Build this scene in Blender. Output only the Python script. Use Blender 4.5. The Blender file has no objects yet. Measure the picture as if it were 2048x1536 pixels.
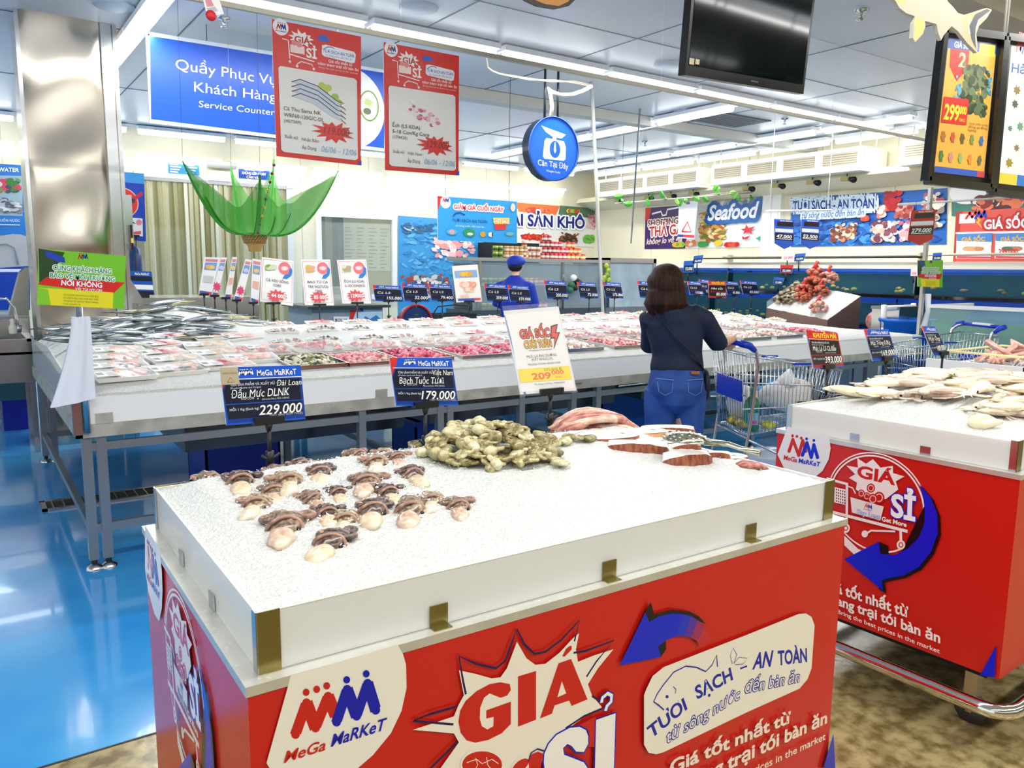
import bpy, math, random
from mathutils import Vector, Matrix, noise
from mathutils.geometry import tessellate_polygon
random.seed(7)
PI = math.pi
COL = bpy.context.scene.collection

# ---------------------------------------------------------------- camera
# the room's own axes are the world axes: x along the back wall, y into the room, z up
F_PX, PITCH, ROLL, YAW, CAM_H = 1577.0, .1441, .0103, .61, 1.5
_c, _s = math.cos(PITCH), math.sin(PITCH)
FW, UP, RT = Vector((0, _c, -_s)), Vector((0, _s, _c)), Vector((1, 0, 0))
RT, UP = math.cos(ROLL)*RT + math.sin(ROLL)*UP, -math.sin(ROLL)*RT + math.cos(ROLL)*UP
_M = Matrix.Rotation(-YAW, 3, 'Z')
FW, UP, RT = _M @ FW, _M @ UP, _M @ RT
EYE = Vector((0, 0, CAM_H))
cam_data = bpy.data.cameras.new('camera')
cam_data.sensor_width = 36
cam_data.lens = 36*F_PX/2048
cam_data.clip_start = .05
cam = bpy.data.objects.new('camera', cam_data)
COL.objects.link(cam)
m4 = Matrix((RT, UP, -FW)).transposed().to_4x4()
m4.translation = EYE
cam.matrix_world = m4
bpy.context.scene.camera = cam

# ---------------------------------------------------------------- light
sc = bpy.context.scene
sc.view_settings.view_transform = 'Standard'
sc.view_settings.look = 'None'
sc.view_settings.exposure = 0.12
sc.view_settings.gamma = 1
sc.view_settings.use_curve_mapping = False
sc.cycles.use_denoising = True
sc.cycles.max_bounces = 7
sc.cycles.diffuse_bounces = 4
sc.cycles.transparent_max_bounces = 16
world = bpy.data.worlds.new('store_hall_light')
world.use_nodes = True
world.node_tree.nodes['Background'].inputs[0].default_value = (.86, .93, 1, 1)
world.node_tree.nodes['Background'].inputs[1].default_value = 1.15
sc.world = world

def area(name, x, y, z, lx, ly, power, color=(1, .98, .95)):
    l = bpy.data.lights.new(name, 'AREA')
    l.shape = 'RECTANGLE'; l.size = lx; l.size_y = ly; l.energy = power; l.color = color
    o = bpy.data.objects.new(name, l); COL.objects.link(o)
    o.location = (x, y, z)
    return o
# each light follows one row of the ceiling's fluorescent tubes
area('tube_row_light', 5.4, 6.06, 3.31, 9.6, .12, 150)
area('tube_row_light', 3.0, 1.2, 3.31, 10, .12, 150)
area('tube_row_light', 3.0, -1.8, 3.31, 10, .12, 200)
area('tube_row_light', 1.35, 9.0, 3.31, .12, 6, 60)
area('tube_row_light', 7.5, 8.6, 3.31, .12, 4.4, 60)
area('tube_row_light', 9.65, 8.4, 3.31, .12, 6.5, 80)
area('tube_row_light', 5.2, 12.0, 3.2, 8.5, .12, 90)

# ---------------------------------------------------------------- helpers
def ray(px, py):
    return FW + RT*((px-1024)/F_PX) - UP*((py-768)/F_PX)
def at_x(px, py, x):
    d = ray(px, py); return EYE + d*(x/d.x)
def at_y(px, py, y):
    d = ray(px, py); return EYE + d*(y/d.y)
def at_z(px, py, z):
    d = ray(px, py); return EYE + d*((z-CAM_H)/d.z)

def lin(c):
    c = c/255
    return c/12.92 if c <= .04045 else ((c+.055)/1.055)**2.4
def rgb(h):
    h = h.lstrip('#')
    return (lin(int(h[0:2], 16)), lin(int(h[2:4], 16)), lin(int(h[4:6], 16)), 1)

MATS = {}
def mat(h, rough=.45, metal=0, emit=0, alpha=1, trans=0, bump=0, bscale=60, vary=0, vscale=8, h2=None, sss=0, spec=.5, coat=0, ior=1.45, stretch=None, dist=.003):
    key = (h, rough, metal, emit, alpha, trans, bump, bscale, vary, vscale, h2, sss, spec, coat, ior, stretch)
    if key in MATS: return MATS[key]
    m = bpy.data.materials.new('surface'); m.use_nodes = True
    nt = m.node_tree; b = nt.nodes['Principled BSDF']; L = nt.links
    b.inputs['Base Color'].default_value = rgb(h)
    b.inputs['Roughness'].default_value = rough
    b.inputs['Metallic'].default_value = metal
    b.inputs['Alpha'].default_value = alpha
    b.inputs['Transmission Weight'].default_value = trans
    b.inputs['IOR'].default_value = ior
    b.inputs['Specular IOR Level'].default_value = spec
    b.inputs['Coat Weight'].default_value = coat
    if sss:
        b.inputs['Subsurface Weight'].default_value = sss
        b.inputs['Subsurface Radius'].default_value = (.02, .012, .008)
        b.inputs['Subsurface Scale'].default_value = 1
    if emit:
        b.inputs['Emission Color'].default_value = rgb(h)
        b.inputs['Emission Strength'].default_value = emit
    if bump or vary or h2:
        tc = nt.nodes.new('ShaderNodeTexCoord')
        mp = nt.nodes.new('ShaderNodeMapping'); L.new(tc.outputs['Object'], mp.inputs['Vector'])
        if stretch: mp.inputs['Scale'].default_value = stretch
    if h2 or vary:
        n = nt.nodes.new('ShaderNodeTexNoise'); n.inputs['Scale'].default_value = vscale; n.inputs['Detail'].default_value = 4
        L.new(mp.outputs[0], n.inputs['Vector'])
        r = nt.nodes.new('ShaderNodeValToRGB'); L.new(n.outputs['Fac'], r.inputs[0])
        c1 = rgb(h); c2 = rgb(h2) if h2 else tuple(v*(1-vary) for v in c1[:3])+(1,)
        r.color_ramp.elements[0].position = .38; r.color_ramp.elements[1].position = .62
        r.color_ramp.elements[0].color = c2; r.color_ramp.elements[1].color = c1
        L.new(r.outputs[0], b.inputs['Base Color'])
    if bump:
        n2 = nt.nodes.new('ShaderNodeTexNoise'); n2.inputs['Scale'].default_value = bscale; n2.inputs['Detail'].default_value = 5
        L.new(mp.outputs[0], n2.inputs['Vector'])
        bp = nt.nodes.new('ShaderNodeBump'); bp.inputs['Strength'].default_value = bump; bp.inputs['Distance'].default_value = dist
        L.new(n2.outputs['Fac'], bp.inputs['Height']); L.new(bp.outputs[0], b.inputs['Normal'])
    MATS[key] = m
    return m

STEEL = mat('#b4b3ac', .28, 1, bump=.15, bscale=6, stretch=(1, 1, 14))
STEEL2 = mat('#bdb9a8', .42, .12, vary=.3, vscale=9, bump=.2, bscale=5)
BRUSH = mat('#c9c8c4', .22, 1)
DARK = mat('#17191c', .45)
BLACK = mat('#0b0c0e', .35)
WHITEP = mat('#f1f1ef', .4)
ICE = mat('#edeee9', .45, bump=.9, bscale=180, dist=.013, vary=.12, vscale=110, spec=.7)
ACRY = mat('#fdfdf8', .12, alpha=.6, spec=.6)
CLEAR = mat('#f4f8f8', .05, alpha=.16, spec=.7)
FILM = mat('#f6f6f2', .12, alpha=.3, spec=.9, bump=.5, bscale=25)

class MB:
    """collects shapes and links them as one mesh object"""
    def __init__(s): s.v = []; s.f = []; s.m = []; s.mats = []; s.sm = []
    def mi(s, m):
        if m not in s.mats: s.mats.append(m)
        return s.mats.index(m)
    def add(s, vs, fs, m, smooth=False, M=None):
        o = len(s.v); i = s.mi(m)
        s.v += [tuple(M @ Vector(v)) for v in vs] if M is not None else [tuple(v) for v in vs]
        for f in fs: s.f.append(tuple(k+o for k in f)); s.m.append(i); s.sm.append(smooth)
        return s
    def box(s, a, b, m, M=None):
        x0, y0, z0 = a; x1, y1, z1 = b
        vs = [(x0,y0,z0),(x1,y0,z0),(x1,y1,z0),(x0,y1,z0),(x0,y0,z1),(x1,y0,z1),(x1,y1,z1),(x0,y1,z1)]
        return s.add(vs, [(0,3,2,1),(4,5,6,7),(0,1,5,4),(1,2,6,5),(2,3,7,6),(3,0,4,7)], m, False, M)
    def bar(s, p, q, w, h, m, up=(0, 0, 1)):
        """square bar from p to q"""
        p, q = Vector(p), Vector(q); d = (q-p).normalized(); u = Vector(up)
        if abs(d.dot(u)) > .95: u = Vector((0, 1, 0))
        x = d.cross(u).normalized()*w/2; y = x.cross(d).normalized()*h/2
        vs = [e+a*x+b*y for e in (p, q) for a, b in ((-1,-1),(1,-1),(1,1),(-1,1))]
        return s.add(vs, [(3,2,1,0),(4,5,6,7),(0,1,5,4),(1,2,6,5),(2,3,7,6),(3,0,4,7)], m)
    def tube(s, pts, r, m, n=8, cap=True, smooth=True, flat=1, up=None, M=None):
        """round (or flattened) tube along points; r a number or one per point"""
        pts = [Vector(p) for p in pts]; k = len(pts)
        rs = [r]*k if not hasattr(r, '__len__') else list(r)
        fl = [flat]*k if not hasattr(flat, '__len__') else list(flat)
        vs = []; fs = []; ref = Vector(up) if up else None
        for i, p in enumerate(pts):
            d = (pts[min(i+1, k-1)]-pts[max(i-1, 0)])
            if d.length < 1e-9: d = Vector((0, 0, 1))
            d.normalize()
            if ref is None or abs(d.dot(ref)) > .98:
                ref = Vector((0, 0, 1)) if abs(d.z) < .9 else Vector((1, 0, 0))
            x = ref.cross(d).normalized(); y = d.cross(x).normalized()
            if not up: ref = y
            for j in range(n):
                a = 2*PI*j/n
                vs.append(p + x*math.cos(a)*rs[i] + y*math.sin(a)*rs[i]*fl[i])
        for i in range(k-1):
            for j in range(n):
                fs.append((i*n+j, i*n+(j+1)%n, (i+1)*n+(j+1)%n, (i+1)*n+j))
        if cap: fs += [tuple(range(n-1, -1, -1)), tuple(range((k-1)*n, k*n))]
        return s.add(vs, fs, m, smooth, M)
    def ball(s, c, r, m, n=10, k=7, M=None, fn=None):
        rx, ry, rz = r if hasattr(r, '__len__') else (r, r, r)
        vs = [(c[0], c[1], c[2]-rz)]; fs = []
        for i in range(1, k):
            t = -PI/2+PI*i/k
            for j in range(n):
                a = 2*PI*j/n
                vs.append((c[0]+rx*math.cos(t)*math.cos(a), c[1]+ry*math.cos(t)*math.sin(a), c[2]+rz*math.sin(t)))
        vs.append((c[0], c[1], c[2]+rz)); e = len(vs)-1
        for j in range(n):
            fs.append((0, 1+(j+1)%n, 1+j)); fs.append((e, e-n+j, e-n+(j+1)%n))
        for i in range(k-2):
            for j in range(n):
                a = 1+i*n; fs.append((a+j, a+(j+1)%n, a+n+(j+1)%n, a+n+j))
        if fn: vs = [fn(Vector(v)) for v in vs]
        return s.add(vs, fs, m, True, M)
    def lathe(s, c, prof, m, n=20, M=None, smooth=True):
        vs = []; fs = []
        for r, z in prof:
            for j in range(n):
                a = 2*PI*j/n; vs.append((c[0]+r*math.cos(a), c[1]+r*math.sin(a), c[2]+z))
        for i in range(len(prof)-1):
            for j in range(n): fs.append((i*n+j, i*n+(j+1)%n, (i+1)*n+(j+1)%n, (i+1)*n+j))
        return s.add(vs, fs, m, smooth, M)
    def prism(s, poly, axis, lo, hi, m, M=None):
        """polygon (2-D) pushed from lo to hi along axis 0/1/2"""
        def P(u, v, w): return ((w, u, v), (u, w, v), (u, v, w))[axis]
        n = len(poly); vs = [P(u, v, lo) for u, v in poly]+[P(u, v, hi) for u, v in poly]
        tr = tessellate_polygon([[Vector((u, v, 0)) for u, v in poly]])
        fs = [tuple(t) for t in tr]+[tuple(k+n for k in reversed(t)) for t in tr]
        fs += [(i, (i+1) % n, n+(i+1) % n, n+i) for i in range(n)]
        return s.add(vs, fs, m, False, M)
    def grid(s, fn, nu, nv, m, smooth=True, M=None):
        vs = [fn(i/nu, j/nv) for j in range(nv+1) for i in range(nu+1)]
        fs = [(j*(nu+1)+i, j*(nu+1)+i+1, (j+1)*(nu+1)+i+1, (j+1)*(nu+1)+i) for j in range(nv) for i in range(nu)]
        return s.add(vs, fs, m, smooth, M)
    def build(s, name, parent=None, label=None, M=None, world=False):
        me = bpy.data.meshes.new(name)
        me.from_pydata(s.v, [], s.f)
        for m in s.mats: me.materials.append(m)
        me.polygons.foreach_set('material_index', s.m)
        me.polygons.foreach_set('use_smooth', s.sm)
        me.update()
        o = bpy.data.objects.new(name, me); COL.objects.link(o)
        if parent: o.parent = parent
        if M is not None: o.matrix_local = M
        if label: o['label'] = label
        if world: keep(o)
        return o
def keep(o):
    """the mesh was given in room coordinates: undo its parents' own placement"""
    M = Matrix(); p = o.parent
    while p:
        M = (p.matrix_parent_inverse @ p.matrix_basis if p.parent else p.matrix_basis) @ M; p = p.parent
    o.matrix_parent_inverse = M.inverted()

def tag(o, label, cat, group=None, kind=None):
    o['label'] = label; o['category'] = cat
    if group: o['group'] = group
    if kind: o['kind'] = kind
    return o
def thing(name, label, cat, loc=(0, 0, 0), rz=0, group=None, rot=None):
    o = bpy.data.objects.new(name, None); COL.objects.link(o); o.empty_display_size = .05
    o.location = loc; o.rotation_euler = rot or (0, 0, rz)
    return tag(o, label, cat, group)
def struct(o): o['kind'] = 'structure'; return o
def clone(o, parent=None):
    c = o.copy(); COL.objects.link(c); c.parent = parent
    for ch in list(o.children): clone(ch, c)
    return c
def dup(o, label, loc, rz=0, rot=None, group=None, scale=1):
    c = clone(o); c.location = loc; c.rotation_euler = rot or (0, 0, rz)
    c.scale = (scale,)*3 if not hasattr(scale, '__len__') else scale
    c['label'] = label
    if group: c['group'] = group
    return c
ORD = 'first second third fourth fifth sixth seventh eighth ninth tenth eleventh twelfth thirteenth fourteenth fifteenth sixteenth seventeenth eighteenth nineteenth twentieth'.split()

# ---------------------------------------------------------------- print: flat artwork in the plane of a sign or panel
TEXTS = {}
def glyphs(s, weight=0, shear=0, spacing=1):
    key = (s, weight, shear, spacing)
    if key in TEXTS: return TEXTS[key]
    cu = bpy.data.curves.new('lettering', 'FONT'); cu.body = s; cu.offset = weight; cu.shear = shear
    cu.resolution_u = 3; cu.space_character = spacing
    o = bpy.data.objects.new('lettering', cu); COL.objects.link(o)
    dg = bpy.context.evaluated_depsgraph_get(); dg.update()
    me = bpy.data.meshes.new_from_object(o.evaluated_get(dg))
    vs = [(v.co.x, v.co.y) for v in me.vertices]; fs = [tuple(p.vertices) for p in me.polygons]
    bpy.data.objects.remove(o); bpy.data.curves.remove(cu); bpy.data.meshes.remove(me)
    if not vs: vs = [(0, 0)]
    x0 = min(v[0] for v in vs); x1 = max(v[0] for v in vs)
    TEXTS[key] = (vs, fs, x0, x1)
    return TEXTS[key]

class Art:
    """flat print; to3 maps (u, v, lift) of the panel to 3-D, px maps a photo point to (u, v)"""
    def __init__(s, mb, to3, px=None, step=None, rough=.35):
        if step is None:
            a_, b_ = Vector(to3(0, 0, 0)), Vector(to3(1, 0, 0)); n_ = (b_-a_).cross(Vector(to3(0, 1, 0))-a_).normalized(); s0_ = abs((a_-EYE).dot(n_)); step = .00005 if s0_ < 3 else (.00012 if s0_ < 6 else .0004)
        s.mb, s.to3, s.px, s.step, s.rough = mb, to3, px, step, rough; s.k = 1
    def w(s, p, n):
        a, b = s.px(*p), s.px(p[0], p[1]+n); return math.hypot(a[0]-b[0], a[1]-b[1])
    def c(s, h): return h if not isinstance(h, str) else mat(h, s.rough)
    def uv(s, p): return s.px(*p) if s.px else p
    def poly(s, pts, h, raw=False):
        P = pts if raw else [s.uv(p) for p in pts]
        if len(P) < 3: return s
        tr = tessellate_polygon([[Vector((u, v, 0)) for u, v in P]])
        z = s.k*s.step; s.k += 1
        fs = []
        for a, b, c in tr:
            ar = (P[b][0]-P[a][0])*(P[c][1]-P[a][1])-(P[c][0]-P[a][0])*(P[b][1]-P[a][1])
            fs.append((a, b, c) if ar > 0 else (a, c, b))
        s.mb.add([s.to3(u, v, z) for u, v in P], fs, s.c(h)); return s
    def rect(s, x0, y0, x1, y1, h): return s.poly([(x0, y0), (x1, y0), (x1, y1), (x0, y1)], h)
    def ell(s, x, y, rx, ry, h, n=24, rot=0):
        c, d = math.cos(rot), math.sin(rot)
        return s.poly([(x+rx*math.cos(2*PI*i/n)*c-ry*math.sin(2*PI*i/n)*d, y+rx*math.cos(2*PI*i/n)*d+ry*math.sin(2*PI*i/n)*c) for i in range(n)], h)
    def rrect(s, x0, y0, x1, y1, r, h, n=5):
        pts = []
        for cx, cy, a0 in ((x1-r, y1-r, 0), (x0+r, y1-r, PI/2), (x0+r, y0+r, PI), (x1-r, y0+r, 1.5*PI)):
            for i in range(n+1):
                a = a0+PI/2*i/n; pts.append((cx+r*math.cos(a), cy+r*math.sin(a)))
        return s.poly(pts, h)
    def line(s, pts, w, h, close=False):
        """stroke of width w (in panel units) through points"""
        P = [Vector(s.uv(p)) for p in pts]
        if close: P = P+[P[0], P[1]]
        L, R = [], []
        for i, p in enumerate(P):
            d = (P[min(i+1, len(P)-1)]-P[max(i-1, 0)])
            if d.length < 1e-9: continue
            d.normalize(); nrm = Vector((-d.y, d.x))*w/2
            L.append(p+nrm); R.append(p-nrm)
        z = s.k*s.step; s.k += 1; n = len(L)
        vs = [s.to3(q.x, q.y, z) for q in L+R]
        fs = [(i, n+i, n+i+1, i+1) for i in range(n-1)]
        s.mb.add(vs, fs, s.c(h)); return s
    def text(s, t, bl, br, tl, h, weight=0, shear=0, outline=None, ow=0, capx=.7, spacing=1):
        """lettering fitted: left end of the baseline bl, right end br, top of the capitals tl"""
        vs, fs, x0, x1 = glyphs(t, weight, shear, spacing)
        B, R, T = Vector(s.uv(bl)), Vector(s.uv(br)), Vector(s.uv(tl))
        ex = (R-B)/(x1-x0); ey = (T-B)/capx
        def put(dx, dy, hh):
            z = s.k*s.step; s.k += 1
            out = []
            for x, y in vs:
                q = B+ex*(x-x0)+ey*y; out.append(s.to3(q.x+dx, q.y+dy, z))
            s.mb.add(out, fs, s.c(hh))
        if outline:
            k0 = s.k
            for i in range(10):
                s.k = k0+.3*i; a = 2*PI*i/10; put(ow*math.cos(a), ow*math.sin(a), outline)
            s.k = k0+4
        put(0, 0, h); return s
    def logo(s, x, y, w, text=True, cols=('#d42a22', '#0a3cc0'), tcols=None, vs=1):
        """the double M of people with its name below; x, y its lower left corner, w its width (panel units, unless px)"""
        px = s.px; s.px = None; r, b = cols; u = w/10.
        def seg(pts, c, wd):
            P = [(x+a*u, y+d*u*vs) for a, d in pts]
            for i in range(len(P)-1):
                a, q = Vector(P[i]), Vector(P[i+1]); d = (q-a).normalized()*wd*.5; n = Vector((-d.y, d.x)); al = math.atan2(d.y, d.x)
                cap = [(q.x+wd/2*math.cos(al+PI/2-PI*j/6), q.y+wd/2*math.sin(al+PI/2-PI*j/6)) for j in range(7)]
                cap += [(a.x+wd/2*math.cos(al-PI/2-PI*j/6), a.y+wd/2*math.sin(al-PI/2-PI*j/6)) for j in range(7)]
                s.poly(cap, c, raw=True); s.k -= 1
            s.k += 1
        seg([(.9, 2.6), (2.3, 6.6), (3.6, 3.3), (4.9, 6.9), (5.6, 4.6)], r, 1.1*u)
        seg([(5.1, 2.6), (6.4, 6.6), (7.6, 3.3), (8.8, 6.9), (9.6, 3)], b, 1.15*u)
        for a, c in ((2, r), (3.25, r), (4.6, r), (6.4, b), (8.8, b)):
            s.ell(x+a*u, y+8.1*u*vs, .48*u, .48*u*vs, c, 12)
        if text:
            tc = tcols or cols
            s.text('MeGa', (x-.3*u, y), (x+3.9*u, y), (x-.3*u, y+1.5*u*vs), tc[0], .012)
            s.text('MaRKeT', (x+4.4*u, y), (x+10.2*u, y), (x+4.4*u, y+1.5*u*vs), tc[1], .012)
        s.px = px; return s
    def burst(s, cx, cy, rx, ry, h, n=12, inner=.6, seed=1):
        rd = random.Random(seed); P = []
        for i in range(2*n):
            a = PI*i/n+.1; k = (1 if i % 2 == 0 else inner)*rd.uniform(.88, 1.1)
            P.append((cx+rx*k*math.cos(a), cy+ry*k*math.sin(a)))
        return s.poly(P, h)
    def blobs(s, x0, y0, x1, y1, cols, n, r, seed=1, el=.6):
        """a printed picture of many small things"""
        rd = random.Random(seed); r *= .55
        for i in range(int(n*1.5)):
            q = r*rd.uniform(.6, 1.3); ex = min(q, (x1-x0)*.45); ey = min(q, (y1-y0)*.45)
            s.ell(rd.uniform(x0+ex, x1-ex), rd.uniform(y0+ey, y1-ey), ex, ey*el if ey == q else ey, rd.choice(cols), 9, rd.uniform(-.6, .6)*(1 if ey == q else 0)); s.k -= .8
        s.k += 1; return s

def pxmap(to3):
    o = to3(0, 0, 0); ex = Vector(to3(1, 0, 0))-Vector(o); ey = Vector(to3(0, 1, 0))-Vector(o); n = ex.cross(ey); o = Vector(o)
    def f(px, py):
        d = ray(px, py); t = (o-EYE).dot(n)/d.dot(n); q = EYE+d*t-o
        return (q.dot(ex)/ex.length_squared, q.dot(ey)/ey.length_squared)
    return f
def front(y):   # a vertical panel facing the camera side (-y) in the plane y: u = x, v = z
    return (lambda u, v, l: (u, y-l, v)), (lambda px, py: (at_y(px, py, y).x, at_y(px, py, y).z))
def side(x):    # a vertical panel facing -x in the plane x: u = -y, v = z
    return (lambda u, v, l: (x-l, -u, v)), (lambda px, py: (-at_x(px, py, x).y, at_x(px, py, x).z))
def frame(o, ux, uz, w, h):
    """local print plane: origin o (lower left), unit vectors ux, uz, normal out of the face"""
    o, ux, uz = Vector(o), Vector(ux), Vector(uz); nn = ux.cross(uz).normalized()
    return lambda u, v, l: o+ux*u+uz*v+nn*l
# ================================================================ the room
BW, RW, CEIL = 12.8, 11.0, 3.46       # back wall y, right wall x, ceiling height
blue_floor = mat('#4fb0ea', .13, h2='#2f93e0', vscale=1.1, bump=.12, bscale=3.5, dist=.006, spec=.6, coat=.3)
conc = mat('#b0a070', .2, h2='#73643c', vscale=16, bump=.2, bscale=40, spec=.5)
m = MB(); m.box((-6, 2.6, -.08), (RW+.3, BW+.3, 0), blue_floor)
struct(m.build('floor'))
m = MB(); m.box((-6, -6, -.08), (RW+.3, 2.592, 0), conc); m.box((-6, 2.592, -.08), (RW+.3, 2.6, .002), mat('#2a2d30', .4))
struct(m.build('floor'))
wallm = mat('#eae2c4', .5, vary=.05, vscale=2)
panel_line = mat('#c9c6b8', .5)
m = MB(); m.box((-6, BW, 0), (2.28, BW+.2, CEIL), wallm); m.box((4.45, BW, 0), (4.94, BW+.2, CEIL), wallm)
m.box((2.28, BW, 2.78), (4.45, BW+.2, CEIL), wallm)
m.box((4.94, BW, 0), (6.4, BW+.2, .96), wallm); m.box((4.94, BW, 2.42), (6.4, BW+.2, CEIL), wallm)
m.box((6.4, BW, 0), (RW+.2, BW+.2, CEIL), wallm)
for x in (-3, -1.8, -.6, .6, 4.7, 5.9, 7.1, 8.3, 9.5): m.box((x, BW-.004, 2.8 if x in (5.9,) else 0), (x+.012, BW, CEIL), panel_line)
struct(m.build('wall_back'))
m = MB(); m.box((RW, -6, 0), (RW+.2, BW+.2, CEIL), wallm)
for i in range(9): m.box((RW-.004, 1.5+1.2*i, 0), (RW, 1.512+1.2*i, CEIL), panel_line)
struct(m.build('wall_right'))
m = MB()
m.box((-6, -6, CEIL), (RW+.2, BW+.2, CEIL+.1), mat('#ccd3da', .3, vary=.06, vscale=1.5))
jm = mat('#5d6a76', .5)
for i in range(-3, 6): m.box((3.3+1.6*i, -6, CEIL-.004), (3.312+1.6*i, BW, CEIL), jm)
for i in range(-4, 4): m.box((-6, 5.2+2.4*i, CEIL-.004), (RW, 5.212+2.4*i, CEIL), jm)
struct(m.build('ceiling'))
# steel-framed beam near the camera at the right
m = MB(); m.box((4.6, 2.72, 3.24), (RW, 3.02, CEIL), mat('#b9ad93', .5)); struct(m.build('trim_1'))
# white beam across the ceiling behind the glass baffle
m = MB(); m.box((2.4, 7.6, 3.34), (RW, 7.78, CEIL), mat('#c9c9c0', .45)); struct(m.build('trim_2'))
# pilasters on the right wall and cream ledge above the tanks
m = MB()
for p in (1530, 1548): 
    y = at_x(p+8, 450, RW).y; m.box((RW-.08, y-.09, 0), (RW, y+.09, 2.75), mat('#f4f3ec', .4))
struct(m.build('trim_3'))
# slope of cream panelling between duct and wall
m = MB(); m.prism([(RW, 2.72), (RW, 2.95), (RW-.42, 2.95), (RW-.5, 2.86)], 1, -2, BW, mat('#f1e9c8', .5)); struct(m.build('trim_4'))

m = MB(); m.box((-6, -6.2, 0), (RW+.2, -6, 2.3), mat('#8c7a60', .6)); struct(m.build('wall_added_for_reflection'))  # unseen low wall, added to give the steel column a brownish reflection
# ---- doorway with hanging strips
m = MB(); fr = mat('#dcdcd6', .35)
m.box((2.2, BW-.03, 0), (2.28, BW, 2.86), fr); m.box((4.45, BW-.03, 0), (4.55, BW, 2.86), fr); m.box((2.2, BW-.04, 2.76), (4.55, BW, 2.86), fr)
struct(m.build('door_1'))
m = MB(); m.box((1.9, BW+.9, 0), (4.9, BW+1, 3), mat('#c7be98', .6)); m.box((2.3, BW+.8, .1), (3.2, BW+.86, 2.1), mat('#f0efe6', .5))
m.box((3.3, BW+.7, 0), (4.3, BW+.76, 1.0), mat('#8a7a2a', .6)); struct(m.build('wall_behind_door'))
t = thing('strip_curtain', 'clear yellowish plastic strip curtain hanging in the wide doorway', 'curtain', (3.36, BW-.05, 0))
m = MB(); m.box((-1.08, -.02, 2.74), (1.08, .02, 2.79), BRUSH); m.build('rail', t)
cm = [mat(h, .2, alpha=a, spec=.8) for h, a in (('#c9c39a', .75), ('#a59f70', .7), ('#e6e2c8', .8), ('#85804c', .7), ('#b9b283', .75))]
rd = random.Random(3)
for i in range(58):
    x = -1.07+i*.0366; c = rd.choice(cm); z0 = rd.uniform(.02, .06); tw = rd.uniform(-.012, .012)
    m = MB(); m.grid(lambda u, v, x=x, tw=tw: (x+u*.05, (.012 if i % 2 else -.008)+math.sin(u*PI)*.009+tw*math.sin(v*3), z0+v*(2.74-z0)), 4, 10, c)
    m.build('curtain_strip', t)

# ---- window into the office
wn = struct(thing('window_1', '', '', (0, 0, 0))); del wn['label']; del wn['category']
m = MB()
for a, b in (((4.94, BW-.05, .96), (5.02, BW, 2.42)), ((6.32, BW-.05, .96), (6.4, BW, 2.42)), ((5.02, BW-.05, 2.34), (6.32, BW, 2.42)), ((5.02, BW-.05, .96), (6.32, BW, 1.05))): m.box(a, b, WHITEP)
m.build('window_frame', wn)
m = MB(); m.box((5.02, BW+.02, 1.05), (6.32, BW+.03, 2.34), mat('#c8cfc4', .04, alpha=.25, spec=.8)); m.build('pane', wn)
m = MB(); off = mat('#c9c59b', .6)
m.box((4.6, BW+1.3, 0), (7.2, BW+1.35, 3), off); m.box((4.95, BW+1.0, .9), (5.5, BW+1.3, 2.5), mat('#4c4a34', .6)); m.box((5.75, BW+1.0, .9), (5.85, BW+1.28, 2.5), mat('#163a52', .5))
struct(m.build('wall_office'))
m = MB(); to3, px = front(BW+1.28); a = Art(m, to3); a.rect(5.95, 1.45, 6.95, 2.35, '#e9ecd8')
for i in range(12):
    for j in range(4): a.rect(5.99+.24*j, 1.5+.067*i, 5.99+.24*j+random.uniform(.08, .2), 1.515+.067*i, '#8d9a80')
tag(m.build('notice_board'), 'whiteboard with rows of writing seen through the office window', 'board')

# ---- glass smoke baffle hanging from the ceiling
t = thing('smoke_baffle', 'clear glass panel curtain hanging across the ceiling over the long fish counter', 'glass panel', (0, 4.3, 2.8))
gl = mat('#dfe8f2', .03, alpha=.17, spec=1, coat=.6, vary=.1, vscale=3)
for i in range(-2, 4):
    x0 = 2.2+2.1*i; m = MB(); m.box((x0+.006, -.004, .02), (min(x0+2.094, RW-.1), .004, .66), gl); m.build('glass_pane', t)
m = MB(); m.box((-2, -.012, 0), (RW-.1, .012, .025), mat('#b9b4a2', .35, .6)); m.build('bottom_rail', t)

# ---- fluorescent tubes
tube_em = mat('#f8fbff', .3, emit=6)
t0 = thing('tube_light', '', 'ceiling light')
m = MB(); m.box((-.6, -.085, .03), (.6, .085, .075), mat('#fbfcff', .4)); m.box((-.6, -.02, -.02), (-.585, .02, .02), WHITEP); m.box((.585, -.02, -.02), (.6, .02, .02), WHITEP); m.build('housing', t0)
m = MB(); m.tube([(-.585, 0, 0), (.585, 0, 0)], .034, tube_em, 10); m.build('tube', t0)  # tube and housing widened to imitate the white glow around the lamps
def row(p, q, z, n, where, grp):
    global t0
    for i in range(n):
        f = (i+.5)/n; x, y = p[0]+(q[0]-p[0])*f, p[1]+(q[1]-p[1])*f
        lab = 'lit ceiling tube, row %s, %s' % (where, ORD[i])
        rz = math.atan2(q[1]-p[1], q[0]-p[0])
        if not t0['label']: o = t0; o.location = (x, y, z); o.rotation_euler.z = rz; o['label'] = lab
        else: o = dup(t0, lab, (x, y, z), rz)
        o['group'] = grp
row((.3, 6.06), (10.3, 6.06), 3.37, 8, 'behind the glass baffle counted from the left', 'tubes behind the glass baffle')
row((1.35, 6.2), (1.35, 12.4), 3.37, 5, 'running back beside the steel column', 'tubes beside the steel column')
row((7.5, 6.3), (7.5, 11.3), 3.37, 4, 'running back over the middle of the counter', 'tubes over the counter middle')
row((9.65, 5.3), (9.65, 12), 3.37, 5, 'running back over the live tanks', 'tubes over the tanks')
row((10.48, 4.4), (10.48, 12.2), 3.36, 6, 'on top of the duct along the right wall', 'tubes along the right wall duct')
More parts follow.
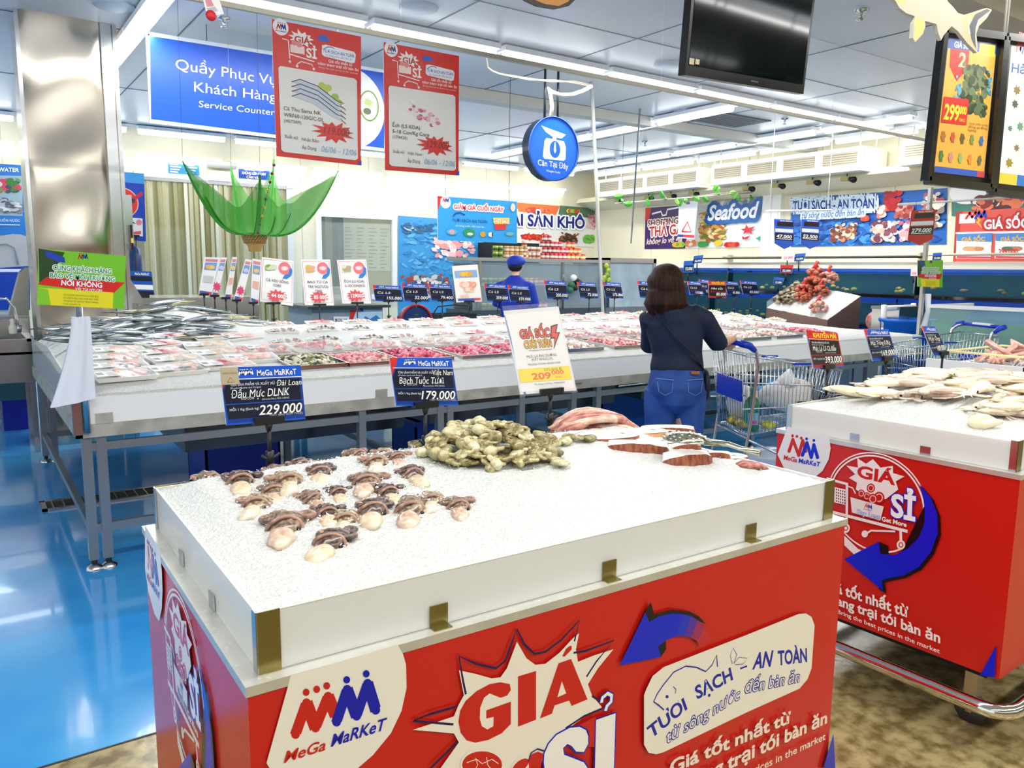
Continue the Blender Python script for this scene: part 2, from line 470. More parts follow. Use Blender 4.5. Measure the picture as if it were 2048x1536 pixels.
row((-3.2, 12.45), (10.2, 12.45), 3.37, 10, 'high along the back wall counted from the left', 'upper tubes along the back wall')
row((-3.2, 12.745), (10.2, 12.745), 3.04, 10, 'lower along the back wall counted from the left', 'lower tubes along the back wall')
row((6.4, 3.25), (10.2, 3.25), 3.3, 3, 'beside the beige beam at the right', 'tubes beside the beige beam')
row((-3, 1.2), (9, 1.2), 3.37, 10, 'over the ice carts behind the camera', 'tubes over the carts')
row((-3, -1.8), (9, -1.8), 3.37, 10, 'farther behind the camera', 'tubes behind the camera')

# ---- air ducts with grilles along the right wall, spotlights beneath
gr = mat('#a8a08a', .5); dw = mat('#efeee2', .4)
ends = [(1196, 1398), (1421, 1722), (1795, 2060)]
for i, (p0, p1) in enumerate(ends):
    y1, y0 = at_x(p0, 392, 10.3).y, at_x(p1, 340, 10.3).y
    t = thing('air_duct', 'white ceiling duct with long grey grilles, %s along the right wall' % ('farthest of three', 'middle of three', 'nearest of three')[i], 'duct', (10.3, y0, 2.93), 0, 'ducts along the right wall')
    L = y1-y0; m = MB(); m.box((0, 0, 0), (.62, L, .3), dw); m.box((-.05, -.01, -.03), (.62, L+.01, 0), dw); m.build('casing', t)
    n = 4 if i < 2 else 3
    for k in range(n):
        a0, a1 = L*(k+.1)/n, L*(k+.9)/n; g = MB(); g.box((-.012, a0, .07), (0, a1, .24), gr)
        for s_ in range(5): g.box((-.016, a0, .085+.03*s_), (-.011, a1, .093+.03*s_), mat('#77705e', .5))
        g.build('grille', t)
    m = MB()
    for xx in (.1, .5):
        for yy in (.1, L-.1): m.tube([(xx, yy, .3), (xx, yy, .53)], .012, dw, 6)
    m.build('hanger', t)
t0s = None
for i, p in enumerate([1240, 1300, 1345, 1390, 1500, 1560, 1630, 1700]):
    P = at_x(p, 395-(p-1240)*.1, 10.5); lab = 'small black spotlight with yellow body under the right duct, %s from the far end' % ORD[i]
    if t0s is None:
        t0s = thing('spotlight', lab, 'spotlight', (P.x, P.y, 2.82), 0, 'spotlights under the duct')
        m = MB(); m.tube([(0, 0, 0), (-.05, -.1, -.02)], [.03, .045], BLACK, 10); m.build('lamp_head', t0s)
        m = MB(); m.box((-.02, 0, -.02), (.04, .13, .035), mat('#b5a45e', .5)); m.tube([(.01, .05, .03), (.01, .05, .08)], .008, BLACK, 6); m.build('housing', t0s)
    else: dup(t0s, lab, (P.x, P.y, 2.82), group='spotlights under the duct')
# cameras, sprinklers, speakers
def sprinkler(px_, py_, lab):
    p = at_z(px_, py_, CEIL-.02); t = thing('sprinkler', lab, 'sprinkler', (p.x, p.y, CEIL), 0, 'ceiling sprinklers')
    m = MB(); m.lathe((0, 0, 0), [(.05, 0), (.045, -.015), (.015, -.02), (.012, -.06)], BRUSH, 12); m.lathe((0, 0, 0), [(.012, -.06), (.03, -.075), (.001, -.08)], BRUSH, 12); m.build('head', t)
for i, (a, b, w) in enumerate([(1722, 25, 'left of the framed signs'), (448, 40, 'above the blue service sign'), (1290, 285, 'right of the round sign'), (1570, 240, 'under the glass baffle at right')]):
    sprinkler(a, b, 'round ceiling sprinkler '+w)
for i, (a, b, w) in enumerate([(228, 10, 'beside the steel column'), (838, 14, 'above the two red posters'), (1372, 222, 'right of the hanging pole'), (1340, 127, 'left of the television')]):
    p = at_z(a, b, CEIL); m = MB(); m.lathe((p.x, p.y, CEIL), [(.15, 0), (.15, -.012), (.13, -.022), (.001, -.02)], mat('#aebccb', .4), 24)
    tag(m.build('ceiling_speaker'), 'round grey ceiling speaker '+w, 'speaker')
p = at_z(1450, 238, CEIL); m = MB(); m.box((p.x-.55, p.y-.3, CEIL-.012), (p.x+.55, p.y+.3, CEIL), mat('#555a5e', .5))
for k in range(8): m.box((p.x-.5, p.y-.27+.07*k, CEIL-.02), (p.x+.5, p.y-.25+.07*k, CEIL-.01), mat('#8d9297', .5))
tag(m.build('ceiling_vent'), 'dark rectangular ceiling grille behind the glass baffle', 'vent')
p = at_z(935, 85, CEIL); m = MB(); m.box((p.x-.9, p.y-.2, CEIL-.012), (p.x+.2, p.y+.2, CEIL), mat('#6a6d6c', .5))
for k in range(7): m.box((p.x-.85, p.y-.18+.055*k, CEIL-.02), (p.x+.15, p.y-.165+.055*k, CEIL-.01), mat('#b0aa98', .5))
tag(m.build('ceiling_vent'), 'torn slotted ceiling grille above the red posters', 'vent')

# ---- steel column
cs = mat('#c8c6c0', .11, 1, bump=1, bscale=1.1, dist=.13, stretch=(1, 1, 1.6))
t = thing('steel_column', 'square column clad in buckled shiny steel from floor to ceiling', 'column', (.52, 7.5, 0))
def cy(u, v):
    e = math.sin(u*PI)**.5
    return (u*.58, -e*(.016+.011*math.sin(v*13+u*1.6)+.006*math.sin(v*31-u*2.5+1)+.012*noise.noise(Vector((u*1.6, 0, v*6)))), v*CEIL)
m = MB(); m.grid(cy, 16, 110, mat('#c4b9a8', .17, 1)); m.box((0, .03, 0), (.7, .7, CEIL), mat('#cfc6b8', .2, 1)); m.build('cladding', t)
m = MB(); m.box((.58, -.02, 0), (.66, .035, CEIL), BRUSH); m.box((.67, -.012, 0), (.7, .03, CEIL), BRUSH); m.box((-.015, -.01, 0), (.012, .03, CEIL), BRUSH)
m.build('joint_strip', t)

# ---- floor drain
t = thing('floor_drain', 'long steel slotted drain channel set in the blue floor', 'drain', (.32, 5.46, 0))
m = MB(); m.box((0, 0, .001), (9, .03, .012), BRUSH); m.box((0, .2, .001), (9, .23, .012), BRUSH); m.box((0, 0, .001), (.03, .23, .012), BRUSH); m.box((0, .03, .0005), (9, .2, .003), mat('#2a2418', .6)); m.build('channel', t)
m = MB()
for k in range(150): m.box((.06+.06*k, .03, .004), (.068+.06*k, .2, .012), BRUSH)
m.build('grate', t)

# ---- wall posters: right wall
def flat(name, label, cat, plane, pos, q, back='#ffffff', thick=.006, group=None, edge='#e9e9e6'):
    """a flat board through four photo points (tl, tr, br, bl) in a plane; returns (mesh builder, art)"""
    to3, px = front(pos) if plane == 'y' else side(pos)
    P = [px(*p) for p in q]
    m = MB(); e = mat(edge, .4)
    if plane == 'y': m.prism(P, 1, pos+.0002, pos+thick, e)
    else: m.prism([(-u, v) for u, v in P], 0, pos+.0002, pos+thick, e)
    a = Art(m, to3, px); a.poly(q, back)
    def fin(parent=None):
        o = m.build(name, parent)
        if parent is None: tag(o, label, cat, group)
        return o
    return a, fin
X1 = RW-.012
a, fin = flat('wall_poster', 'purple and pale seafood poster with a big blue Seafood title on the right wall', 'poster', 'x', X1, [(1291, 416), (1529, 398), (1529, 494), (1289, 498)], '#dfe9ee')
a.poly([(1291, 416), (1385, 409), (1370, 497), (1289, 498)], '#3b1d5e'); a.poly([(1291, 416), (1303, 415), (1298, 440), (1290, 441)], '#d8302a')
a.ell(-at_x(1304, 424, X1).y, at_x(1304, 424, X1).z, .1, .1, '#f3f3f3') if False else None
a.line([(1304, 428), (1322, 423), (1325, 431), (1332, 430), (1335, 419), (1357, 415)], .03, '#fbfbfb')
a.text('SHOPPING', (1296, 453), (1357, 447), (1296, 441), '#7a1c14', .03, 0, '#f6e9e0', .02)
a.text('THẢ GA', (1299, 473), (1366, 467), (1299, 454), '#b3211b', .03, 0, '#f6e9e0', .025)
a.text('không lo về giá', (1293, 489), (1366, 483), (1293, 478), '#f6d8d0', .02, .3)
PX = a.px; a.px = None
def q_(p0, p1): A_, B_ = PX(*p0), PX(*p1); return min(A_[0], B_[0]), min(A_[1], B_[1]), max(A_[0], B_[0]), max(A_[1], B_[1])
a.blobs(*q_((1398, 415), (1455, 490)), ['#c99a3c', '#e2c27c', '#8f7a32', '#f0dca8', '#6f7d34', '#b9532c'], 150, .14, 2, .3)
a.blobs(*q_((1345, 484), (1372, 495)), ['#49a832', '#7fce3c', '#d8a63a'], 22, .11, 3)
a.blobs(*q_((1372, 480), (1395, 494)), ['#e07a3c', '#eae4dc', '#c94a2a'], 14, .1, 4)
a.blobs(*q_((1398, 483), (1420, 494)), ['#2e8a38', '#3aa044'], 14, .1, 5)
a.blobs(*q_((1430, 480), (1448, 492)), ['#f0c22e', '#e8b41e'], 8, .2, 6)
a.blobs(*q_((1450, 484), (1482, 494)), ['#d2231e', '#b81c18', '#e24a32'], 22, .1, 7)
a.blobs(*q_((1445, 400), (1525, 414)), ['#9aa3ac', '#6e7a88', '#c6ccd2'], 30, .12, 8)
a.px = PX
a.poly([(1484, 459), (1493, 457), (1496, 449), (1500, 456), (1514, 453), (1504, 461), (1508, 468), (1498, 464), (1489, 469), (1492, 462)], '#d6283a')
a.poly([(1487, 472), (1492, 475), (1504, 471), (1498, 478), (1488, 479)], '#d6283a'); a.poly([(1514, 477), (1526, 471), (1526, 483)], '#3aa878')
a.text('Seafood', (1418, 441), (1522, 434), (1418, 412), '#ffffff', .03, .35, '#1c5fa8', .07)
fin()
a, fin = flat('wall_poster', 'wide blue shellfish banner on the right wall reading fresh and safe', 'poster', 'x', X1, [(1582, 396), (1895, 376), (1893, 489), (1582, 494)], '#1f62b4')
PX = a.px; a.px = None
a.blobs(*q_((1582, 440), (1890, 492)), ['#174c9c', '#2b78cc', '#4a95de', '#123f88'], 160, .12, 11, .4)
for (p0, p1, cs_, n) in (((1660, 445), (1715, 488), ['#8a4a38', '#c08a6a', '#e8cdb4', '#6e3a34'], 36), ((1768, 380), (1805, 425), ['#c4232a', '#a81c24', '#d84a44'], 22), ((1755, 408), (1775, 440), ['#f2e2d8', '#cf7a6a'], 10), ((1790, 405), (1830, 440), ['#b0524a', '#d89a8a', '#8a3038'], 26), ((1740, 440), (1800, 488), ['#f0ddd0', '#8a4a5a', '#6a3a50', '#d8b09a', '#e8e0d4'], 46), ((1800, 440), (1830, 488), ['#c45a7a', '#f0e0da', '#e8a0a0'], 18), ((1845, 385), (1890, 460), ['#d8ccb0', '#8a7a70', '#c04a4a', '#e8dcc8'], 44), ((1725, 430), (1742, 444), ['#d8402a', '#e86a3a'], 8)):
    a.blobs(*q_(p0, p1), cs_, n, .09, n, .7)
a.px = PX
a.text('TƯƠI SẠCH - AN TOÀN', (1590, 420), (1752, 416), (1590, 403), '#14348c', .03, 0, '#d6e8f6', .07)
a.text('từ sông nước đến bàn ăn', (1608, 437), (1732, 430), (1608, 426), '#2a62b4', .01, .3, '#d6e8f6', .035)
fin()
a, fin = flat('wall_poster', 'red white and green festive poster on the right wall above the orange offer board', 'poster', 'x', X1, [(1903, 372), (2060, 360), (2060, 436), (1903, 432)], '#3a7a68')
a.poly([(1903, 372), (1918, 371), (1908, 400), (1903, 402)], '#d8302a'); u0, v0, u1, v1 = q_((1918, 372), (1955, 395))
PX = a.px; a.px = None; a.ell((u0+u1)/2, (v0+v1)/2, .24, .16, '#f6f6f4'); a.logo(u0+.06, v0+.06, .3, False)
a.blobs(*q_((1940, 385), (2050, 425)), ['#d23a2a', '#f2ece4', '#8a2018', '#e87a4a', '#4a1c1a'], 60, .12, 31, .6); a.px = PX
fin()
a, fin = flat('offer_board', 'orange red board with lightning bolt and two product cards on the right wall', 'sign', 'x', X1-.03, [(1912, 424), (2062, 414), (2062, 528), (1906, 524)], '#e2574a', .02)
a.poly([(1912, 424), (1925, 423), (1910, 524), (1906, 524)], '#b8322a')
a.text('GIÁ SỐC', (1968, 458), (2058, 455), (1968, 440), '#ffffff', .03, 0, '#c92a24', .03)
a.poly([(1953, 433), (1962, 440), (1958, 444), (1965, 457), (1952, 444), (1957, 441)], '#f8c23a')
PX = a.px; a.px = None; u0, v0, u1, v1 = q_((1920, 428), (1950, 446)); a.rect(u0, v0, u1, v1, '#f6f6f4'); a.logo(u0+.06, v0+.02, .28, False, vs=.6); a.px = PX
a.line([(1912, 466), (2060, 464)], .025, '#ffffff')
for x0, x1 in ((1914, 1985), (1992, 2062)):
    a.poly([(x0, 468), (x1, 466), (x1-3, 518), (x0-2, 517)], '#f4f6f8'); a.poly([(x0, 468), (x1, 466), (x1, 484), (x0, 482)], '#4a8ad0'); a.text('GIÁ SỐC', (x0+10, 483), (x1-14, 482), (x0+10, 475), '#f0b42e', .03)
    PX = a.px; a.px = None; a.blobs(*q_((x0+12, 493), (x1-16, 502)), ['#e8a07a', '#c98a5a', '#e2c0a0'] if x0 < 1950 else ['#5a6a58', '#c47a6a', '#8a9a78'], 20, .1, x0, .4); a.px = PX
    a.poly([(x0, 512), (x1-3, 513), (x1-3, 517), (x0, 516)], '#c94a5a')
a.text('299.000', (1998, 508), (2036, 508), (1998, 498), '#d2231e', .02)
fin()
# back wall: sea poster, dried seafood sign, small notices
Y1 = BW-.012
a, fin = flat('wall_poster', 'tall blue underwater poster with fish and shells right of the office window', 'poster', 'y', Y1, [(796, 431), (958, 443), (958, 640), (796, 640)], '#3f97cc')
PX = a.px; a.px = None
a.blobs(*q_((797, 435), (955, 560)), ['#2f86c0', '#6ab4dc', '#4aa2d4'], 120, .14, 41, .3)
a.blobs(*q_((800, 438), (870, 475)), ['#1f5e8c', '#bfd4e0', '#3a6a88'], 26, .16, 42, .25)
a.blobs(*q_((860, 470), (950, 520)), ['#f2c4bc', '#f0ded8', '#e89a94'], 40, .12, 43, .6)
a.blobs(*q_((800, 545), (900, 600)), ['#d8ccc0', '#8a6a58', '#f0e8de', '#b04a3a', '#5a6a7a'], 80, .1, 44, .7); a.px = PX
fin()
a, fin = flat('wall_poster', 'red and green banner with big navy dried seafood lettering on the back wall', 'poster', 'y', Y1, [(1000, 402), (1193, 417), (1193, 494), (1000, 490)], '#e8e6dc')
a.poly([(1000, 402), (1120, 412), (1112, 430), (1000, 420)], '#e8743a'); a.poly([(1120, 411), (1193, 417), (1193, 436), (1116, 432)], '#5a7a5a')
PX = a.px; a.px = None
a.blobs(*q_((1040, 462), (1105, 486)), ['#c8301e', '#e2552e', '#a8281a'], 50, .12, 51, .4); a.blobs(*q_((1050, 412), (1100, 430)), ['#c84a3a', '#e2806a'], 26, .1, 52, .5)
a.blobs(*q_((1115, 462), (1158, 490)), ['#5a2e18', '#8a5028', '#3a1c10'], 40, .1, 53, .4); a.blobs(*q_((1165, 468), (1190, 488)), ['#6ab43a', '#4a9a2e'], 16, .14, 54, .25)
a.blobs(*q_((1130, 417), (1160, 428)), ['#8ac43e', '#e8d85a', '#d84a2a'], 16, .1, 55); a.blobs(*q_((1172, 425), (1192, 462)), ['#e8b8b8', '#b86a7a'], 30, .08, 56); a.px = PX
a.text('HẢI SẢN KHÔ', (1000, 449), (1168, 457), (1000, 426), '#141f7c', .035, 0, '#ffffff', .03)
fin()
a, fin = flat('wall_notice', 'light blue notice with two columns of small white text left of the exit sign', 'notice', 'y', Y1, [(335, 311), (398, 317), (399, 352), (337, 349)], '#2f86dc')
for i in range(6):
    for j in (0, 1): a.k = 4+i*2+j; a.line([(340+32*j, 318+5*i+2*j), (340+32*j+22-3*(i % 3), 319.5+5*i+2*j)], .02, '#cfe4f8')
fin()
a, fin = flat('wall_notice', 'dark blue notice with four lines of bold white capitals right of the exit sign', 'notice', 'y', Y1, [(476, 323), (539, 328), (540, 362), (478, 359)], '#14409c')
for i, s_ in enumerate(('KHU VỰC NHÀ HÀNG', 'CÁC BỘ PHẬN', 'KHÔNG LIÊN QUAN', 'CẤM VÀO')):
    w = (3, 12, 7, 16)[i]; a.text(s_, (477+w, 332+8*i), (538-w, 335+8*i), (477+w, 327+8*i), '#ffffff', .02)
fin()
t = thing('exit_sign', 'white box with green EXIT lettering above the strip curtain', 'exit sign', (at_y(440, 348, BW-.06).x, BW-.06, 2.86))
x0, x1 = at_y(417, 350, BW-.1).x, at_y(460, 350, BW-.1).x; z0, z1 = at_y(440, 362, BW-.1).z, at_y(440, 342, BW-.1).z
m = MB(); m.box((x0, BW-.1, z0), (x1, BW-.03, z1), mat('#f2f6ee', .4)); a = Art(m, *front(BW-.1)); a.px = None
a.text('EXIT', (x0+.1, z0+.1), (x1-.1, z0+.1), (x0+.1, z1-.05), '#2f9c74', .03)
m.build('sign_box', t, world=True)
m = MB(); m.tube([(x0-.02, BW-.08, z1+.1), (x1+.1, BW-.08, z1+.1)], .06, mat('#e8e2cc', .4), 12); m.build('air_curtain_roll', t, world=True)
# ================================================================ the two red ice carts
RED = '#cb2018'
redm = mat(RED, .22, spec=.5)
CL, CWD, ZR, ZT, INS, ZS = 1.461, .856, .9005, .9964, .028, .238
M1 = Matrix.Translation((.296, 1.085, 0)) @ Matrix.Rotation(-.015, 4, 'Z')
M2 = Matrix.Translation((2.592, 1.0176, 0)) @ Matrix.Rotation(.036, 4, 'Z')
def side_to3(M): return lambda u, v, l: M @ Vector((-l, CWD-u, v))
def front_to3(M): return lambda u, v, l: M @ Vector((u, -l, v))
px2 = pxmap(side_to3(M2))
def k1(X, Y): return (1488+X/3.657, 760+Y/3.657)
def k2(X, Y): return (1488+X/3.657, 1116+Y/3.657)
def side_art(mb, M):
    a = Art(mb, side_to3(M), px2, rough=.22)
    def P(l, k=k1): return [k(*p) for p in l]
    w = a.w((1700, 950), 1)
    a.poly(P([(320, 340), (620, 405), (634, 500), (620, 580), (575, 665), (490, 735), (400, 720), (290, 640), (245, 545)]), '#e9e9ec')
    for pts, c in (([(330, 520), (358, 437), (400, 550), (430, 445), (452, 520)], RED), ([(428, 548), (461, 460), (492, 565), (512, 475), (538, 565)], '#0a22c8')):
        for i in range(4):
            a.line(P([pts[i], pts[i+1]]), 7.5*w, c)
        for q in pts: a.ell(*k1(*q), 3.4, 3.8, c, 10)
    for q, c in (((356, 408), RED), ((388, 412), RED), ((420, 424), RED), ((459, 430), '#0a22c8'), ((512, 441), '#0a22c8')): a.ell(*k1(*q), 2.8, 3, c, 10)
    a.text('MeGa', k1(290, 580), k1(388, 602), k1(296, 548), RED, .025); a.text('MaRKeT', k1(400, 604), k1(555, 634), k1(406, 572), '#0a22c8', .025)
    # circle with the trolley, GIA SI and the crescent arrow
    cu, cv = a.uv(k1(958, 905)); r = abs(a.uv(k1(938, 550))[1]-cv); px = a.px; a.px = None
    a.line([(cu+r*math.cos(t*PI/30), cv+r*math.sin(t*PI/30)) for t in range(61)], 3.2*w, '#f3e6e6')
    a.line([(cu+r*1.06*math.cos(t*PI/30), cv+r*1.06*math.sin(t*PI/30)) for t in range(-6, 28)], 2.6*w, '#f3e6e6')
    a.px = px
    arrow = [(1839, 968), (1862, 995), (1875, 1028), (1876, 1066), (1862, 1104), (1838, 1134), (1805, 1151), (1778, 1156), (1764, 1160), (1767, 1182), (1689, 1118), (1758, 1083), (1761, 1107), (1789, 1110), (1816, 1097), (1838, 1075), (1849, 1047), (1850, 1020), (1846, 990)]
    a.poly(k1(0, 0) and [(1689, 1090), (1689, 1071), (1716, 1097), (1730, 1104), (1712, 1112)], '#f3e6e6')
    a.poly([(x+6, y+5) for x, y in arrow[:10]]+[(1758, 1178), (1758, 1150), (1800, 1110), (1850, 1010)], '#120c12')
    a.poly([(1758, 1083), (1777, 1092), (1778, 1108), (1761, 1108)], '#120c12')
    a.poly(arrow, '#0a1ad0')
    a.poly(P([(750, 625), (835, 640), (830, 570), (895, 612), (945, 578), (1000, 640), (1090, 628), (1092, 680), (1175, 705), (1112, 740), (1130, 800), (1040, 870), (900, 860), (820, 800), (828, 750), (770, 715), (815, 688)]), '#f3e6e6')
    a.text('GIÁ', k1(826, 706), k1(1108, 768), k1(834, 622), RED, .035)
    for X, Y, rr in ((930, 790, 34), (990, 860, 44), (860, 830, 30), (900, 850, 30), (945, 870, 40)):
        a.ell(*k1(X, Y), rr/3.657*.9, rr/3.657, RED, 16); a.ell(*k1(X, Y), rr/3.657*.62, rr/3.657*.7, '#f3e6e6', 14); a.ell(*k1(X, Y), rr/3.657*.5, rr/3.657*.56, RED, 14)
    a.poly(P([(780, 855), (1025, 925), (1000, 1028), (792, 968)]), '#ece2e2')
    px = a.px; a.px = None; u0, v0 = px(*k1(880, 945)); a.logo(u0, v0, 16*w, True, vs=1); a.px = px
    a.text('SỈ', k1(1075, 990), k1(1256, 1028), k1(1080, 830), '#f6f2f4', .035, 0, '#0a22c8', 2*w)
    a.text('Pay Less', k1(830, 978), k1(996, 1020), k1(835, 942), '#e8e4ee', .0, 0, '#7a8ad0', .8*w); a.text('Get More', k1(1010, 1028), k1(1192, 1074), k1(1012, 997), '#f6eeee', .03)
    Wh = '#f3e6e6'
    for l, ww in (([(640, 728), (765, 762)], 5), ([(757, 762), (755, 1075)], 5), ([(640, 962), (1200, 1106)], 6), ([(885, 1128), (935, 1100), (1110, 1106)], 3.5), ([(1150, 1105), (1152, 1175)], 5), ([(765, 775), (800, 790), (820, 830)], 2.5)): a.line(P(l), ww*w, Wh)
    for X, Y in ((748, 1082), (1152, 1204)):
        a.ell(*k1(X, Y), 8.5, 9.5, Wh, 18); a.ell(*k1(X, Y), 5, 5.5, RED, 16); a.ell(*k1(X, Y), 3, 3.4, Wh, 12)
    a.ell(*k1(888, 1124), 6.5, 7, Wh, 16)
    a.poly(P([(668, 782), (748, 800), (744, 912), (664, 893)]), Wh); k0 = a.k
    for i in range(5):
        for j in range(5): a.k = k0; a.ell(*k1(681+15*i, 800+4*i+21*j), 1.3, 2, '#7c1420', 6)
    a.text('Giá tốt nhất từ', k2(600, 222), k2(1205, 432), k2(600, 150), '#fbeeea', .03)
    a.text('nông trang trại tới bàn ăn', k2(430, 245), k2(1440, 620), k2(430, 180), '#fbeeea', .03)
    a.text('Bring the best prices in the market', k2(690, 402), k2(1436, 696), k2(690, 372), '#fbeeea', .01)
    a.poly(P([(1730, 855), (1850, 635), (1836, 872)], k2), '#0a1ad0')

def c8(X, Y): return (860+X/4.572, 1200+Y/4.572)
def c7(X, Y): return (1000+X/3.657, 1116+Y/3.657)
def front_art(mb, M):
    to3 = front_to3(M); a = Art(mb, to3, pxmap(to3), rough=.22); w = a.w((1000, 1400), 1); CR = '#f3ead8'
    def P(l, k): return [k(*p) for p in l]
    a.poly([(582, 1351), (690, 1320), (795, 1289), (806, 1308), (812, 1329), (813, 1376), (803, 1422), (782, 1466), (746, 1510), (716, 1536), (680, 1560), (620, 1590), (562, 1575), (533, 1526)], '#f1ecdc')
    for pts, c in (([(591, 1468), (613, 1406), (631, 1455), (656, 1393), (671, 1430)], RED), ([(673, 1443), (694, 1379), (713, 1431), (735, 1367), (751, 1419)], '#0a14a8')):
        for i in range(4): a.line([pts[i], pts[i+1]], 19*w, c)
        for q in pts: a.ell(q[0], q[1], 9, 9.8, c, 14)
    for q, c in (((612, 1384), RED), ((633, 1378), RED), ((653, 1371), RED), ((693, 1359), '#0a14a8'), ((732, 1347), '#0a14a8')): a.ell(q[0], q[1], 6.8, 7.4, c, 14)
    a.text('MeGa', (567, 1525), (650, 1499), (571, 1502), RED, .018, .1); a.text('MaRKeT', (661, 1493), (770, 1458), (665, 1468), '#0a14a8', .018, .1)
    DK = '#1c0f4a'
    a.poly([(825, 1459), (874, 1443), (907, 1432), (917, 1408), (927, 1390), (917, 1340), (950, 1347), (982, 1356), (1000, 1354), (1013, 1336), (1033, 1283), (1052, 1316), (1070, 1329), (1090, 1327), (1118, 1305), (1144, 1277), (1157, 1266), (1151, 1298), (1155, 1323), (1188, 1310), (1226, 1298), (1195, 1336), (1175, 1368), (1183, 1390), (1203, 1414), (1166, 1434), (1136, 1456), (1090, 1498), (1079, 1536), (1075, 1600), (850, 1600), (880, 1536), (917, 1484), (907, 1466), (860, 1462)], CR)
    for l in ([(931, 1388), (925, 1360), (917, 1312), (952, 1327), (991, 1336), (1009, 1322), (1022, 1288), (1033, 1257), (1048, 1288), (1068, 1307), (1090, 1303), (1122, 1279), (1158, 1240), (1148, 1282)], [(1146, 1305), (1170, 1301), (1227, 1280), (1192, 1322), (1172, 1353)], [(912, 1412), (860, 1427), (826, 1441), (906, 1448)], [(915, 1482), (860, 1536)], [(1203, 1416), (1166, 1432), (1130, 1456)], [(1183, 1391), (1203, 1405)]): a.line(l, 4.2*w, DK)
    G = [(735, 820), (725, 765), (640, 748), (540, 765), (420, 830), (320, 920), (270, 1010), (255, 1110), (275, 1210), (330, 1280), (410, 1300), (530, 1275), (650, 1215), (735, 1130), (735, 925), (510, 1005), (510, 1080), (578, 1065), (575, 1150), (520, 1180), (470, 1150), (450, 1080), (455, 980), (490, 890), (540, 850), (590, 870), (640, 890), (700, 870)]
    a.poly(P(G, c8), RED); a.poly(P([(800, 695), (965, 645), (965, 1090), (800, 1155)], c8), RED)
    a.poly(P([(1170, 575), (1285, 535), (1435, 905), (1290, 965), (1268, 915), (1135, 960), (1110, 1035), (1000, 1080)], c8), RED)
    a.poly(P([(1200, 740), (1240, 850), (1160, 885)], c8), CR); a.poly(P([(1290, 415), (1290, 450), (1225, 515), (1205, 510), (1240, 440), (1275, 415)], c8), RED)
    BL = '#0c1cb4'
    a.poly(P([(1300, 1170), (1510, 1060), (1510, 1340), (1300, 1340)], c8), RED)
    S = P([(1440, 1240), (1420, 1185), (1360, 1155), (1270, 1165), (1150, 1230), (1080, 1310), (1040, 1400), (1035, 1480), (1045, 1560), (1080, 1640), (1400, 1700), (1460, 1640), (1440, 1540), (1400, 1480), (1300, 1440), (1220, 1410), (1210, 1350), (1250, 1310), (1290, 1330), (1330, 1380), (1400, 1385), (1440, 1310)], c8)
    I = P([(1512, 1092), (1690, 1030), (1672, 1640), (1500, 1640)], c8)
    H = P([(1562, 935), (1570, 890), (1618, 850), (1655, 868), (1650, 925), (1612, 965), (1598, 1010)], c8)
    for q in (S, I): a.line(q, 7*w, BL, True)
    a.line(H, 14*w, BL); a.line(H, 8*w, '#f6f2ea'); a.poly(S, '#f6f2ea'); a.poly(I, '#f6f2ea')
    a.ell(*c8(470, 1500), 44, 32, CR, 24); a.ell(*c8(470, 1500), 40, 27, RED, 24)
    for l in ([(330, 1480), (420, 1450), (470, 1490), (560, 1450), (620, 1490)], [(410, 1440), (430, 1500), (400, 1560)], [(510, 1430), (520, 1500), (560, 1550)]): a.line(P(l, c8), 1.4*w, CR)
    a.ell(*c8(820, 1510), 24, 14, CR, 18, -.7); a.ell(*c8(820, 1510), 20, 10, RED, 18, -.7); a.poly(P([(890, 1460), (930, 1400), (980, 1380), (1030, 1400), (1000, 1540), (900, 1540)], c8), RED); a.line(P([(890, 1470), (920, 1390), (975, 1355), (1040, 1375)], c8), 3*w, DK)
    # arrow
    a.poly(P([(1055, 395), (1095, 318), (1122, 408), (1250, 373), (1380, 388), (1450, 425), (1500, 480), (1430, 450), (1250, 405), (1085, 468)], c7), '#120c12')
    a.poly(P([(1150, 645), (1205, 600), (1210, 660), (1170, 722)], c7), '#120c12')
    a.poly(P([(870, 780), (1055, 395), (1085, 465), (1150, 425), (1250, 402), (1330, 408), (1280, 568), (1205, 598), (1150, 645), (1170, 720)], c7), '#0a22c8')
    for i, (q, h) in enumerate((([(1330, 408), (1390, 422), (1340, 566), (1280, 568)], '#1a2fc4'), ([(1390, 422), (1440, 452), (1390, 580), (1340, 566)], '#5a2a9c'), ([(1440, 452), (1490, 500), (1435, 605), (1390, 580)], '#9c2a5c'), ([(1490, 500), (1535, 580), (1450, 640), (1435, 605)], '#c22a30'))): a.poly(P(q, c7), h)
    # white plate with the fish
    a.poly([(1286, 1389), (1290, 1378), (1303, 1351), (1325, 1333), (1488, 1270), (1595, 1227), (1610, 1226), (1621, 1233), (1627, 1250), (1621, 1335), (1613, 1357), (1597, 1376), (1488, 1425), (1325, 1503), (1311, 1507), (1295, 1504), (1286, 1488)], '#f1ead9')
    B2 = '#10229c'
    a.text('TƯƠI', (1302, 1474), (1376, 1413), (1290, 1455), B2, .03, .15); a.text('SẠCH', (1392, 1397), (1466, 1356), (1384, 1374), B2, .03, .1); a.text('-', (1478, 1341), (1492, 1336), (1478, 1325), B2, .03)
    a.text('AN', (1502, 1337), (1539, 1331), (1508, 1305), B2, .03); a.text('TOÀN', (1554, 1329), (1612, 1322), (1553, 1301), B2, .03)
    a.text('từ sông nước', (1333, 1484), (1479, 1395), (1329, 1462), '#f1ead9', .0, .3, B2, 2.4*w); a.text('đến bàn ăn', (1488, 1385), (1597, 1362), (1487, 1361), '#f1ead9', .0, .3, B2, 2.4*w)
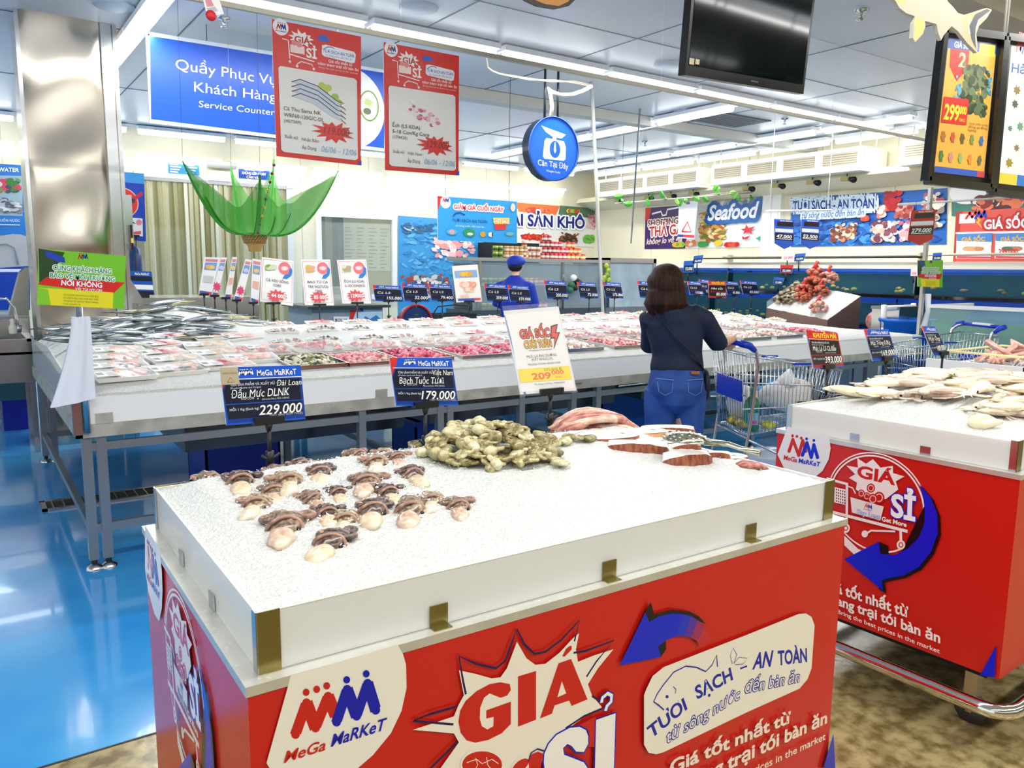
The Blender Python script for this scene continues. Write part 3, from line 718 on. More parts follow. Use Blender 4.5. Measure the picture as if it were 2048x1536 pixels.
    a.line(P([(1190, 1105), (1150, 1070), (1115, 1045), (1140, 990), (1180, 930), (1260, 830), (1350, 785), (1430, 795), (1495, 825), (1540, 780), (1575, 705), (1582, 790)], c7), 3*w, B2)
    a.ell(*c7(1213, 1008), 3, 3.4, B2, 10); a.line(P([(1258, 935), (1278, 955), (1272, 985)], c7), 1.6*w, B2)
    a.line(P([(1690, 770), (1675, 710), (1695, 650), (1722, 700), (1700, 770)], c7), 1.3*w, B2); a.line(P([(1705, 760), (1740, 720), (1800, 728), (1770, 770), (1710, 775)], c7), 1.3*w, B2)
    a.text('Giá tốt nhất từ', (1337, 1546), (1578, 1443), (1337, 1520), '#f4e2d0', .03); a.text('nông trang trại tới bàn ăn', (1265, 1625), (1651, 1444), (1265, 1596), '#f4e2d0', .03)
    a.text('Bring the best prices in the market', (1365, 1612), (1648, 1477), (1365, 1596), '#f4e2d0', .01)
    a.poly([(1642, 1540), (1664, 1465), (1668, 1540)], '#0c1cb4')

def cart(M, label, front_print, ice_fn, ice_label, nm):
    t = bpy.data.objects.new('ice_cart', None); COL.objects.link(t); t.matrix_world = M; tag(t, label, 'display cart', None)
    t.matrix_basis = M
    cab = MB(); cab.box((.004, .004, ZS), (CL-.004, CWD-.004, ZR-.012), redm, M); side_art(cab, M)
    if front_print: front_art(cab, M)
    cab.build('cabinet', t, world=True)
    lm = mat('#d9d8cf', .3, .55, vary=.12, vscale=14, bump=.25, bscale=40)
    b = MB()   # steel top tray edge, hollow in the middle
    for p, q in (((0, 0), (CL, INS+.004)), ((0, CWD-INS-.004), (CL, CWD)), ((0, INS+.004), (INS+.004, CWD-INS-.004)), ((CL-INS-.004, INS+.004), (CL, CWD-INS-.004))): b.box((p[0], p[1], ZR-.016), (q[0], q[1], ZR), lm)
    b.box((INS, INS, ZR-.016), (CL-INS, CWD-INS, ZR-.012), lm); b.build('steel_tray', t)
    dr = MB(); rdn = random.Random(5)
    for i in range(60):
        if i % 2: x, y = rdn.uniform(.004, .02), rdn.uniform(.02, CWD-.02)
        else: x, y = rdn.uniform(.02, CL-.02), rdn.uniform(.004, .02)
        dr.ball((x, y, ZR), (rdn.uniform(.002, .006), rdn.uniform(.0015, .004), .0014), CLEAR, 7, 4)
    o = dr.build('water_drops', t); o['kind'] = 'stuff'
    x0, x1, y0, y1 = INS, CL-INS, INS, CWD-INS
    for p, q in (((x0, y0), (x1, y0+.005)), ((x0, y1-.005), (x1, y1)), ((x0, y0+.005), (x0+.005, y1-.005)), ((x1-.005, y0+.005), (x1, y1-.005))):
        g = MB(); g.box((p[0]+.0, p[1], ZR+.0005), (q[0], q[1], ZT-.002), ACRY)
        if p[1] == q[1]-.005: g.box((p[0], p[1]-.0004, ZT-.003), (q[0], q[1]+.0004, ZT-.001), mat('#c9cdbd', .3))
        g.build('acrylic_wall', t)
    om = mat('#8a7f4e', .25, .9)
    for sx, cx_ in ((1, x0), (-1, x1)):
        for sy, cy_ in ((1, y0), (-1, y1)):
            g = MB(); gx, gy = cx_-sx*.003, cy_-sy*.003
            g.box((min(gx, gx+sx*.036), min(gy, gy+sy*.002), ZR), (max(gx, gx+sx*.036), max(gy, gy+sy*.002), ZT+.001), om)
            g.box((min(gx, gx+sx*.002), min(gy, gy+sy*.022), ZR), (max(gx, gx+sx*.002), max(gy, gy+sy*.022), ZT+.001), BRUSH); g.build('corner_bracket', t)
    clips = [(u, 0) for u in (.33, .71, 1.13)]
    for u, _ in clips:
        g = MB(); g.box((u-.017, y0-.004, ZR-.001), (u+.017, y0-.0015, ZR+.038), om); g.box((u-.017, y0-.02, ZR), (u+.017, y0-.002, ZR+.002), om); g.build('clip', t)
    for v in (.3, .55):
        g = MB(); g.box((x0-.004, v-.017, ZR-.001), (x0-.0015, v+.017, ZR+.03), BRUSH); g.build('clip', t)
    # chrome bumper rail and castors
    ch = mat('#e6e3dc', .08, 1); r = .024; o_ = .045; z = .15
    pts = []
    for cx_, cy_, a0 in ((CL+o_-.08, -o_+.08, -PI/2), (CL+o_-.08, CWD+o_-.08, 0), (-o_+.08, CWD+o_-.08, PI/2), (-o_+.08, -o_+.08, PI)):
        for i in range(5): a_ = a0+PI/2*i/4; pts.append((cx_+.08*math.cos(a_), cy_+.08*math.sin(a_), z))
    pts.append(pts[0]); g = MB(); g.tube(pts, r, ch, 12, cap=False, up=(0, 0, 1)); g.build('bumper_rail', t)
    g = MB(); 
    for x_ in (.25, CL-.25):
        for y_ in (.0, CWD): g.bar((x_, y_-o_ if y_ == 0 else y_+o_, z), (x_, y_+.1 if y_ == 0 else y_-.1, .25), .03, .012, BRUSH)
    g.box((.06, .06, .2), (CL-.06, CWD-.06, ZS), DARK); g.build('chassis', t)
    for x_ in (.12, CL-.12):
        for y_ in (.12, CWD-.12):
            g = MB(); g.box((x_-.022, y_-.02, .07), (x_+.022, y_+.02, .2), BRUSH); g.box((x_-.022, y_-.01, .04), (x_-.017, y_+.01, .08), BRUSH); cst = g.build('castor', t); g = MB(); g.tube([(x_-.014, y_, .05), (x_+.014, y_, .05)], .05, mat('#4a4a48', .5), 16); g.build('wheel', cst)
    # ice
    g = MB(); N = 96; mtop = lambda u, v: M @ Vector((x0+.007+u*(x1-x0-.014), y0+.007+v*(y1-y0-.014), ice_fn(u, v)))
    g.grid(mtop, N, int(N*.6), ICE)
    n1, n2 = N, int(N*.6)
    for (u0, v0, u1, v1, k) in ((0, 0, 1, 0, n1), (1, 0, 1, 1, n2), (1, 1, 0, 1, n1), (0, 1, 0, 0, n2)):
        vs = []
        for i in range(k+1):
            u, v = u0+(u1-u0)*i/k, v0+(v1-v0)*i/k; p = mtop(u, v); vs += [(p.x, p.y, ZR+.001), tuple(p)]
        g.add(vs, [(2*i, 2*i+2, 2*i+3, 2*i+1) for i in range(k)], ICE, True)
    tag(g.build('crushed_ice'), ice_label, 'ice', None, 'stuff')
    return t
def sm(a, b, x): x = max(0, min(1, (x-a)/(b-a))); return x*x*(3-2*x)
def nz(x, y, s, k=0): return noise.noise(Vector((x*s, y*s, k)))
def ice1(u, v):
    e = min(sm(0, .06, u), sm(0, .06, 1-u), sm(0, .1, v), sm(0, .1, 1-v))
    return .989+e*(.006+.022*sm(.1, .9, v)+.018*math.exp(-((u-.45)**2/.09+(v-.75)**2/.1)))+.006*e*nz(u*1.4, v*.85, 7)+.0028*nz(u*1.4, v*.85, 42)+.0018*nz(u*1.4, v*.85, 110)
def ice2(u, v):
    e = min(sm(0, .08, u), sm(0, .08, 1-u), sm(0, .12, v), sm(0, .12, 1-v))
    return .99+e*(.012+.085*math.exp(-((u-.42)**2/.09+(v-.5)**2/.12)))+.006*e*nz(u*1.4, v*.85, 7, 3)+.003*nz(u*1.4, v*.85, 42, 3)+.0018*nz(u*1.4, v*.85, 110)
cart(M1, 'red shop cart of ice in the foreground holding cuttlefish heads and small octopus', True, ice1, 'white crushed ice filling the foreground red cart', 'near')
cart(M2, 'red shop cart of ice at the right heaped with pale squid', False, ice2, 'white crushed ice filling the right red cart', 'right')
def top1(x, y):   # ice height of the near cart under a room point
    q = M1.inverted() @ Vector((x, y, 0)); return ice1((q.x-INS)/(CL-2*INS), (q.y-INS)/(CWD-2*INS))
def top2(x, y):
    q = M2.inverted() @ Vector((x, y, 0)); return ice2((q.x-INS)/(CL-2*INS), (q.y-INS)/(CWD-2*INS))
# ================================================================ the long counter of ice
TX0, TX1, TY0, TY1, TZ = .41, 8.15, 4.24, 6.95, .738
PROF = [(4.24, .868), (4.27, .895), (4.34, .915), (4.42, .93), (5.44, .97), (6.07, 1.0), (6.6, 1.02), (6.86, 1.0), (6.95, .93)]
def prof(y):
    for (a, p), (b, q) in zip(PROF, PROF[1:]):
        if y <= b: return p+(q-p)*(y-a)/(b-a)
    return PROF[-1][1]
def ztab(x, y):
    z = prof(max(y, TY0)); e = sm(0, .9, TX1-x)
    z = .87+(z-.87)*(.1+.9*e)*(.35+.65*sm(0, .18, x-TX0))
    h = .17*math.exp(-((x-1.35)**2/.16+(y-6.55)**2/.16))*sm(TY1, 6.6, y)
    return z+h+.012*nz(x, y, 3.5)*sm(4.3, 4.6, y)+.004*nz(x, y, 30)
steel_d = mat('#8e989c', .3, .6)
t = thing('fish_counter', 'long steel-framed counter covered in ice running across the shop', 'counter', (TX0, TY0, 0))
m = MB()
for a, b in (((TX0, TY0, .672), (TX1, TY0+.03, TZ)), ((TX0, TY1-.03, .672), (TX1, TY1, TZ)), ((TX0, TY0, .672), (TX0+.03, TY1, TZ)), ((TX1-.03, TY0, .672), (TX1, TY1, TZ)), ((TX0+.04, TY0+.04, .70), (TX1-.04, TY1-.04, .72))): m.box(a, b, STEEL2)
m.build('steel_rim', t, world=True)
legx = [.456, .52, 1.9, 2.43, 2.5, 3.06, 3.51, 3.74, 4.35, 4.42, 5.5, 6.3, 6.37, 7.2, 7.62]
for i, x in enumerate(legx):
    for y in (4.275, 6.9) if i not in (2, 6, 10) else (4.275, 5.6):
        m = MB(); m.box((x-.022, y-.022, .05), (x+.022, y+.022, .68), steel_d); lg = m.build('leg', t, world=True); m = MB(); m.tube([(x, y, .05), (x, y, .02)], .014, DARK, 8); m.lathe((x, y, 0), [(.04, 0), (.038, .012), (.012, .026)], BRUSH, 14); m.build('levelling_foot', lg, world=True)
for y, zz in ((4.275, .21), (6.9, .21), (4.275, .62)):
    m = MB(); m.box((TX0+.05, y-.016, zz-.02), (7.65, y+.016, zz+.02), steel_d); m.build('rail', t, world=True)
for x in (.456, 2.43, 3.06, 3.74, 4.35, 6.3, 7.62):
    m = MB(); m.box((x-.016, 4.3, .19), (x+.016, 6.88, .23), steel_d); m.build('rail', t, world=True)
for x0_, x1_ in ((1.0, 2.4), (2.6, 4.3), (4.6, 6.2)):
    m = MB(); m.box((x0_, 4.7, .44), (x1_, 5.9, .67), mat('#50565c', .2, .9)); m.build('drip_tub', t, world=True)
m = MB(); fa = mat('#f3f2ec', .3, spec=.5)
m.box((TX0+.035, TY0+.004, TZ), (TX1-.02, TY0+.014, .868), fa); m.build('front_panel', t, world=True)
m = MB(); m.prism([(TY0+.01, TZ), (TY1-.02, TZ), (TY1-.02, .95), (5.6, 1.0), (TY0+.05, .9), (TY0+.01, .875)], 0, TX0+.012, TX0+.018, mat('#e8eeee', .1, alpha=.55)); m.build('side_glass', t, world=True)
m = MB(); m.prism([(TY0+.01, TZ), (TY1-.02, TZ), (TY1-.02, .87), (TY0+.01, .87)], 0, TX1-.018, TX1-.012, fa); m.build('side_panel', t, world=True)
for x in (.5, 1.98, 3.1, 5.0, 6.6):
    m = MB(); m.box((x, TY0-.003, TZ-.002), (x+.075, TY0+.001, TZ+.05), STEEL2); m.build('clip', t, world=True)
m = MB(); m.box((TX0-.01, TY0-.012, .69), (TX0+.03, TY0+.02, .875), STEEL); m.box((TX0+.005, TY0+.1, .69), (TX0+.02, TY0+.13, .88), STEEL); m.build('corner_bracket', t, world=True)
m = MB(); m.tube([(1.0+2.2, TY0-.01, .71), (3.55, TY0-.012, .715)], .005, BRUSH, 6); m.tube([(3.9, TY0-.02, .665), (4.35, TY0-.03, .672)], .006, BRUSH, 6); m.build('slide_rod', t, world=True)
m = MB(); NX, NY = 260, 90
m.grid(lambda u, v: (TX0+.02+u*(TX1-TX0-.04), TY0+.015+v*(TY1-TY0-.04), ztab(TX0+.02+u*(TX1-TX0-.04), TY0+.015+v*(TY1-TY0-.04))), NX, NY, ICE)
m.grid(lambda u, v: (TX1-.02, TY0+.015+u*(TY1-TY0-.04), TZ+v*(ztab(TX1-.02, TY0+.015+u*(TY1-TY0-.04))-TZ)), 60, 1, ICE)
m.grid(lambda u, v: (TX0+.021, TY1-.025-u*(TY1-TY0-.04), TZ+v*(ztab(TX0+.02, TY1-.025-u*(TY1-TY0-.04))-TZ)), 60, 1, ICE)
m.grid(lambda u, v: (TX0+.02+u*(TX1-TX0-.04), TY0+.0145, .72+v*(ztab(TX0+.02+u*(TX1-TX0-.04), TY0+.015)-.72)), NX, 1, ICE)
tag(m.build('crushed_ice'), 'long slope of white crushed ice on the big counter', 'ice', None, 'stuff')
# crates and bins under the counter
for i, (x, y, w_, d_, h_, c, lab) in enumerate(((1.25, 5.3, .5, .5, .4, '#0a2a9c', 'dark blue plastic tub on the floor under the left end of the counter'), (2.75, 5.2, .6, .4, .35, '#0c48c0', 'blue plastic crate under the counter behind the octopus price card'), (4.7, 5.3, .7, .45, .38, '#1e62c8', 'bright blue plastic crate under the counter behind the woman'))):
    tb = thing('plastic_tub', lab, 'tub', (x, y, .0)); m = MB(); mm = mat(c, .3)
    for p, q in (((0, 0, 0), (w_, d_, .02)), ((0, 0, 0), (w_, .015, h_)), ((0, d_-.015, 0), (w_, d_, h_)), ((0, 0, 0), (.015, d_, h_)), ((w_-.015, 0, 0), (w_, d_, h_))): m.box(p, q, mm)
    m.build('tub_body', tb); m = MB()
    for p, q in (((-.02, -.02, h_-.03), (w_+.02, 0, h_)), ((-.02, d_, h_-.03), (w_+.02, d_+.02, h_)), ((-.02, 0, h_-.03), (0, d_, h_)), ((w_, 0, h_-.03), (w_+.02, d_, h_))): m.box(p, q, mm)
    m.build('rim', tb)

# ---- steel pans with seafood, in two rows
def pieces(m, x0, y0, x1, y1, z, cols, n, r, seed, long=2.2, hump=.02):
    rd = random.Random(seed)
    for i in range(n):
        x, y = rd.uniform(x0, x1), rd.uniform(y0, y1); q = r*rd.uniform(.7, 1.2); a = rd.uniform(0, PI)
        h = z+hump*math.sin(PI*(x-x0)/(x1-x0))*math.sin(PI*(y-y0)/(y1-y0))+rd.uniform(0, .008)
        dx, dy = math.cos(a)*q*long, math.sin(a)*q*long
        m.tube([(x-dx, y-dy, h), (x+rd.uniform(-1, 1)*q, y+rd.uniform(-1, 1)*q, h+q*.8), (x+dx, y+dy, h)], [q*.5, q, q*.4], rd.choice(cols), 6)
pink = [mat(h, .3, spec=.7) for h in ('#e88f92', '#f0b4ae', '#d8686e', '#f4d0c6')]
mix = [mat(h, .3) for h in ('#8a8450', '#c8c49a', '#4a4a34', '#e8e4cc')]
mag = [mat(h, .3) for h in ('#d8486a', '#e87a90', '#c03458', '#f0a8b4')]
pale = [mat(h, .3) for h in ('#f0e0d4', '#e8c8c0', '#f6ece2', '#dcae9e')]
pan0 = None
pans = [(1.53, mix, 'mixed olive shellfish meat'), (1.87, pink, 'pale pink shrimp meat'), (2.22, mag, 'dark pink shrimp'), (2.66, mag, 'magenta shrimp tails'), (3.06, mag, 'deep pink shrimp'), (3.5, pale, 'pale fish fillet'), (3.98, pink, 'pink squid strips'), (4.5, pink, 'rosy fish pieces'), (5.45, pale, 'cream clam meat'), (5.9, pale, 'ivory scallops'), (6.4, mag, 'dark red fish slices')]
for i, (x, cols, what) in enumerate(pans):
    y = 4.36; w_ = .33 if i < 2 else .37; z = ztab(x+.17, 4.45)
    t = thing('steel_pan', 'shallow steel pan of %s at the front of the counter' % what, 'pan', (x, y, z-.012), 0, 'steel pans of seafood on the counter')
    t.rotation_euler = (.05, 0, 0)
    m = MB(); d_ = .42
    for p, q in (((0, 0, 0), (w_, d_, .003)), ((0, 0, 0), (w_, .003, .024)), ((0, d_-.003, 0), (w_, d_, .024)), ((0, 0, 0), (.003, d_, .024)), ((w_-.003, 0, 0), (w_, d_, .024)), ((-.008, -.008, .021), (w_+.008, .004, .025)), ((-.008, d_-.004, .021), (w_+.008, d_+.008, .025)), ((-.008, 0, .021), (.004, d_, .025)), ((w_-.004, 0, .021), (w_+.008, d_, .025))): m.box(p, q, BRUSH)
    m.build('pan_body', t)
    m = MB(); pieces(m, .025, .03, w_-.025, d_-(.03 if i > 1 else .08), .008, cols, 150, .012, i); o = m.build('seafood_pieces', t, label=what); o['kind'] = 'stuff'
for i, x in enumerate([1.35, 1.75, 2.17, 2.62, 3.08, 3.55, 4.02, 4.5, 5.5, 5.95, 6.4]):
    y = 4.87; t = thing('covered_pan', 'clear plastic lid over a seafood pan in the second row, %s from the left' % ORD[i], 'pan', (x, y, ztab(x+.2, 5.0)-.006), 0, 'lidded pans on the counter'); t.rotation_euler = (.05, 0, 0)
    m = MB(); m.box((0, 0, 0), (.38, .32, .012), mat('#c6c0ba', .3, .3)); m.build('pan_body', t)
    m = MB(); m.box((-.01, -.01, .03), (.39, .33, .033), CLEAR); m.box((-.01, -.01, .014), (.39, -.006, .033), CLEAR); m.box((-.01, .326, .014), (.39, .33, .033), CLEAR); m.build('lid', t)
    m = MB(); pieces(m, .03, .03, .35, .29, .012, pale if i in (3, 5, 8, 9) else pink, 26, .012, 50+i, hump=.003); o = m.build('seafood_pieces', t); o['kind'] = 'stuff'

# ---- foam trays wrapped in film
lab_m = mat('#fbfbf8', .4); bar_m = mat('#555555', .5); foam = mat('#f6f5ee', .5)
def pack(w_, d_, cols, n, r, seed, long=2.2, fill=None):
    t = thing('foam_pack', '', 'food pack')
    m = MB(); P = [(-w_/2, -d_/2), (w_/2, -d_/2), (w_/2, d_/2), (-w_/2, d_/2)]
    m.add([(x*.9, y*.88, 0) for x, y in P]+[(x, y, .024) for x, y in P]+[(x*.94, y*.9, .024) for x, y in P]+[(x*.86, y*.84, .008) for x, y in P], [(3, 2, 1, 0)]+[(i, (i+1) % 4, 4+(i+1) % 4, 4+i) for i in range(4)]+[(4+i, 4+(i+1) % 4, 8+(i+1) % 4, 8+i) for i in range(4)]+[(8+i, 8+(i+1) % 4, 12+(i+1) % 4, 12+i) for i in range(4)]+[(12, 13, 14, 15)], foam); m.build('tray', t)
    m = MB()
    if fill: fill(m, w_, d_)
    else: pieces(m, -w_*.34, -d_*.3, w_*.38, d_*.3, .014, cols, n, r, seed, long, .012)
    o = m.build('seafood', t)
    if not fill: o['kind'] = 'stuff'
    m = MB(); m.grid(lambda u, v: ((u-.5)*w_, (v-.5)*d_, .026+.014*math.sin(u*PI)*math.sin(v*PI)+.002*math.sin(u*19+v*7)), 10, 7, FILM); m.build('film', t)
    m = MB(); m.box((-w_*.47, -d_*.46, .033), (-w_*.12, d_*.1, .035), lab_m)
    for k in range(9): m.box((-w_*.45+k*w_*.012, -d_*.3, .0352), (-w_*.445+k*w_*.012, -d_*.05, .0356), bar_m)
    for k in range(3): m.box((-w_*.3, -d_*(.4-.12*k), .0352), (-w_*.14, -d_*(.37-.12*k), .0356), bar_m)
    m.build('price_label', t)
    return t
def slab(cols, dark=False):
    def f(m, w_, d_):
        rd = random.Random(len(cols)+int(dark)*7)
        for k in range(2):
            x = w_*(-.05+.27*k); m.ball((x, 0, .024), (w_*.17, d_*.36, .016), cols[k % len(cols)], 14, 8)
        if dark: m.ball((w_*.1, -d_*.2, .02), (w_*.32, d_*.13, .02), cols[-1], 12, 6)
    return f
fleshA = mat('#f0c0a8', .28, h2='#e09a8a', vscale=30); fleshR = mat('#d84a4a', .25, h2='#b02a34', vscale=20); fleshP = mat('#f2a8a0', .28, h2='#f6dcd0', vscale=26); fishg = mat('#6f747a', .25, .3, h2='#b8bcc0', vscale=30); skinw = mat('#e6d0b8', .3, h2='#cfae8e', vscale=18)
oct_m = [mat(h, .3) for h in ('#b08a86', '#e8dccc', '#7a5a5c', '#d0b0a4', '#f0e8dc')]
pk = [pack(.24, .13, oct_m, 46, .0085, 1, 1.6), pack(.24, .13, [mat(h, .3) for h in ('#6a5648', '#c8a89a', '#4a3a34', '#e8d8cc')], 40, .009, 2, 1.5), pack(.24, .13, pink[:3], 44, .0085, 3, 2), pack(.24, .13, pink+pale, 40, .009, 4, 1.8)]
used = [0]*4
def put(i, x, y, rz, lab, grp, tilt=.1, dz=-.006):
    z = ztab(x, y)+dz; base = (used, pk) 
    if not used[i]: o = pk[i]; used[i] = 1; o.location = (x, y, z); o.rotation_euler = (tilt, 0, rz); o['label'] = lab; o['group'] = grp; return o
    return dup(pk[i], lab, (x, y, z), rot=(tilt, 0, rz), group=grp)
rowsP = {('front', 5.45): [1.77, 2.05, 2.4, 2.66, 3.02, 3.34, 3.68, 4.02, 4.36, 4.7, 5.04, 5.34], ('middle', 6.03): [1.93, 2.26, 2.57, 2.92, 3.24, 3.58, 3.92, 4.26, 4.6, 4.97, 5.31, 5.65], ('back', 6.5): [2.07, 2.42, 2.78, 3.1, 3.42, 3.8, 4.16, 4.5, 4.86, 5.2, 5.55, 5.9]}
rd = random.Random(12)
for (nm, y), xs in rowsP.items():
    for i, x in enumerate(xs):
        k = (0, 1, 1, 0)[i] if i < 4 and nm != 'back' else (2 if i % 2 else 3)
        if nm == 'back' and i < 2: k = (3, 2)[i]
        put(k, x+.1, y+rd.uniform(-.02, .02), rd.uniform(-.08, .12)-.15, 'wrapped tray of %s, %s pack row on the counter, %s from the left' % ('small octopus' if k < 2 else 'pink seafood', nm, ORD[i]), 'packs in rows on the counter')
oyp = [pack(.19, .13, [mat(h, .35) for h in ('#e0cfa8', '#d4bd90', '#ece0c4')], 34, .011, 9, 1.1)]
for j, (y, xs) in enumerate(((5.5, (6.35, 6.75, 7.1, 7.4)), (5.95, (6.45, 6.85, 7.25, 7.55)), (6.4, (6.25, 6.65, 7.0, 7.4)))):
    for i, x in enumerate(xs):
        lab = 'clam-meat pack right of the woman, %s row, %s from left' % (('near', 'middle', 'far')[j], ORD[i]); z = ztab(x, y)-.004
        if not oyp[0]['label']: o = oyp[0]; o.location = (x, y, z); o.rotation_euler = (.1, 0, -.1); o['label'] = lab; o['group'] = 'packs right of the woman'
        else: dup(oyp[0], lab, (x, y, z), rot=(.1, 0, rd.uniform(-.3, .1)), group='packs right of the woman')
# bigger fish packs at the left end
big = [(pack(.3, .19, 0, 0, 0, 0, fill=slab([fleshA, fleshP])), 'peach fish steaks'), (pack(.3, .19, 0, 0, 0, 0, fill=slab([fleshR, fleshP])), 'dark red tuna'), (pack(.3, .19, 0, 0, 0, 0, fill=slab([fleshP, fleshA, fishg], True)), 'pink fish with grey skin'), (pack(.3, .19, 0, 0, 0, 0, fill=slab([skinw, skinw])), 'cream fish portions')]
lay = [(0, .66, 4.42, .1), (2, .93, 4.5, .12), (1, 1.2, 4.56, .1), (2, .68, 4.72, .05), (3, 1.0, 4.82, .15), (0, .72, 5.0, .0), (1, .98, 5.14, .3), (3, 1.28, 5.0, .05), (0, 1.4, 4.72, -.05), (0, .78, 5.36, .05), (1, 1.06, 5.5, .5), (3, 1.32, 5.4, -.1), (2, 1.62, 5.1, -.05), (3, 1.46, 5.74, .0), (0, 1.62, 5.74, .35), (1, 1.18, 5.86, .25)]
cnt = {}
for k, x, y, rz in lay:
    b, what = big[k]; cnt[k] = cnt.get(k, 0)+1; z = ztab(x, y)+.004
    lab = 'large pack of %s at counter left, %s such pack from front' % (what, ORD[cnt[k]-1])
    if cnt[k] == 1: b.location = (x, y, z); b.rotation_euler = (.12, 0, rz); b['label'] = lab; b['group'] = 'fish packs at the left end'
    else: dup(b, lab, (x, y, z), rot=(.12, 0, rz), group='fish packs at the left end')

# ---- whole fish heaped at the back left
def fish(L, mb_, mt_, slim=1.):
    t = thing('whole_fish', '', 'fish'); m = MB(); n = 9
    pts = [(L*(-.5+i/n*.9), 0, .0) for i in range(n+1)]
    rr = [.012, .5, .8, .95, 1, .95, .8, .6, .35, .16]
    m.tube(pts, [L*.085*slim*r for r in rr], mb_, 10, flat=.62, up=(0, 0, 1)); m.build('body', t)
    m = MB(); m.prism([(L*.4, 0), (L*.52, L*.09), (L*.47, 0), (L*.52, -L*.09)], 2, -.002, .002, mt_); m.build('tail', t)
    m = MB(); m.prism([(-L*.05, L*.07*slim), (L*.1, L*.13*slim), (L*.15, L*.05*slim)], 2, -.0015, .0015, mt_); m.prism([(0, -L*.07*slim), (L*.12, -L*.11*slim), (L*.14, -L*.05*slim)], 2, -.0015, .0015, mt_); m.build('fin', t)
    m = MB(); m.ball((-L*.42, 0, L*.03*slim), (L*.014, L*.014, L*.012), mat('#f3f0dc', .1), 8, 5); m.ball((-L*.42, 0, L*.039*slim), (L*.008, L*.008, L*.006), BLACK, 6, 4); m.build('eye', t)
    return t
silver = mat('#c8d0d4', .16, .75, h2='#5c666c', vscale=14, stretch=(.4, 3, 3)); silv2 = mat('#a9b2b6', .2, .5, h2='#3c464c', vscale=18, stretch=(.3, 3, 3)); olive = mat('#9a9450', .25, .3, h2='#e0dcc0', vscale=16, stretch=(.4, 3, 3))
tailm = mat('#4a5052', .4)
fk = [(fish(.36, silver, tailm), 'silver fish'), (fish(.42, silv2, tailm, .85), 'dark backed mackerel'), (fish(.3, olive, mat('#8a8240', .4)), 'olive gold fish'), (fish(.46, mat('#dfe6ea', .15, .7, h2='#8a969c', vscale=10, stretch=(.4, 3, 3)), tailm, .7), 'long pale silver fish')]
rd = random.Random(4); k = 0
def fput(i, x, y, z, rot, lab, grp, sc=1):
    o, what = fk[i]
    if not o['label']: o.location = (x, y, z); o.rotation_euler = rot; o.scale = (sc,)*3; o['label'] = lab % what; o['group'] = grp
    else: dup(o, lab % what, (x, y, z), rot=rot, group=grp, scale=sc)
fl = []
for j in range(7):
    for i in range(9):
        x = .6+i*.165+rd.uniform(-.05, .05); y = 5.75+j*.165+rd.uniform(-.04, .04)
        if x-.6 < (5.95-y)*1.2 or y > 6.86 or (x > 1.55 and y < 6.3): continue
        fl.append((x, y))
where = ['at the %s of the whole fish heap' % w_ for w_ in ('left tip', 'left front', 'left back', 'front', 'middle', 'top', 'back', 'right front', 'right back')]
for n, (x, y) in enumerate(fl):
    i = rd.choice((0, 1, 0, 3, 1, 2) if x > 1.1 else (0, 1, 3, 1)); h = ztab(x, y)+.02+rd.uniform(0, .025)
    a = (0 if x < .9 else (1 if x < 1.45 else 2)); b = 0 if y < 6.15 else (1 if y < 6.55 else 2)
    lab = '%s'+' in the whole fish heap at back left, '+('left', 'central', 'right')[a]+' '+('near', 'middle', 'far')[b]+' part'
    if rd.random() < -1: pass
    fput(i, x, y, h, (rd.uniform(-.3, .3), rd.uniform(-.15, .15), rd.uniform(2.6, 3.7) if rd.random() < .7 else rd.uniform(-.6, .6)), lab, 'whole fish heaped at the back left')
fput(1, .6, 5.72, ztab(.6, 5.72)+.04, (0, .1, .4), 'big-eyed %s poking past the left end of the counter', 'whole fish heaped at the back left', 1.1)
for i, (px_, py_) in enumerate(((290, 684), (345, 662), (380, 650))):
    x, y = 1.2+.12*i, 5.7+.2*i; fput(1, x-.25, y+.15, ztab(x-.25, y+.15)+.015, (0, 0, 3.0), '%s half sunk in ice below the fish heap, '+ORD[i]+' from front', 'whole fish heaped at the back left', .8)
fput(3, 1.9, 6.75, ztab(1.9, 6.75)+.03, (0, -.2, 2.9), '%s at the fish heap right end toward the price poles', 'whole fish heaped at the back left')
# ================================================================ seafood on the two carts
def curl(m, base, ang, length, r0, mt_, rd, z0=.01, lift=.02, n=9, tight=2.6):
    """one curling arm"""
    pts, rs = [], []; x, y, z = base; a = ang; st = length/n; k = rd.uniform(-1, 1)*tight; tp = .82
    if tight > 4: k = rd.choice((-1, 1))*rd.uniform(.55, 1)*tight; tp = .6; n = 12; st = length/n
    for i in range(n+1):
        pts.append((x, y, z)); rs.append(r0*(1-tp*i/n))
        a += k*(.25+i/n*.5)*.55; x += math.cos(a)*st; y += math.sin(a)*st; z = max(.003, z+(lift*(1-2.2*i/n))*st*12)
    m.tube(pts, rs, mt_, 7)
purp = [mat(h, .22, h2=g, vscale=90, spec=.8) for h, g in (('#7a6458', '#3c2c2a'), ('#a08a70', '#5e4840'), ('#6c5844', '#bba888'))]
cream = [mat(h, .25, h2=g, vscale=38, bump=.5, bscale=45, spec=.8) for h, g in (('#e2d2b2', '#c9a888'), ('#dcc6ac', '#b58e7a'), ('#e6dcc6', '#ccb490'))]
under = mat('#c4a48a', .3, h2='#8a6458', vscale=50)
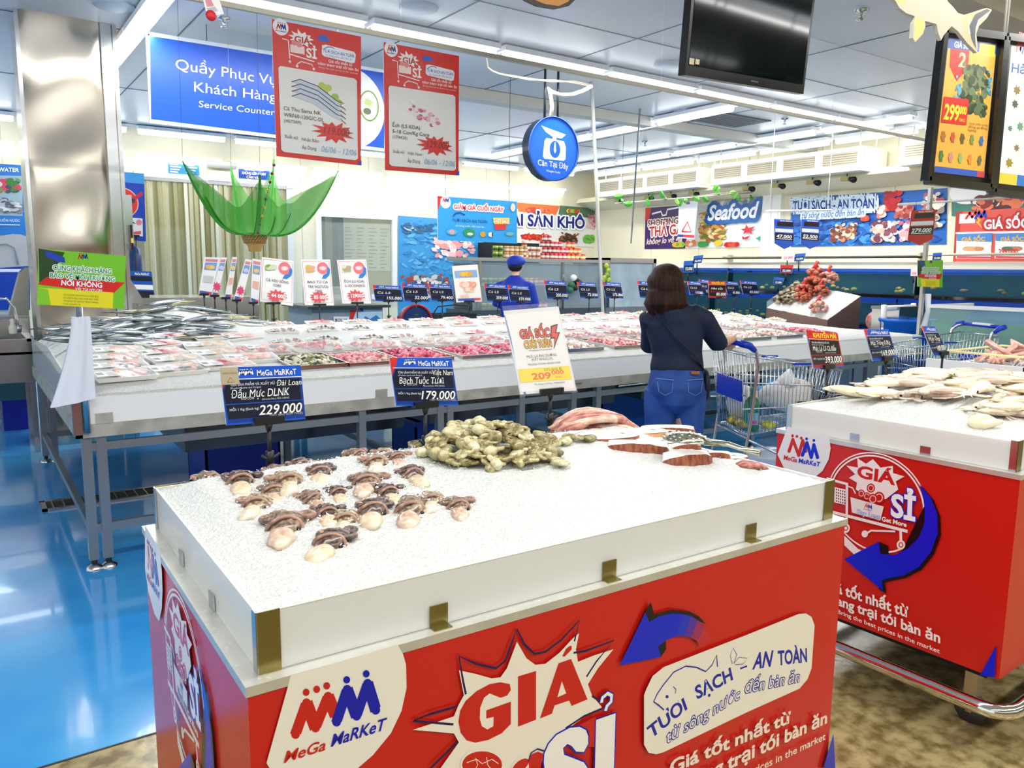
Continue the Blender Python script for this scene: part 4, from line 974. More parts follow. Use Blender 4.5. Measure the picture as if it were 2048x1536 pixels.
def cuttle(seed, L=.125):
    rd = random.Random(seed); t = thing('cuttlefish_head', '', 'cuttlefish')
    m = MB(); s = seed*3.1
    m.ball((0, -L*.36, .008), (L*.17, L*.3, L*.13), cream[seed % 3], 16, 11, fn=lambda v: v*(1+.2*noise.noise(v*38+Vector((s, 0, 0)))+.1*noise.noise(v*110+Vector((s, 0, 0))))); m.build('head', t)
    m = MB(); pm = purp[seed % 3]
    m.ball((0, L*.1, .01), (L*.22, L*.36, L*.17), pm, 16, 11, fn=lambda v: v*(1+.26*noise.noise(v*50+Vector((0, s, 0)))+.14*noise.noise(v*130+Vector((0, s, 0))))); 
    for k in range(3):   # folded collar
        a0 = rd.uniform(-.4, .4); pts = [(L*.22*math.cos(a), L*(-.06+.12*k)+L*.07*math.sin(2*a+k), .008+L*.18*math.sin(a)) for a in [PI*j/10 for j in range(11)]]
        m.tube(pts, [L*.026]*11, pm if k else under, 6)
    m.build('mantle', t)
    m = MB()
    for k in range(8): curl(m, (rd.uniform(-.2, .2)*L, L*.25, .014), rd.uniform(.1, PI-.1), L*rd.uniform(.5, .9), L*.055, pm if k % 4 else under, rd, lift=.02, tight=4.2)
    m.build('arms', t)
    m = MB(); m.ball((L*.17, -L*.1, .012), L*.035, mat('#15131a', .08), 8, 6); m.build('eye', t)
    return t
cut = [cuttle(i) for i in range(5)]; cu_used = [0]*5
spots = [(676, 1085, 0, 1.0, .05), (585, 1062, 1, 1.12, .5), (528, 1025, 2, .9, .3), (495, 983, 3, 1.0, .9), (437, 966, 4, .85, 1.6), (668, 1036, 3, .8, .8), (705, 1046, 2, .8, .3), (760, 1030, 0, 1.0, .45), (835, 1026, 4, 1.05, .35), (878, 1009, 2, .8, .25), (930, 1017, 1, .85, .5), (748, 986, 1, 1.0, .3), (655, 966, 0, .9, .6), (838, 971, 0, .9, 1.0), (768, 950, 2, .9, .4), (702, 922, 3, .9, .2), (500, 949, 3, .85, .8), (570, 938, 4, .9, 1.1), (618, 941, 0, .85, 1.3), (592, 984, 2, 1.0, .7), (563, 1000, 1, .85, .5), (640, 1012, 4, .8, 1.2), (782, 900, 2, .8, .2), (790, 999, 3, .85, .9), (810, 941, 1, .8, .6), (730, 930, 1, .8, 1.2), (655, 927, 2, .8, .7), (690, 1000, 3, .7, .9)]
names = ['nearest the camera, cream tip forward', 'big curled one beside the nearest head', 'left edge of the group, half buried', 'with a cream bulb near the left', 'dark pink arms at the far left corner', 'with a ring-shaped fold behind the nearest head', 'pale one right of the ring-shaped fold', 'dark with cream tip in the front middle', 'dark purple second from the right front', 'pale and half buried at the right', 'last at the right end of the group', 'dark with open tip in the centre', 'long brown one behind the centre', 'thin dark one right of centre', 'frosted one behind the centre right', 'at the back edge, middle', 'small one near the left back edge', 'coiled brown at the back left', 'coiled pink at the back', 'frosted one in the left centre', 'frosted one under the left centre', 'buried under ice in the middle', 'whitish one by the back edge', 'buried one between the two dark front heads', 'frosted back right one', 'brown back centre one', 'small one behind the coiled pink one', 'small buried one in the middle row']
for (px_, py_, k, sc_, rz), nm in zip(spots, names):
    p = at_z(px_-14, py_+4, .995); z = top1(p.x, p.y)-.014; lab = 'cuttlefish head on the near cart: '+nm
    rz = -.46+(rz-.5)*.6; sc_ *= 1.1
    if not cu_used[k]: o = cut[k]; cu_used[k] = 1; o.location = (p.x, p.y, z); o.rotation_euler.z = rz; o.scale = (sc_,)*3; o['label'] = lab
    else: o = dup(cut[k], lab, (p.x, p.y, z), rz, scale=sc_)
    o['group'] = 'cuttlefish heads on the near cart'
# small octopus pile
ocol = [mat(h, .24, h2=g, vscale=60, spec=.7) for h, g in (('#c6bb8a', '#8a7e50'), ('#b7ab7c', '#746842'), ('#e2dab4', '#b4a87a'), ('#a69a66', '#665a34'))]
def octo(seed, L=.055):
    rd = random.Random(100+seed); t = thing('small_octopus', '', 'octopus'); mt_ = ocol[seed % 4]; s = seed*1.7
    m = MB(); m.ball((0, -L*.3, L*.24), (L*.27, L*.4, L*.23), mt_, 12, 9, fn=lambda v: v*(1+.12*noise.noise(v*70+Vector((s, 0, 0))))); m.build('mantle', t)
    m = MB(); 
    for k in range(8): curl(m, (math.cos(k*PI/4)*L*.08, L*.05+math.sin(k*PI/4)*L*.08, L*.22), k*PI/4+rd.uniform(-.3, .3), L*rd.uniform(1.2, 1.9), L*.095, mt_, rd, lift=.02*L/.06, tight=4.4)
    m.build('arms', t); return t
oc = [octo(i) for i in range(6)]; ou = [0]*6; rd = random.Random(9)
def oput(x, y, z, lab, grp='small octopus pile on the near cart', tl=.5, k=None):
    k = rd.randrange(6) if k is None else k; rot = (rd.uniform(-tl, tl), rd.uniform(-tl, tl), rd.uniform(0, 6.28)); sc_ = rd.uniform(.85, 1.2)
    if not ou[k]: o = oc[k]; ou[k] = 1; o.location = (x, y, z); o.rotation_euler = rot; o.scale = (sc_,)*3; o['label'] = lab; o['group'] = grp; return
    dup(oc[k], lab, (x, y, z), rot=rot, group=grp, scale=sc_)
c0, c1 = at_z(895, 915, 1.0), at_z(1085, 945, 1.0); ax = (c1-c0)
cc = at_z(985, 925, 1.0)
n = 0
for i in range(400):
    if n >= 88: break
    u, v = rd.uniform(-1, 1), rd.uniform(-1, 1)
    if u*u+v*v > 1: continue
    x = cc.x+u*.185+v*.03; y = cc.y+v*.15-u*.03
    q = M1.inverted() @ Vector((x, y, 0))
    if q.y > CWD-.05: continue
    h = (1-(u*u+v*v))*.062; lay_ = rd.random()
    k_ = rd.randrange(6); cw = ('olive', 'brownish', 'pale cream', 'dark olive')[k_ % 4]; zn = ('left', 'middle', 'right')[min(2, int((u+1)*1.5))]+' '+('front', 'top', 'back')[min(2, int((v+1)*1.5))]
    oput(x, y, top1(x, y)-.005+h*(.55+.45*lay_), '%s small octopus in the octopus pile, %s part' % (cw, zn), 'octopus pile, %s, %s part' % (cw, zn), k=k_)
    n += 1
for i, (px_, py_) in enumerate(((1145, 895), (1168, 898), (1120, 905), (835, 887), (865, 884), (1120, 945))):
    p = at_z(px_, py_, 1.0); oput(p.x, p.y, top1(p.x, p.y)-.004, 'stray small octopus on the ice beside the pile, %s of six' % ORD[i], 'stray octopuses beside the pile', .2)
# thick slices of giant squid with brown skin
skin = mat('#7a3a26', .28, h2='#a86040', vscale=40, bump=.4, bscale=60, spec=.7, stretch=(3, 1, 1)); sq_w = mat('#f4e9dc', .3, h2='#f6f0ea', vscale=20); orange = mat('#e0a070', .3)
def slab_piece(lab, P, rz, w_, d_, h, bend, parts=1, tilt=0):
    t = thing('squid_steak', lab, 'squid slice', P, 0, 'giant squid slices on the near cart', rot=(tilt, 0, rz)); n_ = 18
    out = [(w_*math.cos(a), -d_*math.sin(a)*(1+.1*math.sin(3*a))) for a in [PI*i/n_ for i in range(n_+1)]]
    inn = [(w_*.96*math.cos(a), -d_*bend*math.sin(a)) for a in [PI*i/n_ for i in range(n_, -1, -1)]]
    m = MB(); poly = out+inn
    hp_ = lambda a: h*(.3+.7*abs(math.sin(a))**.8)
    vs = [(x, y, hp_(PI*i/n_)+.004*noise.noise(Vector((x*30, y*30, 0)))) for i, (x, y) in enumerate(out)]+[(x, y, h*.9) for x, y in inn]
    fs = [(i, i+1, 2*n_-i, 2*n_+1-i) for i in range(n_)]
    m.add(vs, [tuple(reversed(f)) for f in fs], sq_w, True); m.add([(x, y, h*.9) for x, y in reversed(inn)]+[(x, y, 0) for x, y in reversed(inn)], [(i, n_+1+i, n_+2+i, i+1) for i in range(n_)], sq_w, True); m.build('flesh', t)
    m = MB(); m.grid(lambda u, v: (w_*math.cos(PI*(1-u))*(1+.03*math.sin(v*PI)), -d_*math.sin(PI*u)*(1+.1*math.sin(3*PI*(1-u)))*(1+.06*math.sin(v*PI)), hp_(PI*u)*v), n_, 4, skin); m.build('skin', t)
    return t
def on1(px_, py_, z=1.0):
    p = at_z(px_, py_, z); return (p.x, p.y, top1(p.x, p.y)-.012)
slab_piece('giant squid slice with brown skin, left of the two nearest slices', on1(1275, 905), -.75, .085, .05, .035, -.45)
slab_piece('giant squid slice with thick brown skin, nearest to the cart front', on1(1372, 922), -.35, .07, .05, .04, -.5)
slab_piece('giant squid slice with brown skin behind the nearest slice, left half', on1(1372, 900), -.4, .045, .02, .026, -.8)
slab_piece('giant squid slice with brown skin behind the nearest slice, right half', on1(1425, 912), -.5, .05, .02, .026, -.8)
slab_piece('small brown triangular squid piece left of the perforated ladle', on1(1336, 864), -.8, .04, .016, .03, -.9)
t = slab_piece('folded squid slice with orange edge at the back right corner', on1(1335, 856), -.55, .09, .035, .03, -1.0)
def disc(lab, P, rx, ry, rz, h=.02, spot=None, rim=skin):
    t = thing('squid_disc', lab, 'squid slice', P, rz, 'giant squid slices on the near cart'); m = MB()
    m.grid(lambda u, v: (rx*v*math.cos(2*PI*u), ry*v*math.sin(2*PI*u), h*(1-.25*v*v)+.004*noise.noise(Vector((u*3, v*3, 5)))), 32, 6, sq_w); m.build('flesh', t)
    m = MB(); m.grid(lambda u, v: (rx*(1+.02*v)*math.cos(2*PI*u), ry*(1+.02*v)*math.sin(2*PI*u), h*.75*(1-v)), 32, 2, rim); m.build('skin', t)
    if spot: m = MB(); m.ball((spot[0], spot[1], h*.92), (rx*.26, ry*.2, .004), mat('#eed9a0', .3), 14, 6); m.build('yellow_patch', t)
disc('flat round white squid disc with a yellow patch', on1(1212, 886), .1, .06, -.4, .022, (-.01, .01))
disc('white squid disc with orange stripe behind the yellow patched disc', on1(1275, 866), .1, .045, -.5, .024, None, orange)
disc('pale squid disc left of the ladle bowl', on1(1300, 890), .075, .04, -.6, .014)
disc('thin white squid flap in front of the ladle', on1(1440, 905), .08, .04, -.5, .014)
t = thing('squid_tail', 'reddish striped squid tail at the right end of the cart', 'squid slice', on1(1498, 930), -.6, 'giant squid slices on the near cart')
m = MB()
for k in range(6): m.tube([(-.045, -.012+.006*k, .006), (-.01, -.02+.009*k, .016), (.03, -.016+.007*k, .014), (.05, -.004+.002*k, .006)], [.004, .007, .007, .003], mat('#8a4038', .28, h2='#c88a7c', vscale=60), 7)
m.build('tail_flesh', t)
# pink folded squid body
t = thing('squid_tentacles', 'large heap of folded pink brown squid tentacles at the back edge', 'squid', on1(1185, 858), -.35)
rd = random.Random(21); pk_ = [mat(h, .25, h2=g, vscale=30, spec=.7) for h, g in (('#c98a78', '#a05c50'), ('#dcae9c', '#b87a6a'), ('#e6c4ae', '#cc9682'))]
for k in range(13):
    m = MB(); a = -.14+.28*k/12; pts = []; z = .012+.045*math.sin(PI*k/12)
    for i in range(9): pts.append((-.13+.034*i+rd.uniform(-.008, .008), -.05+.1*((k*5) % 13)/12+.02*math.sin(i*.9+k), .01+z*math.sin(PI*(i+.6)/9.4)))
    m.tube(pts, [.006]+[rd.uniform(.013, .019) for _ in range(7)]+[.005], pk_[k % 3], 9, flat=.75); m.build('tentacle', t)
# perforated ladle
b, e = at_z(1372, 880, 1.055), at_z(1518, 918, 1.035); d = (e-b)
t = thing('perforated_ladle', 'steel perforated ladle lying across the slices toward the right edge', 'ladle', tuple(b), math.atan2(d.y, d.x)); L = d.length
lmt = mat('#b9b6a0', .18, .9)
m = MB(); R_ = .062
for j in range(6):
    for i in range(28):
        pass
prof_ = [(R_*math.sin(a), -.03*math.cos(a)+.03-.03) for a in [PI/2*i/7 for i in range(8)]]
m.grid(lambda u, v: (R_*1.05*math.sin(PI/2*v)*math.cos(2*PI*u), R_*.8*math.sin(PI/2*v)*math.sin(2*PI*u), .022*math.cos(PI/2*v)), 30, 8, lmt)
m.build('bowl', t); m = MB()
for j in range(1, 5):
    for i in range(6*j):
        a = 2*PI*i/(6*j)+.3*j; q = .2*j; m.ball((R_*1.05*math.sin(PI/2*q)*math.cos(a), R_*.8*math.sin(PI/2*q)*math.sin(a), .0225*math.cos(PI/2*q)+.0005), (.0034, .0034, .0012), mat('#f2efd8', .3) if (i+j) % 3 else mat('#4a462c', .5), 7, 3)
m.build('perforations', t)
m = MB(); m.tube([(R_*.9, 0, .004), (.12, 0, .006), (L*.75, 0, 0), (L, 0, -.005)], [.019, .012, .011, .013], lmt, 10, flat=.55, up=(0, 0, 1)); m.build('handle', t)

# ---- whole squid heaped on the right cart
def squid(seed, L=.26):
    rd = random.Random(200+seed); t = thing('whole_squid', '', 'squid'); c1, c2 = (('#f1e7cc', '#e6d8b0'), ('#efe3c8', '#cbb59a'), ('#f4ecd8', '#e9dcc0'), ('#e6d6c0', '#b89c8c'))[seed % 4]
    mt_ = mat(c1, .25, h2=c2, vscale=16, spec=.7, stretch=(.4, 3, 3)); bd = rd.uniform(-.5, .5)
    def bp(u): return (L*(u-.55), bd*L*.3*math.sin(PI*u), .012+.006*math.sin(PI*u))
    m = MB(); m.tube([bp(i/9*.62) for i in range(10)], [.003, .012, .02, .024, .026, .026, .025, .023, .021, .018], mt_, 12, flat=.62, up=(0, 0, 1)); m.build('mantle', t)
    m = MB(); m.prism([(-L*.53, 0), (-L*.4, .045), (-L*.26, .02), (-L*.26, -.02), (-L*.4, -.045)], 2, .008, .011, mt_); m.build('fin', t)
    m = MB(); m.ball(bp(.66), (.02, .015, .012), mt_, 10, 7); m.ball((bp(.66)[0], bp(.66)[1]+.013, .016), .005, BLACK, 7, 5); m.build('head', t)
    m = MB()
    for k in range(7): b_ = bp(.7); curl(m, (b_[0], b_[1]+(k-3)*.004, .012), rd.uniform(-.5, .5), L*rd.uniform(.22, .4), .006, mt_, rd, lift=.004, tight=1.6)
    m.build('arms', t); return t
sq = [squid(i) for i in range(5)]; su = [0]*5; rd = random.Random(31); n = 0
for i in range(600):
    if n >= 100: break
    u, v = rd.uniform(-1, 1), rd.uniform(-1, 1)
    if u**4+v**4 > 1: continue
    lx = CL*.57+u*CL*.41; ly = CWD*.5+v*CWD*.44; p = M2 @ Vector((lx, ly, 0)); k = n % 5
    lab = '%s whole squid in the heap on the right cart, %s %s part' % (('cream', 'brownish', 'ivory', 'pinkish', 'cream')[k], ('left', 'middle', 'right')[min(2, int((u+1)*1.5))], ('near', 'centre', 'far')[min(2, int((v+1)*1.5))])
    z = top2(p.x, p.y)-.004+rd.uniform(0, .045)*max(0, 1-u*u-v*v*.5); rot = (rd.uniform(-.15, .15), -.12*u, rd.gauss(-.25, .45)+(PI if rd.random() < .35 else 0)); sc_ = rd.uniform(.85, 1.2)
    if not su[k]: o = sq[k]; su[k] = 1; o.location = (p.x, p.y, z); o.rotation_euler = rot; o['label'] = lab
    else: o = dup(sq[k], lab, (p.x, p.y, z), rot=rot, scale=sc_)
    o['group'] = lab.split()[0]+' squid on the right cart, '+lab.split(', ')[1]
    n += 1
# loops of squid tubes at the near edge of the heap
for i in range(7):
    lx = .16+i*.17; p = M2 @ Vector((lx, .16+.05*math.sin(i*2.1), 0)); z = top2(p.x, p.y)
    t = thing('squid_tube', 'thick cream squid tube at the near side of the right heap, %s from left' % ORD[i], 'squid', (p.x, p.y, z-.004), rd.uniform(-.6, .3), 'cream squid tubes on the right cart')
    m = MB(); R2 = .035; a0 = rd.uniform(0, 1)
    m.tube([(R2*1.6*math.cos(a0+a*.5), R2*math.sin(a0+a*.5), .014+.008*math.sin(a)) for a in range(9)], [.008, .014, .017, .018, .018, .018, .017, .014, .007], mat('#f4ecd0', .25, h2='#ecdfb8', vscale=14), 10); m.build('flesh', t)
# ================================================================ price cards, posters and hanging signs
NAVY, TAGB = '#123a8c', '#1b55c4'
def board(name, label, cat, y, q, back, thick=.004, group=None, parent=None, edge='#dfe3e6', x=None, pname='card'):
    """board through photo points tl, tr, br, bl in the plane y (or x); returns art and a finisher"""
    if x is not None: to3, px = side(x)
    else: to3, px = front(y)
    m = MB(); P = [px(*p) for p in q]; e = mat(edge, .4)
    if x is not None: m.prism([(-u, v) for u, v in P], 0, x+.0002, x+thick, e)
    else: m.prism(P, 1, y+.0002, y+thick, e)
    a = Art(m, to3, px, rough=.3); a.poly(q, back); a.q = q
    def S(u, v):   # bilinear place on the card, u right, v down, 0..1
        (x0, y0), (x1, y1), (x2, y2), (x3, y3) = q
        return ((x0*(1-u)+x1*u)*(1-v)+(x3*(1-u)+x2*u)*v, (y0*(1-u)+y1*u)*(1-v)+(y3*(1-u)+y2*u)*v)
    a.S = S
    a.R = lambda u0, v0, u1, v1, h: a.poly([S(u0, v0), S(u1, v0), S(u1, v1), S(u0, v1)], h)
    a.T = lambda s, u0, u1, vb, hgt, h, w=.0, sh=0, ol=None, ow=0: a.text(s, S(u0, vb), S(u1, vb), S(u0, vb-hgt), h, w, sh, ol, ow)
    def fin(parent=None):
        if parent: return m.build(pname, parent, world=True)
        return tag(m.build(name), label, cat, group)
    a.mb_ = m
    return a, fin
clipm = mat('#16171a', .35)
def stand(t, top, foot, jaw=True, w_=.05):
    """black clip stand: jaw under the card, pole, little clamp at the foot"""
    top, foot = Vector(top), Vector(foot)
    if jaw:
        m = MB(); m.box((top.x-w_/2, top.y-.012, top.z-.004), (top.x+w_/2, top.y+.014, top.z+.014), clipm); m.tube([top+Vector((0, 0, -.002)), top+Vector((0, 0, -.022))], [.012, .006], clipm, 8); m.build('clip_jaw', t, world=True)
    m = MB(); m.tube([top+Vector((0, 0, -.015)), foot], .0055, clipm, 8); m.build('pole', t, world=True)
    m = MB(); m.tube([foot+Vector((0, 0, .03)), foot+Vector((0, 0, -.01))], .011, clipm, 8); m.tube([foot+Vector((-.02, 0, .02)), foot+Vector((.0, 0, .004)), foot+Vector((.022, -.01, .024))], [.004, .007, .004], clipm, 6); m.build('clamp', t, world=True)
def chalk(a, head, lines, price, red=False, sticker=False, detail=True):
    c1, c2 = (('#c22a22', '#1d1417') if red else (TAGB, '#141b2e'))
    a.R(0, 0, 1, .2, c1); 
    if not red: a.poly([a.S(0, 0), a.S(.13, 0), a.S(.02, .42), a.S(0, .42)], '#d2302c')
    a.poly([a.S(.07, .2), a.S(1, .2), a.S(1, .97), a.S(.02, .97), a.S(0, .38)] , NAVY if not red else '#a32420'); a.poly([a.S(.075, .24), a.S(.97, .24), a.S(.97, .9), a.S(.035, .9), a.S(.01, .42)], c2)
    a.R(.03, .205, 1, .22, '#e8ecf2' if not red else '#f4c8b0')
    if red: a.T(head, .2, .93, .17, .12, '#f8d22a', .03)
    else:
        p = a.px; u0, v0 = p(*a.S(.2, .17)); u1, _ = p(*a.S(.4, .17)); _, v1 = p(*a.S(.2, .03))
        a.px = None; a.logo(u0, v0-(v1-v0)*.1, u1-u0, False, cols=('#f2f4f8', '#f2f4f8'), vs=(v1-v0)/(u1-u0)*1.15); a.px = p
        a.T('MeGa MaRKeT', .45, .94, .165, .1, '#f2f4f8', .015)
    if detail:
        a.T('TÊN SẢN PHẨM VÀ XUẤT XỨ', .1, .66, .33, .045, '#cfd6e2', .01); a.T('(Product name and Origin)', .1, .48, .38, .03, '#cfd6e2')
        a.T('KG/CON', .22, .38, .575, .045, '#cfd6e2'); a.T('Loại / Grade', .62, .82, .535, .03, '#cfd6e2'); a.T('(Article No.) MÃ HÀNG', .48, .82, .6, .03, '#cfd6e2')
        a.T('MỖI 1 Kg (Each kg)', .06, .43, .76, .04, '#cfd6e2', .01); a.T('+VAT (BAO GỒM THUẾ)', .55, .97, .895, .035, '#cfd6e2')
    a.R(.02, .635, 1, .65, TAGB if not red else '#c22a22')
    for s, u0, u1, vb, h in lines: a.T(s, u0, u1, vb, h, '#f4f4ee', .0, .25)
    a.T(price, .42, .97, .86, .17, '#f6f6f2', .012, .25)
def edge_clip(q): return ((q[2][0]+q[3][0])/2, (q[2][1]+q[3][1])/2)

# front cards on the near cart
Yt = 1.955
for lab, q, lines, price, foot in (
    ('blue black chalk price card 229.000 with triangle sticker behind the cuttlefish heads', [(440, 735), (601, 730), (611, 838), (453, 851)], [('Đài Loan', .68, .99, .36, .1), ('Đầu Mực DLNK', .1, .83, .54, .14)], '229.000', (540, 925)),
    ('blue black chalk price card 179.000 with red corner behind the octopus pile', [(779, 715), (903, 716), (917, 811), (792, 812)], [('Việt Nam', .66, .98, .36, .11), ('Bạch Tuộc Tươi', .1, .82, .54, .14)], '179.000', (851, 892))):
    t = thing('price_card', lab, 'price card', tuple(at_y(foot[0], foot[1], Yt)))
    a, fin = board('card', '', '', Yt, q, TAGB); chalk(a, '', lines, price)
    if price[0] == '2': a.R(0, 0, .22, .3, '#b3a88a'); p0 = a.S(.11, .17); a.line([a.S(.07, .26), a.S(.11, .18), a.S(.16, .26), a.S(.07, .26)], .0015, '#6a4a2a'); a.T('KHÔNG TỰ ĐỘNG', .02, .2, .12, .03, '#5a4a3a')
    fin(t); b = edge_clip(q); tp = at_y(b[0], b[1], Yt); ft = at_y(foot[0], foot[1], Yt); stand(t, (ft.x, Yt, tp.z), (ft.x, Yt, ft.z), w_=.075)
t = thing('offer_card', 'white offer card with lightning bolt and yellow 209.000 panel behind the carts', 'price card', tuple(at_y(1098, 845, Yt)))
q = [(1008, 622), (1117, 613), (1153, 781), (1041, 789)]
a, fin = board('card', '', '', Yt, q, '#dcdcda'); a.poly([a.S(0, .05), a.S(.1, 1), a.S(.06, 1.0), a.S(-.01, .05)], '#2a62b4')
a.R(.03, .04, .97, .97, '#e9e8e6')
a.T('GIÁ SỐC', .2, .74, .34, .1, '#e2502a', .03, 0, '#3a1410', .0022); a.T('CUỐI TUẦN', .24, .73, .46, .085, '#f2b622', .03, 0, '#3a1410', .0018); a.T('Weekend Promotion', .3, .72, .5, .02, '#444444')
a.poly([a.S(.78, .22), a.S(.92, .2), a.S(.86, .3), a.S(.93, .3), a.S(.75, .5), a.S(.8, .37), a.S(.73, .37)], '#3a1410'); a.poly([a.S(.8, .235), a.S(.89, .22), a.S(.83, .31), a.S(.9, .31), a.S(.77, .46), a.S(.82, .355), a.S(.755, .355)], '#e23a3a')
a.T('MỰC LÁ ĐẠI DƯƠNG', .24, .78, .575, .03, '#3a3a3a'); a.T('(CẮT KHÚC) DL', .32, .7, .615, .03, '#3a3a3a'); a.T('FROZEN OCEAN SQUID-CORE', .24, .82, .665, .022, '#4a4a4a')
a.R(.04, .7, .96, .86, '#ecd62c'); a.T('275.000 Đ', .5, .82, .745, .03, '#8a4a2a'); a.T('209', .26, .6, .835, .075, '#e8622a', .03); a.T('000', .62, .84, .79, .045, '#e8622a', .025); a.T('Đ/KG', .68, .8, .835, .02, '#c8802a'); a.T('Áp dụng từ 07/06 - 09/06/2024', .28, .82, .9, .018, '#6a6a6a')
fin(t); m = MB(); to3, px = front(Yt-.006)
m.add([to3(*px(*p), 0) for p in ((1004, 612), (1112, 605), (1156, 784), (1040, 793))][::-1], [(0, 3, 2, 1)], mat('#f4f8f8', .05, alpha=.12, spec=.7)); m.build('sleeve', t, world=True)
ft = at_y(1100, 845, Yt); tp = at_y(1098, 785, Yt); stand(t, (ft.x, Yt, tp.z), tuple(ft), w_=.09)

# cards behind the right cart
for lab, q, lines, price, foot, red, yy in (
    ('red and black promotion price card 393.000 left of the right cart squid', [(1612, 661), (1675, 666), (1688, 733), (1627, 738)], [('Mực Lá LS Cá Bầu', .1, .85, .52, .12)], '393.000', (1651, 805), True, 1.93),
    ('blue black chalk price card 169.000 tilted behind the right cart', [(1728, 658), (1777, 659), (1794, 716), (1746, 723)], [('Mực Trứng 0.3Kg', .1, .9, .5, .12)], '169.000', (1768, 775), False, 1.93),
    ('narrow glossy price card turned away behind the right cart', [(1843, 652), (1870, 653), (1896, 706), (1868, 712)], [('Mực Ống', .1, .9, .5, .12)], '189.000', (1882, 748), False, 1.9)):
    t = thing('price_card', lab, 'price card', tuple(at_y(foot[0], foot[1], yy)))
    a, fin = board('card', '', '', yy, q, TAGB); chalk(a, 'KHUYẾN MÃI', lines, price, red); fin(t)
    ft = at_y(foot[0], foot[1], yy); b = edge_clip(q); tp = at_y(b[0], b[1], yy); stand(t, (ft.x, yy, tp.z), (ft.x, yy, min(ft.z, 1.0)), w_=.07)

# cards along the back of the long counter
Yb = 6.8
def qd(x0, y0, x1, y1, sk=8, dy=0): return [(x0, y0), (x1-sk, y0+dy), (x1, y1), (x0+sk, y1-dy)]
tags_ = [(745, 570, 806, 604, '155.000', 'left of the pair by the office window'), (803, 566, 858, 604, '32.000', 'glossy one beside the 155.000 card'), (857, 568, 908, 603, '79.400', 'with white glare'), (968, 567, 1018, 604, '359.000', 'left of the uniformed worker'), (1015, 570, 1063, 606, '159.000', 'tilted in front of the worker'), (1088, 561, 1137, 599, '205.000', 'right of the worker'), (1154, 564, 1197, 597, '72.000', 'left of the thin white pole'), (1205, 564, 1247, 597, '175.000', 'right of the thin white pole'), (1274, 562, 1317, 597, '55.000', 'left of the woman head'), (1374, 562, 1407, 592, '115.000', 'right of the woman head'), (1449, 562, 1481, 592, '65.000', 'silvery one beside the red card'), (1480, 561, 1519, 591, '65.000', 'last at the right'), (1398, 558, 1424, 590, '95.000', 'dark one partly behind the red card')]
for x0, y0, x1, y1, pr, wh in tags_:
    yy = Yb+(.03 if pr in ('32.000', '95.000') else 0); q = qd(x0, y0, x1, y1, 6, 2)
    lab = 'chalk price card %s on far edge, %s' % (pr, wh)
    f = ((x0+x1)/2+2, y1+30); ft = at_y(f[0], f[1], yy); fz = min(ft.z, prof(yy)+.03)
    t = thing('price_card', lab, 'price card', (ft.x, yy, fz), 0, 'price cards on the far edge')
    a, fin = board('card', '', '', yy, q, TAGB); chalk(a, '', [('Cá LS', .12, .6, .52, .13)], pr, detail=False); fin(t)
    b = edge_clip(q); tp = at_y(b[0], b[1], yy); stand(t, (ft.x, yy, tp.z), (ft.x, yy, fz), w_=.1)
q = qd(1416, 562, 1453, 596, 2, 1); t = thing('price_card', 'orange red promotion card 85.000 on the far counter edge', 'price card', tuple(at_y(1435, 628, Yb-.03)), 0, 'price cards on the far edge')
a, fin = board('card', '', '', Yb-.03, q, '#c22a22'); chalk(a, 'KHUYẾN MÃI', [('Hàu sữa', .15, .8, .5, .13)], '85.000', True, detail=False); fin(t); ft = at_y(1436, 628, Yb-.03); stand(t, (ft.x, Yb-.03, at_y(1435, 596, Yb-.03).z), tuple(ft), w_=.1)
def a4(q, lab, lines, price, foot, y=6.8, fishc=None, bl=True):
    ft = at_y(foot[0], foot[1], y); t = thing('price_sheet', lab, 'price card', tuple(ft), 0, 'white price sheets on the far edge')
    a, fin = board('sheet', '', '', y, q, '#f6f5f6', pname='sheet'); S = a.S
    a.line([S(.04, .04), S(.96, .04), S(.96, .94), S(.04, .94), S(.04, .04)], .004, '#e87a80')
    c = a.uv(S(.72, .19)); P = a.px; a.px = None; w_ = abs(P(*S(1, 0))[0]-P(*S(0, 0))[0])
    a.ell(c[0], c[1], w_*.2, w_*.2, '#ee8086', 18); a.ell(c[0], c[1], w_*.12, w_*.07, '#f8dcdc', 12); a.px = P
    a.poly([S(.9, .14), S(.97, .22), S(.93, .34), S(.8, .42), S(.66, .42), S(.72, .34), S(.84, .3)], '#3a86d8')
    if fishc:
        P = a.px; a.px = None; p0, p1 = P(*S(.1, .32)), P(*S(.48, .1)); a.blobs(p0[0], p0[1], p1[0], p1[1], fishc, 16, w_*.16, 5, .6); a.px = P
    for i, s in enumerate(lines): a.T(s, *((.15, .85) if len(s) > 4 else (.38, .62)), .52+.1*i, .055, '#3c3c44', .008)
    p = a.uv(S(.5, .82)); P = a.px; a.px = None; a.burst(p[0], p[1], w_*.36, w_*.2, '#e25a5e', 12, .65, 4); a.px = P
    a.T(price, .32, .76, .86, .08, '#fff4f4', .03); fin(t)
    b = edge_clip(q); tp = at_y(b[0], b[1], y); stand(t, (ft.x, y, tp.z), tuple(ft), w_=.12)
a4([(602, 519), (660, 519), (668, 611), (610, 610)], 'white price sheet 85.000 with yellow fish fillet picture', ['BAO TỬ CÁ', 'TRA NG(TƯƠI)', 'CORE'], '85 000', (640, 650), fishc=['#e0c45a', '#e8b48a', '#c8d080'])
a4([(674, 520), (732, 519), (742, 607), (685, 607)], 'white price sheet 129.000 with frog meat picture', ['ẾCH (LS KDA)', '5-10CON/KG'], '129000', (715, 645), fishc=['#e8e0c0', '#b8b088', '#f0d8b0'])
